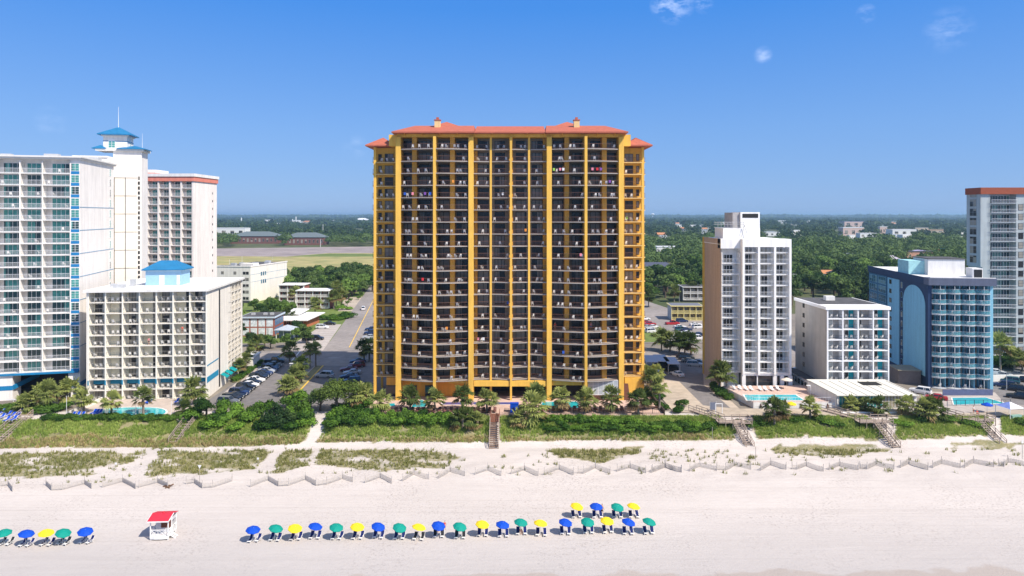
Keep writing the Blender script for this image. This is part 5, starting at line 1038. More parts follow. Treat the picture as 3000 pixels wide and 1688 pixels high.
# ------------------------------------------------------------------ cars
tyre = M('tyre_rubber', (.015, .015, .016), .85); rim_ = M('alloy_rim', (.35, .36, .37), .35, metal=.6); carglass = M('car_glass', (.015, .02, .025), .06, spec=.7); lampw = M('lamp_lens', (.7, .7, .68), .2); lampr = M('tail_lens', (.35, .01, .01), .3)
def paint(n, c): return M('car_paint_' + n, c, .28, .03, spec=.6)
PC = {'white': paint('white', (.72, .72, .72)), 'black': paint('black', (.012, .013, .016)), 'red': paint('red', (.36, .02, .025)), 'navy': paint('navy', (.015, .03, .09)), 'grey': paint('grey', (.13, .14, .15)), 'silver': paint('silver', (.40, .42, .44)), 'teal': paint('teal', (.03, .10, .12)), 'maroon': paint('maroon', (.14, .02, .03))}
def car_body(kind, paintm):
    L_, zt_, W_ = {'sedan': (4.6, 1.42, .90), 'suv': (4.7, 1.72, .94), 'pickup': (5.5, 1.82, .98)}[kind]; h = L_ / 2
    hood = .92 if kind == 'sedan' else 1.05; boot = .98 if kind == 'sedan' else 1.05
    sec_ = [(-h, .30, .62, .80), (-h + .12, .24, hood - .16, .94), (-h + .9, .22, hood, 1), (-h + 1.5, .22, hood + .04, 1), (0, .22, hood + .06, 1), (h - 1.1, .22, boot, 1), (h - .15, .26, boot - .02, .96), (h, .34, boot - .22, .84)]
    g = G(paintm)
    for x, z0, z1, k in sec_:
        w_ = W_ * k; g.v += [(x, -w_ * .92, z0), (x, -w_, z0 + (z1 - z0) * .5), (x, -w_ * .93, z1 - .03), (x, -w_ * .80, z1), (x, w_ * .80, z1), (x, w_ * .93, z1 - .03), (x, w_, z0 + (z1 - z0) * .5), (x, w_ * .92, z0)]
    for i in range(len(sec_) - 1):
        for k in range(8): l = (k + 1) % 8; g.f.append((i * 8 + k, i * 8 + l, i * 8 + 8 + l, i * 8 + 8 + k)); g.m.append(0)
    g.f.append(tuple(range(8))); g.m.append(0); g.f.append(tuple(range(56, 64))[::-1]); g.m.append(0)
    if kind == 'sedan': c0, c1, r0, r1 = -h + 1.35, h - .75, -h + 2.05, h - 1.45
    elif kind == 'suv': c0, c1, r0, r1 = -h + 1.3, h - .12, -h + 1.95, h - .45
    else: c0, c1, r0, r1 = -h + 1.5, h - 1.9, -h + 2.1, h - 2.15
    zb = hood - .02; a = W_ * .86; b = W_ * .68
    gl = G(carglass).hexa([(c0, -a, zb), (c1, -a, zb), (c1, a, zb), (c0, a, zb), (r0, -b, zt_ - .05), (r1, -b, zt_ - .05), (r1, b, zt_ - .05), (r0, b, zt_ - .05)])
    g.hexa([(r0 - .06, -b - .02, zt_ - .052), (r1 + .06, -b - .02, zt_ - .052), (r1 + .06, b + .02, zt_ - .052), (r0 - .06, b + .02, zt_ - .052), (r0 + .1, -b + .08, zt_), (r1 - .1, -b + .08, zt_), (r1 - .1, b - .08, zt_), (r0 + .1, b - .08, zt_)])
    for s in (-1, 1):
        for (q0, q1) in ((c0, r0), (c1, r1)): g.beam((q0, s * a, zb), (q1, s * b, zt_ - .03), .08)
        g.beam(((c0 + c1) / 2 + .1, s * (a + .005), zb), ((r0 + r1) / 2 + .1, s * (b + .01), zt_ - .03), .07)
    if kind == 'pickup': g.box(c1 + .1, h - .1, -W_ * .78, W_ * .78, boot - .3, boot + .004); 
    return g, gl, L_
wg_ = G(tyre, rim_).tube([(0, -.11, 0), (0, .11, 0)], .34, 14, 0).tube([(0, -.118, 0), (0, .118, 0)], .20, 10, 1)
hl = G(lampw).box(-.03, .03, -.17, .17, -.07, .07); tl = G(lampr).box(-.03, .03, -.14, .14, -.10, .10)
CB = {}
def car(p, rz, kind, col, lab, grp):
    k = (kind, col)
    if k not in CB: CB[k] = car_body(kind, PC[col])
    b, gl, L_ = CB[k]; o = empty('parked_car' if 'driv' not in grp else 'car', (p[0], p[1], p[2] if len(p) > 2 else .05), rz, lab, {'sedan': 'car', 'suv': 'car', 'pickup': 'pickup truck'}[kind], grp)
    b.obj('body', o); gl.obj('windows', o); h = L_ / 2; W_ = .9
    for x in (-h + .88, h - .92):
        for s in (-1, 1): wg_.obj('wheel', o, (x, s * (W_ - .08), .34))
    for s in (-1, 1): hl.obj('headlight', o, (-h + .02, s * .58, .66)); tl.obj('taillight', o, (h - .02, s * .62, .76))
# row beside the cream hotel (from the sea towards the boulevard)
row = [('grey', 'suv'), ('black', 'suv'), ('black', 'sedan'), ('navy', 'suv'), ('black', 'sedan'), ('black', 'suv'), ('white', 'sedan'), ('black', 'sedan'), ('white', 'sedan'), ('black', 'suv'), ('black', 'sedan'), ('navy', 'sedan'), ('silver', 'sedan'), ('navy', 'suv'), ('black', 'sedan'), ('grey', 'sedan')]
RA, RB_ = at(668, 1184), at(805, 1074)
for i, (c_, k_) in enumerate(row):
    t = i / (len(row) - 1); p = RA + (RB_ - RA) * t; car((p.x, p.y, .06), R(172) + rnd.uniform(-.03, .03), k_, c_, '%s %s in the row beside the cream hotel, %s from the sea' % (c_, {'suv': 'SUV', 'sedan': 'car'}[k_], ORD[i]), 'cars parked beside the cream hotel')
car(at(805, 1063), R(185), 'pickup', 'black', 'black pickup truck at the boulevard end of the parked row', 'cars parked beside the cream hotel')
for i, (px, py, c_, k_) in enumerate([(1048, 1064, 'navy', 'sedan'), (1045, 1076, 'maroon', 'suv'), (1022, 1087, 'maroon', 'sedan'), (1032, 1097, 'silver', 'sedan'), (1022, 1109, 'navy', 'sedan'), (1030, 1123, 'navy', 'suv')]):
    car(at(px, py), R(15), k_, c_, '%s car parked left of the yellow hotel, %s nearer the sea' % (c_, ORD[i]), 'cars parked beside the yellow hotel')
car(at(950, 1106), R(-8), 'suv', 'silver', 'silver SUV driving down the shaded side street', 'cars driving')
car(at(944, 963), R(176), 'suv', 'white', 'white SUV parked before the restaurant', 'cars by the restaurant'); car(at(966, 952), R(176), 'sedan', 'black', 'black car parked just behind the white SUV', 'cars by the restaurant')
car(at(906, 998), R(176), 'sedan', 'black', 'black car in front of the restaurant hedge, nearer the hedge', 'cars by the restaurant'); car(at(928, 996), R(176), 'suv', 'black', 'black SUV in front of the restaurant, nearer the street', 'cars by the restaurant')
car(at(1064, 908), R(-78), 'suv', 'white', 'white SUV far up the side street', 'cars driving')
for i, (px, py, c_) in enumerate([(1088, 968, 'navy'), (1086, 980, 'navy'), (1082, 992, 'silver'), (1078, 1006, 'white')]): car(at(px, py), R(8), 'suv' if i % 2 else 'sedan', c_, '%s car just behind the yellow hotel by the street, %s from back' % (c_, ORD[i]), 'cars behind the yellow hotel')
lot = [(1888, 938, 'white', 'sedan'), (1892, 948, 'red', 'sedan'), (1904, 953, 'red', 'sedan'), (1898, 963, 'silver', 'sedan'), (1914, 962, 'white', 'sedan'), (1910, 975, 'white', 'suv'), (1970, 952, 'red', 'pickup'), (1998, 945, 'navy', 'suv'), (1992, 962, 'white', 'sedan'), (1996, 970, 'teal', 'suv'), (2010, 970, 'navy', 'sedan'), (2014, 980, 'white', 'sedan'), (2038, 955, 'white', 'sedan'), (2046, 963, 'white', 'suv'), (2024, 990, 'maroon', 'suv'), (2044, 996, 'white', 'pickup'), (2050, 985, 'navy', 'sedan'), (2054, 930, 'white', 'sedan')]
for i, (px, py, c_, k_) in enumerate(lot): car(at(px, py), R(190) + rnd.uniform(-.1, .1), k_, c_, '%s %s in the lot by the yellow motel, %s row from back, %s' % (c_, k_.upper() if k_ == 'suv' else k_, ORD[i % 9], 'left side' if px < 1940 else 'middle' if px < 2020 else 'right side'), 'cars in the parking lot')
for i, (px, py, c_) in enumerate([(2004, 1050, 'black'), (2012, 1056, 'black'), (2020, 1063, 'grey'), (2036, 1074, 'silver'), (2048, 1068, 'navy')]): car(at(px, py), R(165), 'suv' if i % 2 else 'sedan', c_, '%s car in the shade left of the tan tower, %s from back' % (c_, ORD[i]), 'cars beside the tan tower')
car(at(1925, 1103), R(-68), 'suv', 'silver', 'silver SUV beside the metal carports', 'cars driving'); car(at(1984, 1102), R(-68), 'sedan', 'white', 'white car alone on the shaded driveway', 'cars driving')
car(at(2328, 1096), R(-55), 'suv', 'silver', 'silver SUV in the gap between tan tower and grey hotel', 'cars beside the hotels'); car(at(2696, 1153), R(-40), 'suv', 'white', 'white SUV beside the blue hotel', 'cars beside the hotels'); car(at(2742, 1172), R(-30), 'sedan', 'red', 'red car parked left of the blue hotel pool', 'cars beside the hotels')
for i, (px, py, c_, k_) in enumerate([(2912, 1096, 'white', 'sedan'), (2936, 1105, 'silver', 'sedan'), (2955, 1122, 'teal', 'suv'), (2940, 1135, 'navy', 'suv'), (2968, 1146, 'black', 'suv'), (2990, 1120, 'black', 'suv'), (2990, 1170, 'black', 'pickup'), (2975, 1102, 'grey', 'sedan')]): car(at(px, py), R(-35), k_, c_, '%s %s right of the blue hotel, %s from its back corner' % (c_, k_.upper() if k_ == 'suv' else k_, ORD[i]), 'cars right of the blue hotel')
# carports
cpm = M('carport_roof', (.38, .42, .50), .6, .06)
for i, (px, py) in enumerate([(1905, 1082), (1938, 1080), (1968, 1088)]):
    p = at(px, py); o = empty('carport', p, R(-4), 'grey metal carport right of the yellow hotel, %s from left' % ORD[i], 'carport'); G(cpm).box(-1.6, 1.6, -4, 5, 2.7, 2.82).obj('roof', o)
    for x in (-1.5, 1.5):
        for y in (-3.8, 4.8): G(whc).box(x - .05, x + .05, y - .05, y + .05, 0, 2.7).obj('post', o)
    G(M('dark_interior', (.02, .02, .022))).box(-1.3, 1.3, -3, 4, .1, 1.7).obj('stored_trailer', o) if i else None
# ------------------------------------------------------------------ smaller buildings of the town
brick = M('red_brick', (.30, .10, .07), .85, .12, 2); slate = M('slate_roof', (.13, .16, .17), .8, .12, .5); yw = M('pale_yellow_paint', (.78, .68, .30), .8, .04)
HOUSES = []
# white block of flats behind the cream hotel
V = empty('white_apartment_block', (-124.5, 325, 0), R(-9), 'plain white five-storey block with blue window groups behind the cream hotel', 'apartment building')
G(crm).box(-18, 0, 0, 36, -.4, 17.2).box(-7, -.3, 3, 8, 17.2, 18.6).box(-34, -18.1, 3, 30, -.4, 15.6).obj('wall', V); G(roofd).box(-17.5, -.5, .5, 35.5, 17.2, 17.25).box(-33.5, -18.5, 3.5, 29.5, 15.6, 15.65).obj('roof', V)
G(wp).box(-.25, .2, -.2, 36.2, 17.2, 17.75).box(-18.2, -.25, -.2, .15, 17.2, 17.75).obj('parapet', V)
windows(V, [(x, -.001, 1.6 + k * 3.0, 0) for k in range(5) for x in (-3.2, -1.2 - .4, -8.0, -14.5)], 1.35, 1.35, dmetal, glass_d, 2, 1)
windows(V, [(.001, 10 + q * 1.9, z, R(90)) for z in (8.4, 12.2) for q in range(3)], 1.4, 2.0, wmetal, glass_b, 1, 0)
for z in (9.9, 13.4): G(M('grey_blue_trim', (.20, .33, .45))).box(.001, .05, 0, 36, z, z + .14).obj('wall_trim', V)
for k, (x, y) in enumerate(((-14, 6), (-12, 10), (-6, 12), (-4, 20), (-7, 26))): G(M('roof_equipment', (.45, .46, .47))).box(x, x + 2.4, y, y + 2, 17.25, 18.5).obj('rooftop_unit', V)
G(M('undercroft', (.07, .07, .075))).box(-17.8, -.3, -.06, -.001, .0, 1.2).obj('garage_opening', V)
HOUSES.append((-130, 335, 22))
def motel(name, lab, X, Y, rz, w, d, h0, ph, n, nb, wall, trim, roofm, dep=1.5, ov=.5, side=None, railm=None, glz=None):
    o = empty(name, (X, Y, 0), rz, lab, 'motel'); HOUSES.append((X + w / 2, Y + d / 2, max(w, d) / 2 + 4))
    top = h0 + n * ph; g = G(wall, side or wall); g.box(0, w, dep, d, -.4, top, 0); g.obj('wall', o)
    if side: G(side).box(-.12, -.001, .001, d, -.4, top).obj('side_wall', o)
    G(trim, roofm).box(-ov, w + ov, -ov, d + ov, top, top + .35, 0).box(-ov + .3, w + ov - .3, -ov + .3, d + ov - .3, top + .35, top + .39, 1).obj('roof', o)
    balcony_front(o, [w * k / nb for k in range(nb + 1)], h0, ph, n, dep, .22, trim, trim, railm or trim, [(*door(w / nb * .45, 2.0, wmetal, glz or glass_d, 2, .08), -.2)], rail_kw=dict(gap=.35, t=.15))
    return o
motel('white_motel', 'white-railed three-level brick motel among trees, its left and lower wing', XY(818, 325), 325, R(-2), 11.5, 9, .2, 2.75, 3, 3, brick, white, roofw)
motel('white_motel', 'white-railed three-level brick motel among trees, its right and nearer wing', XY(869, 304), 304, R(-2), 14.3, 9, .6, 2.5, 3, 4, brick, white, roofw)
motel('yellow_motel', 'two-storey yellow balconied motel with grey flat roof behind the parking lot', XY(1968, 271), 271, R(-2), 12.0, 8, .3, 2.7, 2, 5, M('motel_recess', (.30, .26, .18)), yw, M('grey_membrane', (.16, .17, .20), .85), side=M('grey_white_siding', (.5, .5, .48)))
motel('dark_roof_motel', 'dark flat-roofed motel with white beams behind the yellow motel', XY(2002, 330), 330, R(-2), 14, 10, 1.0, 3, 2, 4, M('brown_wall', (.18, .13, .10)), white, roofd)
Ee = empty('brick_grid_building', (XY(707, 236), 236, 0), R(2), 'low brick building with white window grid and dark flat roof beside the boulevard', 'building'); HOUSES.append((-88, 241, 9))
G(brick).box(0, 11.2, 0, 11, -.4, 6.3).obj('wall', Ee); G(M('pale_blue_fascia', (.50, .58, .66)), roofd).box(-.5, 11.7, -.5, 11.5, 6.3, 6.8, 0).box(-.2, 11.4, -.2, 11.2, 6.8, 6.84, 1).obj('roof', Ee)
windows(Ee, [(1.6 + k * 2.7, -.001, .4 + q * 3, 0) for k in range(4) for q in (0, 1)], 2.2, 2.5, wmetal, M('white_panel_glass', (.62, .66, .70), .3, .3), 3, 1)
windows(Ee, [(11.201, 2 + k * 2.4, .5 + q * 3, R(90)) for k in range(4) for q in (0, 1)], 1.9, 2.2, blueband, M('blue_curtain_glass', (.10, .18, .28), .3), 2, 1)
for k, x in enumerate((2, 6.2, 8.5)): G(M('roof_equipment', (.45, .46, .47))).box(x, x + 1.2, 4, 5, 6.84, 7.5).obj('rooftop_unit', Ee)
Rr = empty('restaurant', (XY(832, 262), 256, 0), R(-6), 'low restaurant with sweeping white roof and red brick terrace', 'restaurant'); HOUSES.append((-82, 262, 10))
G(M('orange_brick', (.44, .15, .07), .85)).box(0, 11, 0, 12, -.4, 2.9).obj('wall', Rr); G(M('salmon_wall', (.55, .30, .20))).box(-1, 8, -7, -.01, -.3, 1.1).obj('terrace_wall', Rr)
G(roofw).hexa([(-3.5, -4.5, 2.9), (12.4, -3, 2.9), (13, 13, 3.6), (-2, 13, 3.6), (-3.5, -4.5, 3.2), (12.4, -3, 3.2), (13, 13, 3.9), (-2, 13, 3.9)]).hexa([(-3, 5, 3.95), (6, 5, 3.95), (6.5, 13, 4.9), (-2, 13, 4.9), (-3, 5, 4.2), (6, 5, 4.2), (6.5, 13, 5.2), (-2, 13, 5.2)]).obj('roof', Rr)
windows(Rr, [(1.5 + 2.4 * k, -.001, .6, 0) for k in range(4)], 1.8, 1.9, wmetal, glass_d, 2, 0)
cn = empty('entrance_canopy', (XY(808, 232), 232, 0), R(-12), 'small building with pale hipped roof and white columns before the restaurant', 'canopy'); G(M('pale_metal_roof', (.42, .46, .52), .5)).hip(-.5, 6, -.5, 6, 3, 4.4).obj('roof', cn)
for x in (0, 2.7, 5.4): G(whc).box(x, x + .2, 0, .2, 0, 2.76).obj('column', cn)
G(M('blue_grey_wall', (.22, .27, .34))).box(.3, 5.3, 1.5, 5.5, 0, 2.74).obj('wall', cn)
o = parasol(Vector((XY(872, 236), 236, 0)), M('mint_cloth', (.20, .55, .42)), 'mint green canopy right of the entrance canopy', 2.6, 2.6)
# houses and far buildings
def house(px, py, wpx, hpx, lab, wall, roofm, kind='gable', dp=.7, name='house', rz=0, nw=3, cat=None):
    p = at(px, py); s = p.y / F; w = wpx * s; h = hpx * s; d = w * dp; o = empty(name, (p.x, p.y, 0), rz, lab, cat or name.replace('_', ' ')); HOUSES.append((p.x, p.y + d / 2, w / 2 + 3))
    hw = h * (.62 if kind != 'flat' else .93)
    G(wall).box(-w / 2, w / 2, 0, d, -.4, hw).obj('wall', o)
    if kind == 'flat': G(roofm).box(-w / 2 - .3, w / 2 + .3, -.3, d + .3, hw, h).obj('roof', o)
    elif kind == 'hip': G(roofm).hip(-w / 2 - .8, w / 2 + .8, -.8, d + .8, hw + .2, h).obj('roof', o)
    else: G(roofm).prism([(-d / 2 - .5, hw), (d / 2 + .5, hw), (0, h)], -w / 2 - .5, w / 2 + .5) if 0 else G(roofm).hexa([(-w / 2 - .5, -.5, hw), (w / 2 + .5, -.5, hw), (w / 2 + .5, d + .5, hw), (-w / 2 - .5, d + .5, hw), (-w / 2 - .5, d / 2 - .05, h), (w / 2 + .5, d / 2 - .05, h), (w / 2 + .5, d / 2 + .05, h), (-w / 2 - .5, d / 2 + .05, h)]).obj('roof', o)
    if nw: windows(o, [(-w / 2 + w * (k + .5) / nw, -.001, hw * .25, 0) for k in range(nw)], w / nw * .45, hw * .45, wmetal, glass_d, 2, 0)
    return o
orr = M('orange_tile_roof', (.50, .22, .10)); tanw = M('tan_wall', (.50, .42, .32)); farw = M('far_white', (.78, .78, .76), .7, .03); frw = M('far_white_roof', (.74, .75, .77), .7, .04); pkw = M('pink_wall', (.62, .46, .40)); blr = M('blue_roof_paint', (.04, .10, .22))
house(743, 714, 138, 35, 'large brick office with grey hipped roof beyond the field, left one', M('dark_brick', (.19, .085, .07)), slate, 'hip', .5, 'office_building', nw=12)
house(890, 718, 116, 36, 'large brick office with grey hipped roof beyond the field, right one', M('dark_brick', (.19, .085, .07)), slate, 'hip', .5, 'office_building', nw=10)
house(668, 690, 100, 22, 'long white warehouse roof behind the left brick office', farw, frw, 'flat', .4, 'warehouse', nw=4)
house(1059, 652, 38, 13, 'white domed hall near the horizon left of the yellow hotel', farw, frw, 'hip', .6, 'hall', nw=3)
house(787, 656, 22, 12, 'white industrial plant near the horizon, left one', farw, frw, 'flat', .5, 'plant_building', nw=2); house(868, 654, 20, 9, 'white industrial plant near the horizon, beside the silo', farw, frw, 'flat', .5, 'plant_building', nw=2)
house(900, 655, 26, 8, 'tan-roofed hall near the horizon', tanw, orr, 'hip', .5, 'hall', nw=2); house(978, 652, 8, 7, 'tiny white block near the horizon left of the domed hall', farw, frw, 'flat', .5, 'hall', nw=1)
for i, (px, py, h_, w_) in enumerate([(707, 656, 18, 3.2), (867, 650, 15, 3.4), (766, 650, 9, 2.5), (857, 650, 8, 3)]):
    p = at(px, py); s = p.y / F; o = G(farw).tube([(0, 0, 0), (0, 0, h_ * s)], w_ * s / 2, 12).obj('silo', None, p, 0, 'white silo standing above the far woods, %s' % ('leftmost', 'tallest on the right', 'small one left of the plant', 'small one beside the tallest')[i], 'silo')
house(1957, 752, 66, 30, 'rambling white flat-roofed complex among the trees right of the yellow hotel', farw, frw, 'flat', .5, 'house_complex', nw=7); house(2020, 772, 62, 20, 'pale tan flat-roofed building right of the white complex', tanw, frw, 'flat', .5, 'low_building', nw=5)
house(1925, 812, 66, 42, 'white house with dark grey gable roof just right of the yellow hotel', farw, M('blue_grey_roof', (.07, .08, .12)), 'gable', .8, nw=4); house(1958, 806, 34, 34, 'small white gabled wing with dark roof beside the grey-roofed house', farw, M('blue_grey_roof', (.07, .08, .12)), 'hip', .8, nw=2)
house(2326, 748, 14, 10, 'little white roof in the woods right of the tan tower', farw, frw, 'gable', .8); house(2397, 783, 28, 14, 'small white-roofed house in the trees right of the tan tower', farw, frw, 'hip', .8)
house(2432, 818, 40, 26, 'house with orange tiled roof behind the grey hotel', farw, orr, 'gable', .6); house(2475, 828, 62, 40, 'house with large dark shingle roof behind the grey hotel', tanw, roofd, 'hip', .7); house(2495, 772, 36, 30, 'pale blue-grey house in the woods between grey and blue hotels', M('pale_grey_siding', (.5, .53, .58)), slate, 'gable', .6)
house(2560, 762, 20, 18, 'small yellow house left of the blue hotel roof', yw, slate, 'gable', .7); house(2620, 785, 42, 36, 'brick pavilion with pale hipped roof behind the blue hotel', brick, M('lilac_roof', (.42, .38, .45)), 'hip', .8)
am = house(2712, 770, 110, 34, 'dark-roofed amusement hall with a lilac dome behind the blue hotel', M('salmon_wall', (.55, .30, .20)), roofd, 'flat', .3, 'amusement_hall', nw=6)
g = G(M('lilac_dome', (.42, .38, .55))); n = 12; ar = [(7 * math.cos(a) - 2, 3, 8.1 + 2.9 * math.sin(a)) for a in np.linspace(0, math.pi, n)]
for q in range(n - 1): g.quad([ar[q], ar[q + 1], (ar[q + 1][0], 9, ar[q + 1][2]), (ar[q][0], 9, ar[q][2])])
g.quad(ar); g.obj('dome', am); G(blueband).box(13, 17, -1, 1, 0, 12.5).obj('sign_tower', am); G(orr).box(11, 12.9, -1, 1, 0, 12.0).obj('sign_tower', am)
far = [(2508, 665, 68, 17, 'blue-roofed entertainment hall with pink gable in the far woods', pkw, blr), (2500, 692, 60, 26, 'pink and white arcade in the woods below the blue-roofed hall', pkw, frw), (2545, 697, 50, 14, 'long low white roof right of the pink arcade', farw, frw), (2590, 684, 24, 20, 'red and white striped-looking block in the far woods', pkw, farw), (2650, 690, 70, 18, 'long white market roof in the far woods', farw, frw), (2700, 680, 40, 14, 'grey-blue roofed shed behind the white market roof', tanw, slate), (2755, 682, 60, 8, 'thin long tan roof in the far right woods', tanw, orr), (2115, 660, 14, 8, 'tiny white block left of the tan tower penthouse', farw, frw), (2135, 655, 18, 7, 'tiny white sheds behind the tan tower roof', farw, frw), (2255, 656, 16, 6, 'small white shed in the far woods right of the penthouse', farw, frw), (2290, 654, 30, 8, 'pale sheds in the far woods right of the tan tower', farw, frw), (2375, 652, 24, 6, 'pale blue-grey roof near the horizon', farw, slate), (2262, 692, 44, 12, 'white flat roofs directly right of the tan tower penthouse', farw, frw), (2815, 655, 10, 6, 'tiny white roof left of the rust-banded hotel', farw, frw), (2078, 672, 8, 4, 'tiny white roof left of the tan tower', farw, frw), (2440, 652, 20, 5, 'small grey shed right below the horizon', farw, slate)]
for px, py, w_, h_, lab, wm_, rm_ in far: house(px, py, w_, h_, lab, wm_, rm_, 'flat', .5, 'far_building', nw=3, cat='building')
# water tower on the horizon
p = at(1912, 641); s = p.y / F; o = empty('water_tower', p, 0, 'white water tower just above the horizon right of the yellow hotel', 'water tower'); G(farw).tube([(0, 0, 0), (0, 0, 12 * s)], [1.2 * s, .8 * s], 8).obj('stem', o)
G(farw).tube([(0, 0, 9 * s), (0, 0, 10.5 * s), (0, 0, 13 * s), (0, 0, 15 * s), (0, 0, 15.6 * s)], [.9 * s, 4 * s, 5.5 * s, 4 * s, .5 * s], 14).obj('tank', o)
# ------------------------------------------------------------------ poles and lamps
pm_ = M('grey_pole', (.45, .45, .44), .6, .05); pw_ = M('wooden_pole', (.25, .19, .14), .9)
def upole(px, py, ytop, lab, arms=0, m=pm_, r=.12, name='utility_pole', lamp=None):
    p = at(px, py); h = (py - ytop) * p.y / F; o = empty(name, p, 0, lab, name.replace('_', ' ')); G(m).tube([(0, 0, -.2), (0, 0, h)], [r, r * .6], 8).obj('pole', o)
    for a in range(arms): G(m).beam((-1.6, 0, h - .6 - a * 1.3), (1.6, 0, h - .6 - a * 1.3), .16).obj('cross_arm', o)
    if lamp: G(m).beam((0, 0, h - .05), (lamp, 0, h + .25), .10).obj('lamp_arm', o); G(whc).box(min(lamp, lamp + .1) - .45, max(lamp, lamp + .1) + .35, -.2, .2, h + .18, h + .34).obj('lamp_head', o)
upole(2455, 884, 823, 'wooden utility pole with two cross arms behind the grey hotel roof', 2, pm_, .2); upole(2325, 876, 800, 'tall pole with cross arm right of the tan tower', 1, pm_); upole(2316, 872, 812, 'curved street lamp right of the tan tower', 0, pm_, .12, 'street_lamp', -2.2)
upole(1990, 884, 836, 'thin pole left of the tan tower behind the yellow motel', 0, pm_); upole(672, 800, 760, 'white lamp pole behind the white block, left one', 0, whc); upole(709, 785, 750, 'white lamp pole before the dry field, right one', 0, whc); upole(798, 775, 748, 'thin pale pole standing in the dry field', 0, pm_)
upole(946, 700, 657, 'grey lattice mast above the far trees left of the yellow hotel', 0, pm_, .9, 'mast'); upole(939, 724, 700, 'pale pole at the road beyond the field', 0, whc, .3)
upole(850, 1116, 1068, 'white lamp post on the planted median', 0, whc, .09, 'street_lamp', .3); upole(785, 1002, 962, 'dark pole before the brick grid building', 0, M('dark_pole', (.05, .06, .05)), .14)
for px, yb, yt, l in ((39, 1186, 1163, 'left of two'), (181, 1183, 1163, 'right of two')): upole(px, yb, yt, 'white T-shaped deck lamp by the tall white hotel, %s' % l, 1, whc, .05, 'deck_lamp')
upole(2375, 1175, 1133, 'white lamp post beside the raised pool terrace', 0, whc, .08, 'street_lamp', -.5); upole(2710, 1178, 1135, 'thin white pole before the red car', 0, whc, .06); upole(2949, 1146, 1094, 'tall thin lamp pole right of the blue hotel pool', 0, pm_, .09); upole(2776, 1213, 1182, 'thin pale pole at the path before the blue hotel pool', 0, pm_, .06)
for k, (px, py) in enumerate(((1700, 1178), (1812, 1180), (1752, 1186))): upole(px, py, py - 24, 'thin dark pole on the yellow hotel deck, %s right of the big pool' % ORD[k], 0, blk, .05)
w_ = G(M('cream_wall', (.84, .76, .64))).box(118, 152, 171, 171.3, -.3, 1.9); w_.obj('garden_wall', None, (0, 0, 0), 0, 'long pale wall below the rust-banded hotel', 'wall')
o = empty('information_board', at(2089, 1208), 0, 'grey information board on two posts at the sandy lot', 'sign'); G(M('board_grey', (.16, .18, .24))).box(-.6, .6, -.04, .04, .5, 2.1).obj('board', o); G(pm_).box(-.7, -.62, -.03, .03, 0, 2.3).obj('post', o); G(pm_).box(.62, .7, -.03, .03, 0, 2.3).obj('post', o)
o = empty('shower_tower', at(2106, 1214), 0, 'small open timber frame at the head of the boardwalk', 'frame'); g = G(whc)
for x in (-.7, .7): g.box(x - .06, x + .06, -.06, .06, -.2, 2.2)
g.box(-.75, .75, -.05, .05, 2.2, 2.3); g.obj('frame', o)

rf_ = random.Random(77)
for i in range(46):
    right = i < 36; px = rf_.uniform(1905, 2825) if right else rf_.uniform(640, 1080); py = rf_.choice([rf_.uniform(650, 668), rf_.uniform(665, 705)]) if right else rf_.uniform(646, 660); y = 84000 / (py - PY)
    if 2050 < px < 2320 and py > 690: continue
    kind = i % 4; col = (farw, tanw, farw, M('pale_grey_siding', (.5, .53, .58)))[kind]; rm = (frw, slate, frw, orr)[kind]
    o = house(px, py, rf_.uniform(9, 22) * 2000 / y, (6.5 + rf_.uniform(0, 4)) * 2000 / y, ('small white-roofed building among the far woods', 'small slate-roofed tan building among the far woods', 'small white-roofed building among the far woods', 'small orange-roofed grey building among the far woods')[kind], col, rm, 'flat' if kind in (0, 2) else 'gable', .6, 'distant_building', rf_.uniform(-.4, .4), 3, 'building')
    o['group'] = ('far white-roofed buildings', 'far slate-roofed buildings', 'far white-roofed buildings', 'far orange-roofed buildings')[kind]
# ------------------------------------------------------------------ palms
trunkm = M('palm_trunk', (.24, .20, .16), .95, .25, 3, bump=.03); palml = leafmat('palm_leaf', (.08, .12, .03), (.36, .40, .12), trans=.4); palmd = leafmat('dry_palm_leaf', (.16, .11, .05), (.30, .22, .10))
def palm_crown(seed, R_=1.0):
    r = random.Random(seed); g = G(palml, palmd)
    for k in range(44):
        el = r.uniform(-45, 85); az = r.uniform(0, 2 * math.pi); L_ = r.uniform(.75, 1.15); m = 1 if el < -22 and r.random() < .7 else 0
        d = Vector((math.cos(az) * math.cos(R(el)), math.sin(az) * math.cos(R(el)), math.sin(R(el)))); sd = d.cross(Vector((0, 0, 1))).normalized(); up = sd.cross(d); c = d * .5 * L_; tipz = Vector((0, 0, -.16 if el > -10 else -.08))
        g.beam((0, 0, 0), tuple(c), .03, .02, m)
        for q in range(9):
            a = R(-72 + q * 18 + r.uniform(-5, 5)); dd = (d * math.cos(a) + sd * math.sin(a)).normalized(); ln = L_ * (.62 - .16 * abs(math.sin(a))); w_ = .055; nn = dd.cross(up).normalized() * w_
            p1 = c + dd * ln * .6 + up * r.uniform(-.02, .03); p2 = c + dd * ln + tipz * r.uniform(.6, 1.2)
            g.quad([c, p1 + nn, p2, p1 - nn], m)
    return g
PCR = [palm_crown(s) for s in range(5)]
def palm_trunk(h, seed):
    r = random.Random(seed); bx, by = r.uniform(-.25, .25), r.uniform(-.2, .2); g = G(trunkm); n = 7
    g.tube([(bx * (k / n) ** 2, by * (k / n) ** 2, h * k / n - .15 * (k == 0)) for k in range(n + 1)], [.24 - .07 * k / n + (.03 if k % 2 else 0) + (.06 if k >= n - 1 else 0) for k in range(n + 1)], 8); return g, (bx, by)
PT = {}
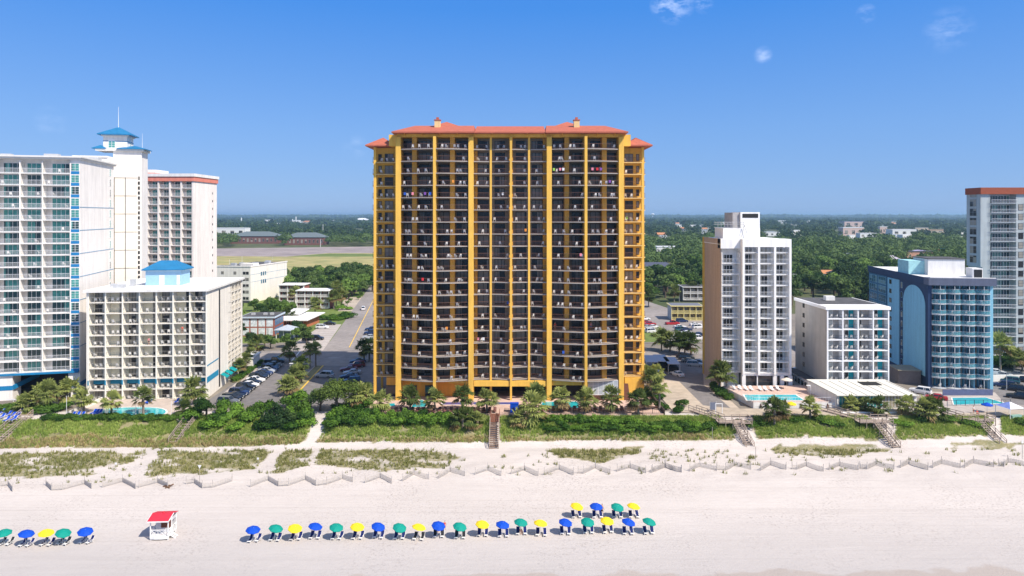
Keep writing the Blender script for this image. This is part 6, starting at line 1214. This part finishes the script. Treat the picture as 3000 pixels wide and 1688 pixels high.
def palm(px, pyc, pyb, lab, rad=1.75, grp='palms', z=None, terr=False):
    rad *= 1.45
    p = atT(px, pyb) if terr else at(px, pyb, .1); h = max(.8, (pyb - pyc) * p.y / F - rad * .1); k = round(h * 2) / 2
    if k not in PT: PT[k] = palm_trunk(k, int(k * 2))
    t, b = PT[k]; o = empty('palm_tree', (p.x, p.y, p.z - .1), rnd.uniform(0, 6.28), lab, 'palm tree', grp); o.scale = (1, 1, h / k); t.obj('trunk', o)
    PCR[rnd.randrange(5)].obj('crown', o, (b[0], b[1], k), 0, sc=(rad, rad, rad * k / h))
A = [(1115, 1172, 1212), (1202, 1160, 1207), (1275, 1167, 1209), (1354, 1157, 1209), (1427, 1164, 1212), (1570, 1151, 1206), (1644, 1159, 1207), (1722, 1165, 1211), (1793, 1161, 1211), (1870, 1165, 1216)]
for i, a in enumerate(A): palm(*a, 'fan palm along the yellow hotel pool deck, %s from left' % ORD[i], 1.9, 'palms along the yellow hotel deck', terr=False)
palm(1356, 1222, 1256, 'low bushy palm on the bank left of the dark stairs', 2.1, terr=True); palm(1400, 1228, 1250, 'smaller low palm just left of the dark stairs', 1.5, terr=True); palm(1558, 1190, 1238, 'big bushy palm on the bank right of the dark stairs', 2.5, terr=True); palm(1525, 1222, 1246, 'dark low palm shrub touching the stairs on their right', 1.6, terr=True)
for i, a in enumerate([(1067, 1146, 1190), (1055, 1150, 1196), (1036, 1158, 1200)]): palm(*a, 'palm in the green strip left of the yellow hotel, %s from right' % ORD[i], 1.9, 'palms left of the yellow hotel')
for i, a in enumerate([(1897, 1090, 1150), (1909, 1105, 1165), (1932, 1127, 1204), (1888, 1160, 1200), (1922, 1092, 1140)]): palm(*a, 'palm in the strip right of the yellow hotel, %s of the clump' % ('back left', 'middle', 'front right and tallest', 'low front left', 'back right')[i], 1.7, 'palms right of the yellow hotel')
palm(2108, 1085, 1148, 'left one of two tall palms before the tan side wall', 2.2); palm(2128, 1096, 1150, 'right one of two tall palms before the tan side wall', 2.0)
palm(2269, 1196, 1246, 'stout leaning palm on the bank below the raised terrace', 2.0, terr=True); palm(2297, 1194, 1226, 'palm just behind the stout one, beside the yellow parasol', 1.6, terr=True); palm(2374, 1188, 1228, 'single palm on the bank right of the yellow parasol', 1.7, terr=True)
for i, a in enumerate([(2496, 1180, 1204), (2532, 1184, 1204), (2575, 1186, 1217), (2661, 1184, 1217), (2712, 1196, 1230), (2737, 1192, 1228)]): palm(*a, 'palm in front of the pool house, %s from left' % ORD[i], 1.5 + .12 * i, 'palms before the pool house', terr=True)
palm(2931, 1008, 1092, 'tall palm before the rust-banded hotel, left one', 2.6); palm(2972, 1043, 1090, 'palm before the rust-banded hotel, right one', 2.2); palm(2995, 1050, 1088, 'palm cut off by the right edge', 2.0)
for i, a in enumerate([(1938, 985, 1028), (1963, 996, 1030), (1990, 994, 1038), (2006, 994, 1038), (2024, 999, 1040)]): palm(*a, 'palm on the far kerb of the boulevard, %s from the yellow hotel' % ORD[i], 2.4, 'palms on the boulevard')
for i, a in enumerate([(142, 1146, 1199), (204, 1138, 1185), (81, 1180, 1207), (118, 1158, 1200)]): palm(*a, 'palm before the dark archway of the white hotel, %s' % ('large in the middle', 'rightmost', 'low left one', 'behind the large one')[i], 2.2 - .2 * (i == 2), 'palms before the white hotel')
for i, a in enumerate([(245, 1166, 1214), (326, 1171, 1219), (420, 1160, 1219), (535, 1196, 1218)]): palm(*a, 'palm around the kidney-shaped pool, %s from left' % ORD[i], 1.7, 'palms around the left pool')
palm(567, 1139, 1186, 'big palm at the right corner of the cream hotel', 2.3)
MEDP = [(925, 1019, 1074), (908, 1022, 1078), (883, 1062, 1119), (876, 1088, 1126), (858, 1094, 1142), (838, 1124, 1160), (851, 1126, 1157)]
for i, a in enumerate(MEDP): palm(*a, 'slim palm on the planted median, %s counting from the boulevard' % ORD[i], 1.7, 'palms on the median')
for i, a in enumerate([(702, 1069, 1102), (719, 1052, 1090), (729, 1034, 1078)]): palm(*a, 'palm in the hedge beside the cream hotel, %s from the sea' % ORD[i], 1.5, 'palms beside the cream hotel')
for i, a in enumerate([(753, 1005, 1058), (849, 1024, 1062), (1067, 1017, 1058), (1082, 1017, 1058)]): palm(*a, 'dark palm at the boulevard crossing, %s from left' % ORD[i], 2.2, 'palms at the crossing')
for i, a in enumerate([(845, 920, 950), (923, 888, 922), (985, 840, 900), (863, 853, 895), (1002, 862, 902), (978, 868, 905)]): palm(*a, 'palm near the white motel and restaurant, %s' % ('beside the brick building', 'before the nearer wing', 'tall right of the motel', 'between the motel wings', 'rightmost', 'low right of the motel')[i], 2.5, 'palms near the white motel')
for i, a in enumerate([(1900, 865, 900), (2030, 845, 880), (1975, 852, 884)]): palm(*a, 'palm behind the yellow motel, %s' % ('far left', 'right one', 'middle')[i], 2.8, 'palms behind the yellow motel')
# ------------------------------------------------------------------ leafy crowns
def leaf_cloud(blobs, n, size, seed, flat=.35):
    r = np.random.RandomState(seed); B_ = np.array(blobs, float); w = B_[:, 3] ** 2; idx = r.choice(len(B_), n, p=w / w.sum())
    d = r.normal(size=(n, 3)); d /= np.linalg.norm(d, axis=1)[:, None]; d[:, 2] = np.where(d[:, 2] < -.35, -d[:, 2] * .6, d[:, 2])
    rad = B_[idx, 3] * (.62 + .48 * r.rand(n) ** .6); c = B_[idx, :3] + d * rad[:, None] * np.array([1, 1, .85])
    nr = d + r.normal(size=(n, 3)) * .45; nr /= np.linalg.norm(nr, axis=1)[:, None]
    t = np.cross(nr, r.normal(size=(n, 3))); t /= np.linalg.norm(t, axis=1)[:, None]; b = np.cross(nr, t); s = size * (.6 + .8 * r.rand(n))[:, None]
    V = np.stack([c - t * s * .5, c - b * s * .32, c + t * s * .5, c + b * s * .32], 1).reshape(-1, 3); return V
def cloud_mesh(name, V, m):
    n = len(V) // 4; o = npobj(name, V, np.arange(n * 4).reshape(-1, 4), [m]); me = o.data; bpy.data.objects.remove(o); return me
treel = leafmat('tree_leaf', (.035, .08, .018), (.17, .27, .055)); treed = leafmat('dark_tree_leaf', (.026, .06, .018), (.11, .17, .045)); brightl = leafmat('bright_shrub_leaf', (.035, .09, .012), (.16, .29, .035)); hedgel = leafmat('hedge_leaf', (.03, .075, .012), (.09, .17, .025)); bark = M('bark', (.12, .09, .07), .95, .2, 2)
def tree_proto(seed, H_, R_, m, n=700, size=.9, conic=False):
    r = random.Random(seed); bl = []
    for k in range(9 if not conic else 12):
        if conic: t = k / 12; a = r.uniform(0, 6.28); q = R_ * (1 - t) * .6; bl.append((q * math.cos(a), q * math.sin(a), H_ * (.22 + .72 * t), R_ * (1 - t) * .55 + .3))
        else: a = r.uniform(0, 6.28); q = r.uniform(.15, .7) * R_; bl.append((q * math.cos(a), q * math.sin(a), H_ * r.uniform(.45, .80) - q * .12, R_ * r.uniform(.32, .52)))
    me = cloud_mesh('crown', leaf_cloud(bl, n, size, seed), m)
    g = G(bark); g.tube([(0, 0, -.3), (.1, 0, H_ * .3), (.05, .1, H_ * .62)], [R_ * .07 + .08, R_ * .05 + .05, .06], 7)
    for b in bl[:5]: g.tube([(.08, 0, H_ * .28), (b[0] * .6, b[1] * .6, b[2] * .8), (b[0], b[1], b[2])], [R_ * .035 + .04, .05, .02], 5, cap=False)
    return me, g
TP = [tree_proto(40 + k, 11, 5.2, treel if k % 2 else treed, 1300, 1.0) for k in range(6)]; TB = [tree_proto(60 + k, 7, 3.6, treel, 900, .75) for k in range(2)]; PI = [tree_proto(70 + k, 15, 3.4, treed, 900, .9, True) for k in range(2)]
def tree(p, sc, pr, lab, grp, name='tree'):
    me, g = pr; o = empty(name, p, rnd.uniform(0, 6.28), lab, 'tree', grp); o.scale = (sc * rnd.uniform(.9, 1.12), sc * rnd.uniform(.9, 1.12), sc * rnd.uniform(.88, 1.1))
    c = bpy.data.objects.new('crown', me); COL.objects.link(c); c.parent = o; g.obj('trunk', o); return o
ZONES = [  # ground outline on the photo, area per tree (m2), scale, prototypes, label, group
    ([(770, 828), (1094, 812), (1094, 866), (1000, 884), (930, 872), (780, 880)], 62, .95, TP, 'round broadleaf tree in the grove behind the white motel', 'trees of the grove behind the white motel'),
    ([(735, 905), (770, 878), (868, 905), (862, 925), (745, 938)], 40, .55, TP, 'low leafy tree between white block and white motel', 'trees between the white block and white motel'),
    ([(1000, 880), (1060, 868), (1060, 874), (1012, 905), (985, 912)], 60, .38, TB, 'small shrubby tree right of the white motel', 'small trees right of the white motel'),
    ([(700, 1012), (862, 1010), (880, 1022), (700, 1024)], 26, .42, TP, 'dark low tree along the far side of the boulevard', 'dark low trees along the boulevard'),
    ([(858, 985), (890, 978), (900, 1010), (860, 1012)], 22, .45, TP, 'dark green tree beside the restaurant canopy', 'dark trees beside the restaurant'),
    ([(640, 930), (700, 925), (704, 1000), (650, 1010)], 60, .55, TP, 'shaded tree squeezed behind the cream hotel', 'trees behind the cream hotel'),
    ([(560, 700), (1130, 704), (1130, 722), (560, 727)], 230, 1.05, TP, 'dark tree of the row in front of the brick offices', 'trees before the brick offices'),
    ([(1885, 735), (2072, 735), (2072, 872), (2000, 872), (1885, 885)], 170, 1.22, TP, 'leafy tree of the wood between yellow hotel and tan tower', 'trees between the yellow hotel and tan tower'),
    ([(2312, 735), (2600, 735), (2600, 868), (2312, 905)], 190, 1.22, TP, 'leafy tree of the wood between tan tower and blue hotel', 'trees between the tan tower and blue hotel'),
    ([(2480, 850), (2590, 840), (2580, 905), (2480, 905)], 70, .95, PI, 'dark conifer behind the grey hotel roof', 'dark conifers behind the grey hotel'),
    ([(2600, 735), (2850, 735), (2850, 860), (2600, 860)], 240, 1.22, TP, 'leafy tree of the wood behind the blue hotel', 'trees behind the blue hotel')]
spots = []; rt = random.Random(21)
for zi, (P, area, sc, pr, lab, grp) in enumerate(ZONES):
    W = [at(a, b) for a, b in P]; PW = [(q.x, q.y) for q in W]; x0, x1 = min(q[0] for q in PW), max(q[0] for q in PW); y0, y1 = min(q[1] for q in PW), max(q[1] for q in PW)
    n = int((x1 - x0) * (y1 - y0) / area); loc = []
    for _ in range(n * 3):
        if len(loc) >= n: break
        x, y = rt.uniform(x0, x1), rt.uniform(y0, y1)
        if not inpoly(x, y, PW): n -= 1 if _ % 3 == 0 else 0; continue
        if any(abs(x - hx * y / hy) < hr * .85 and hy - hr - 10 - max(0, hy - 320) * .16 < y < hy + hr for hx, hy, hr in HOUSES): continue
        if any((x - q[0]) ** 2 + (y - q[1]) ** 2 < area * .35 for q in loc): continue
        loc.append((x, y))
    spots += [(x, y, zi) for x, y in loc]
spots.sort(key=lambda s: s[1]); WOOD = []
for i, (x, y, zi) in enumerate(spots):
    P, area, sc, pr, lab, grp = ZONES[zi]; s = sc * rt.uniform(.75, 1.2)
    if i < 285:
        sz = 'tall ' if s > sc * 1.02 else 'lower '
        tree((x, y, 0), s, pr[rt.randrange(len(pr))], (sz + lab), grp + (', taller ones' if sz == 'tall ' else ', lower ones'))
    else: WOOD.append((x, y, s * 5.2, 11 * s))
# ------------------------------------------------------------------ the far woods
def woods(name, pts, n, size, m, lab, seed):
    r = np.random.RandomState(seed); pts = np.array(pts); k = len(pts); N_ = k * n; idx = np.repeat(np.arange(k), n)
    d = r.normal(size=(N_, 3)); d /= np.linalg.norm(d, axis=1)[:, None]; d[:, 2] = np.abs(d[:, 2]) * 1.0 - .25
    lob = 1 + .35 * np.sin(d[:, 0] * 3.1 + idx * 1.7) * np.cos(d[:, 1] * 3.7 + idx * .9); rad = pts[idx, 2] * (.75 + .35 * r.rand(N_)) * lob
    c = np.stack([pts[idx, 0] + d[:, 0] * rad, pts[idx, 1] + d[:, 1] * rad, pts[idx, 3] * .62 + d[:, 2] * rad * .8 * pts[idx, 3] / (pts[idx, 2] * 2.1)], 1)
    nr = d + r.normal(size=(N_, 3)) * .35; nr /= np.linalg.norm(nr, axis=1)[:, None]; t = np.cross(nr, r.normal(size=(N_, 3))); t /= np.linalg.norm(t, axis=1)[:, None]; b = np.cross(nr, t)
    s = (size * pts[idx, 2] * (.6 + .8 * r.rand(N_)))[:, None]; V = np.stack([c - t * s * .5, c - b * s * .4, c + t * s * .5, c + b * s * .4], 1).reshape(-1, 3)
    return npobj(name, V, np.arange(N_ * 4).reshape(-1, 4), [m], label=lab, cat='woods', kind='stuff')
woodl = leafmat('woodland_leaf', (.020, .046, .018), (.105, .165, .045))
def blocked(x, y):
    for hx, hy, hr in HOUSES:
        if abs(x - hx * y / hy) < hr * y / hy * .9 and hy - hr - 8 - hy * .28 < y < hy + hr: return True
    py = PY + 84000 / y; px = PX + x * F / y
    if px < 1115 and 722 < py < 900: return True
    return False
mid = list(WOOD); rr = np.random.RandomState(5)
def scat(n, y0, y1, rad, hh):
    out = []
    while len(out) < n:
        y = math.sqrt(rr.uniform(y0 ** 2, y1 ** 2)); x = rr.uniform(-.82, .82) * y
        if blocked(x, y): continue
        # clearings
        if noise.noise(Vector((x * .006, y * .004, 3))) > .42: continue
        k = rr.uniform(.75, 1.25) * (1 + .25 * noise.noise(Vector((x * .01, y * .01, 9)))); out.append((x, y, rad * k, hh * k))
    return out
near_r = [(x, y, a, b) for x, y, a, b in scat(1050, 520, 1000, 7.4, 14) if x > 60 or y > 920]
woods('woodland', mid + near_r, 170, .26, woodl, 'dense green wood filling the middle distance on both sides of the yellow hotel', 3)
woods('woodland', scat(3000, 950, 2200, 8, 15), 60, .42, woodl, 'continuous far woods below the horizon', 4)
woods('woodland', scat(5200, 2200, 7500, 17, 17), 28, .75, woodl, 'bluish band of woods along the horizon', 6)
woods('woodland', scat(2200, 7500, 14500, 55, 24), 24, .9, woodl, 'thin blue line of the farthest woods on the horizon', 8)
# ------------------------------------------------------------------ shrubs on the bank and hedges
SH = [(lambda k: cloud_mesh('foliage', leaf_cloud([(random.Random(k * 9 + q).uniform(-.7, .7), random.Random(k * 7 + q).uniform(-.5, .5), random.Random(k * 5 + q).uniform(.25, .75), random.Random(k + q).uniform(.45, .65)) for q in range(6)], 850, .24, k), m))(k) for k, m in enumerate((brightl, brightl, brightl, hedgel, hedgel))]
def shrub(px, py, sx, sz, bright, lab, grp, terr=True, name='shrub'):
    p = atT(px, py) if terr else at(px, py, 0); me = SH[rnd.choice([0, 1, 2])] if bright else SH[rnd.choice([3, 4])]
    o = bpy.data.objects.new(name, me); COL.objects.link(o); o.location = p; o.rotation_euler = (0, 0, rnd.uniform(0, 6.28)); o.scale = (sx * rnd.uniform(.85, 1.2), sx * rnd.uniform(.85, 1.2), sz * rnd.uniform(.8, 1.25)); tag(o, lab, 'shrub', grp)
for i in range(26): px = 985 + i * 13.2; shrub(px, 1236 + 9 * math.sin(i * 1.9), 1.5, 1.45, i % 4 != 3, 'leafy shrub on the bank left of the dark stairs, %s' % ('%s from left' % ORD[i] if i < 13 else '%s from the stairs' % ORD[25 - i]), 'shrubs left of the dark stairs')
for i in range(22): px = 1596 + i * 13; shrub(px, 1232 + i * .6, 1.35, .95 if i % 3 else 1.2, True, 'bright green shrub below the right yellow hotel fence, %s' % ('%s from left' % ORD[i] if i < 11 else '%s from right' % ORD[21 - i]), 'shrubs below the right deck fence')
for i in range(18): px = 1880 + i * 12.5; shrub(px, 1252 + 4 * math.sin(i), 1.5, .9, i % 5 != 4, 'spreading green shrub on the bank before the sandy lot, %s' % ('%s from left' % ORD[i] if i < 9 else '%s from right' % ORD[17 - i]), 'shrubs before the sandy lot')
for i in range(20): px = 1600 + i * 25; shrub(px, 1256 + 6 * math.sin(i * 2.3), 1.8, .7, i % 3 != 1, 'low creeping shrub of the lower bank right of the stairs, %s' % ('%s from left' % ORD[i] if i < 10 else '%s from right' % ORD[19 - i]), 'low shrubs of the right bank')
for i in range(30): px = 140 + i * 13; shrub(px, 1229 + 3 * math.sin(i * 2.1), 1.3, .85, i % 5 == 2, 'dark hedge shrub below the kidney-shaped pool deck, %s' % ('%s from left' % ORD[i] if i < 15 else '%s from right' % ORD[29 - i]), 'hedge shrubs below the left pool deck')
LS_ = [(565, 1228), (650, 1215), (670, 1232), (700, 1215), (720, 1238), (745, 1225), (775, 1205), (850, 1195), (865, 1215), (880, 1235), (845, 1240), (890, 1215), (905, 1230), (870, 1180), (630, 1245), (600, 1250), (800, 1255), (760, 1258), (690, 1256), (640, 1232), (895, 1246), (860, 1256)]
for i, (a, b) in enumerate(LS_): shrub(a, b, 2.1, 1.9 if b < 1240 else 1.2, i % 6 != 5, 'big green shrub of the thicket at the seaward end of the street, %s in it' % ORD[i], 'thicket at the street end')
R_S = [(975, 1225), (995, 1245), (1010, 1225), (965, 1250), (1020, 1205), (1045, 1215), (1068, 1196), (1052, 1232), (1000, 1205)]
for i, (a, b) in enumerate(R_S): shrub(a, b, 2.0, 1.7, True, 'green shrub around the dark tree right of the sandy path, %s of the group' % ORD[i], 'shrubs right of the sandy path')
for i, px in enumerate((2170, 2200, 2235, 2330, 2400, 2430, 2460, 2640, 2700, 2780, 2830, 2860, 2990)): shrub(px, 1240 + 10 * math.sin(i * 1.3), 1.6, .8, i % 2, 'low shrub in the grass of the right-hand bank, %s from left' % ORD[i], 'low shrubs of the far right bank')
for i in range(14): t = i / 13; a = 690 + 72 * t; b = 1118 - 52 * t; shrub(a, b, 1.3, .9, i % 2, 'clipped shrub of the hedge beside the cream hotel, %s from the sea' % ORD[i], 'hedge beside the cream hotel', False, 'hedge_shrub')
for i, (a, b) in enumerate([(960, 936), (985, 938), (1005, 935), (1020, 930), (1012, 908), (930, 905), (955, 902)]): shrub(a, b, 3, 1.6, True, 'rounded shrub by the kerb near the restaurant, %s of the group' % ORD[i], 'shrubs near the restaurant', False)
for i, (a, b) in enumerate([(2100, 1150), (2108, 1160), (2120, 1166), (2130, 1172), (2092, 1142), (1920, 1130), (1925, 1150), (1932, 1170), (1942, 1200), (1995, 1190), (1985, 1208), (1910, 1110)]): shrub(a, b, 1.5, 1.3, i > 4, 'shrub along the driveway between yellow hotel and tan tower, %s of the group' % ORD[i], 'shrubs along the driveway', False)
for i, (a, b) in enumerate([(20, 1203), (50, 1207), (66, 1198), (100, 1205), (128, 1211), (160, 1205), (185, 1200)]): shrub(a, b, 2.2, 1.2, False, 'dark shrub in the garden of the tall white hotel, %s from left' % ORD[i], 'garden shrubs of the white hotel', False)
for i, (a, b) in enumerate([(2940, 1080), (2960, 1078), (2985, 1075), (2915, 1070)]): shrub(a, b, 3.2, 2.4, False, 'dark hedge before the rust-banded hotel, %s of the group' % ORD[i], 'hedges before the rust-banded hotel', False)
# distinctive trees at the street end
def big(px, py, H_, R_, m, lab, seed, n=2200, conic=False, size=.45, kind='tree'):
    me, g = tree_proto(seed, H_, R_, m, n, size, conic); p = atT(px, py); o = empty(kind, p, 0, lab, 'tree'); c = bpy.data.objects.new('crown', me); COL.objects.link(c); c.parent = o; g.obj('trunk', o)
olivl = leafmat('olive_tree_leaf', (.03, .055, .012), (.14, .20, .04))
big(985, 1208, 7.6, 4.9, olivl, 'large spreading olive-green tree at the foot of the side street', 90, 4500, size=.40); big(938, 1204, 4.6, 3.0, treed, 'smaller dark tree left of the large olive-green one', 91, 1800, size=.38); big(604, 1222, 4.4, 2.7, hedgel, 'round dense green tree at the right end of the left pool', 92, 3200, size=.30)
big(806, 1250, 5.2, 2.6, treed, 'dark bushy pine in the thicket at the street end', 93, 2600, True, .36, 'pine_tree'); big(838, 1248, 3.8, 2.2, treed, 'smaller dark pine right beside the bushy pine', 94, 1500, True, .34, 'pine_tree')
# ------------------------------------------------------------------ dune grass and ground cover
def blades(name, n_try, y0, y1, hh, m, seed, test, lab, per=7):
    r = np.random.RandomState(seed); C_ = []
    while n_try > 0:
        n_try -= 1; x = r.uniform(-118, 122); y = r.uniform(y0, y1)
        if test(x, y, r): C_.append((x, y, zt(x, y)))
    C_ = np.array(C_); k = len(C_); i = np.repeat(np.arange(k), per); N_ = k * per; a = r.uniform(0, 6.283, N_); ln = r.uniform(.1, .55, N_) * hh; ht = hh * r.uniform(.45, 1.15, N_); w = .045 + .03 * r.rand(N_)
    b = C_[i] + np.stack([r.normal(0, .13, N_), r.normal(0, .13, N_), np.full(N_, -.05)], 1); tip = b + np.stack([np.cos(a) * ln, np.sin(a) * ln, ht], 1); sd = np.stack([-np.sin(a) * w, np.cos(a) * w, np.zeros(N_)], 1)
    V = np.stack([b - sd, b + sd, tip + sd * .4, tip - sd * .4], 1).reshape(-1, 3); return npobj(name, V, np.arange(N_ * 4).reshape(-1, 4), [m], label=lab, cat='grass', kind='stuff')
grm = leafmat('dune_grass_blade', (.26, .27, .09), (.52, .47, .20), trans=.4); grg = leafmat('bank_grass_blade', (.12, .23, .035), (.40, .49, .12), trans=.4)
def t_low(x, y, r):
    v = veg(x, y)
    if v == 0 or bank_at(x, y): return False
    return r.rand() < v * (.6 + .6 * noise.noise(Vector((x * .35, y * .45, 5))))
def t_bank(x, y, r): return bank_at(x, y) and (y > 135.5 or r.rand() < .35) and noise.noise(Vector((x * .3, y * .3, 2))) > -.45
def t_bankd(x, y, r): return bank_at(x, y) and y < 134.5 + 1.5 * noise.noise(Vector((x * .1, 1, 1))) and noise.noise(Vector((x * .25, y * .3, 8))) > -.35
blades('dune_grass', 34000, 108, 131, .55, grm, 1, t_low, 'olive dune grass growing in patches on the low sand', 7)
blades('bank_grass', 40000, 129, 142, .55, grg, 2, t_bank, 'green grass and creepers covering the upper bank', 8)
blades('sea_oats', 30000, 127, 139, .60, leafmat('sea_oats_blade', (.28, .26, .10), (.62, .50, .26), trans=.4), 3, t_bankd, 'tawny sea oats along the foot of the bank', 7)
# ------------------------------------------------------------------ air
hm = bpy.data.materials.new('haze'); hm.use_nodes = True; N = hm.node_tree.nodes; N.remove(N['Principled BSDF']); v = N.new('ShaderNodeVolumePrincipled'); v.inputs['Color'].default_value = (.50, .77, 1.0, 1); v.inputs['Density'].default_value = .000105; v.inputs['Anisotropy'].default_value = .2
hm.node_tree.links.new(v.outputs[0], N['Material Output'].inputs['Volume'])
G(hm).box(-13500, 13500, -60, 15800, -5.5, 78).obj('haze', None, kind='stuff', label='thin blue haze in the air', cat='haze')
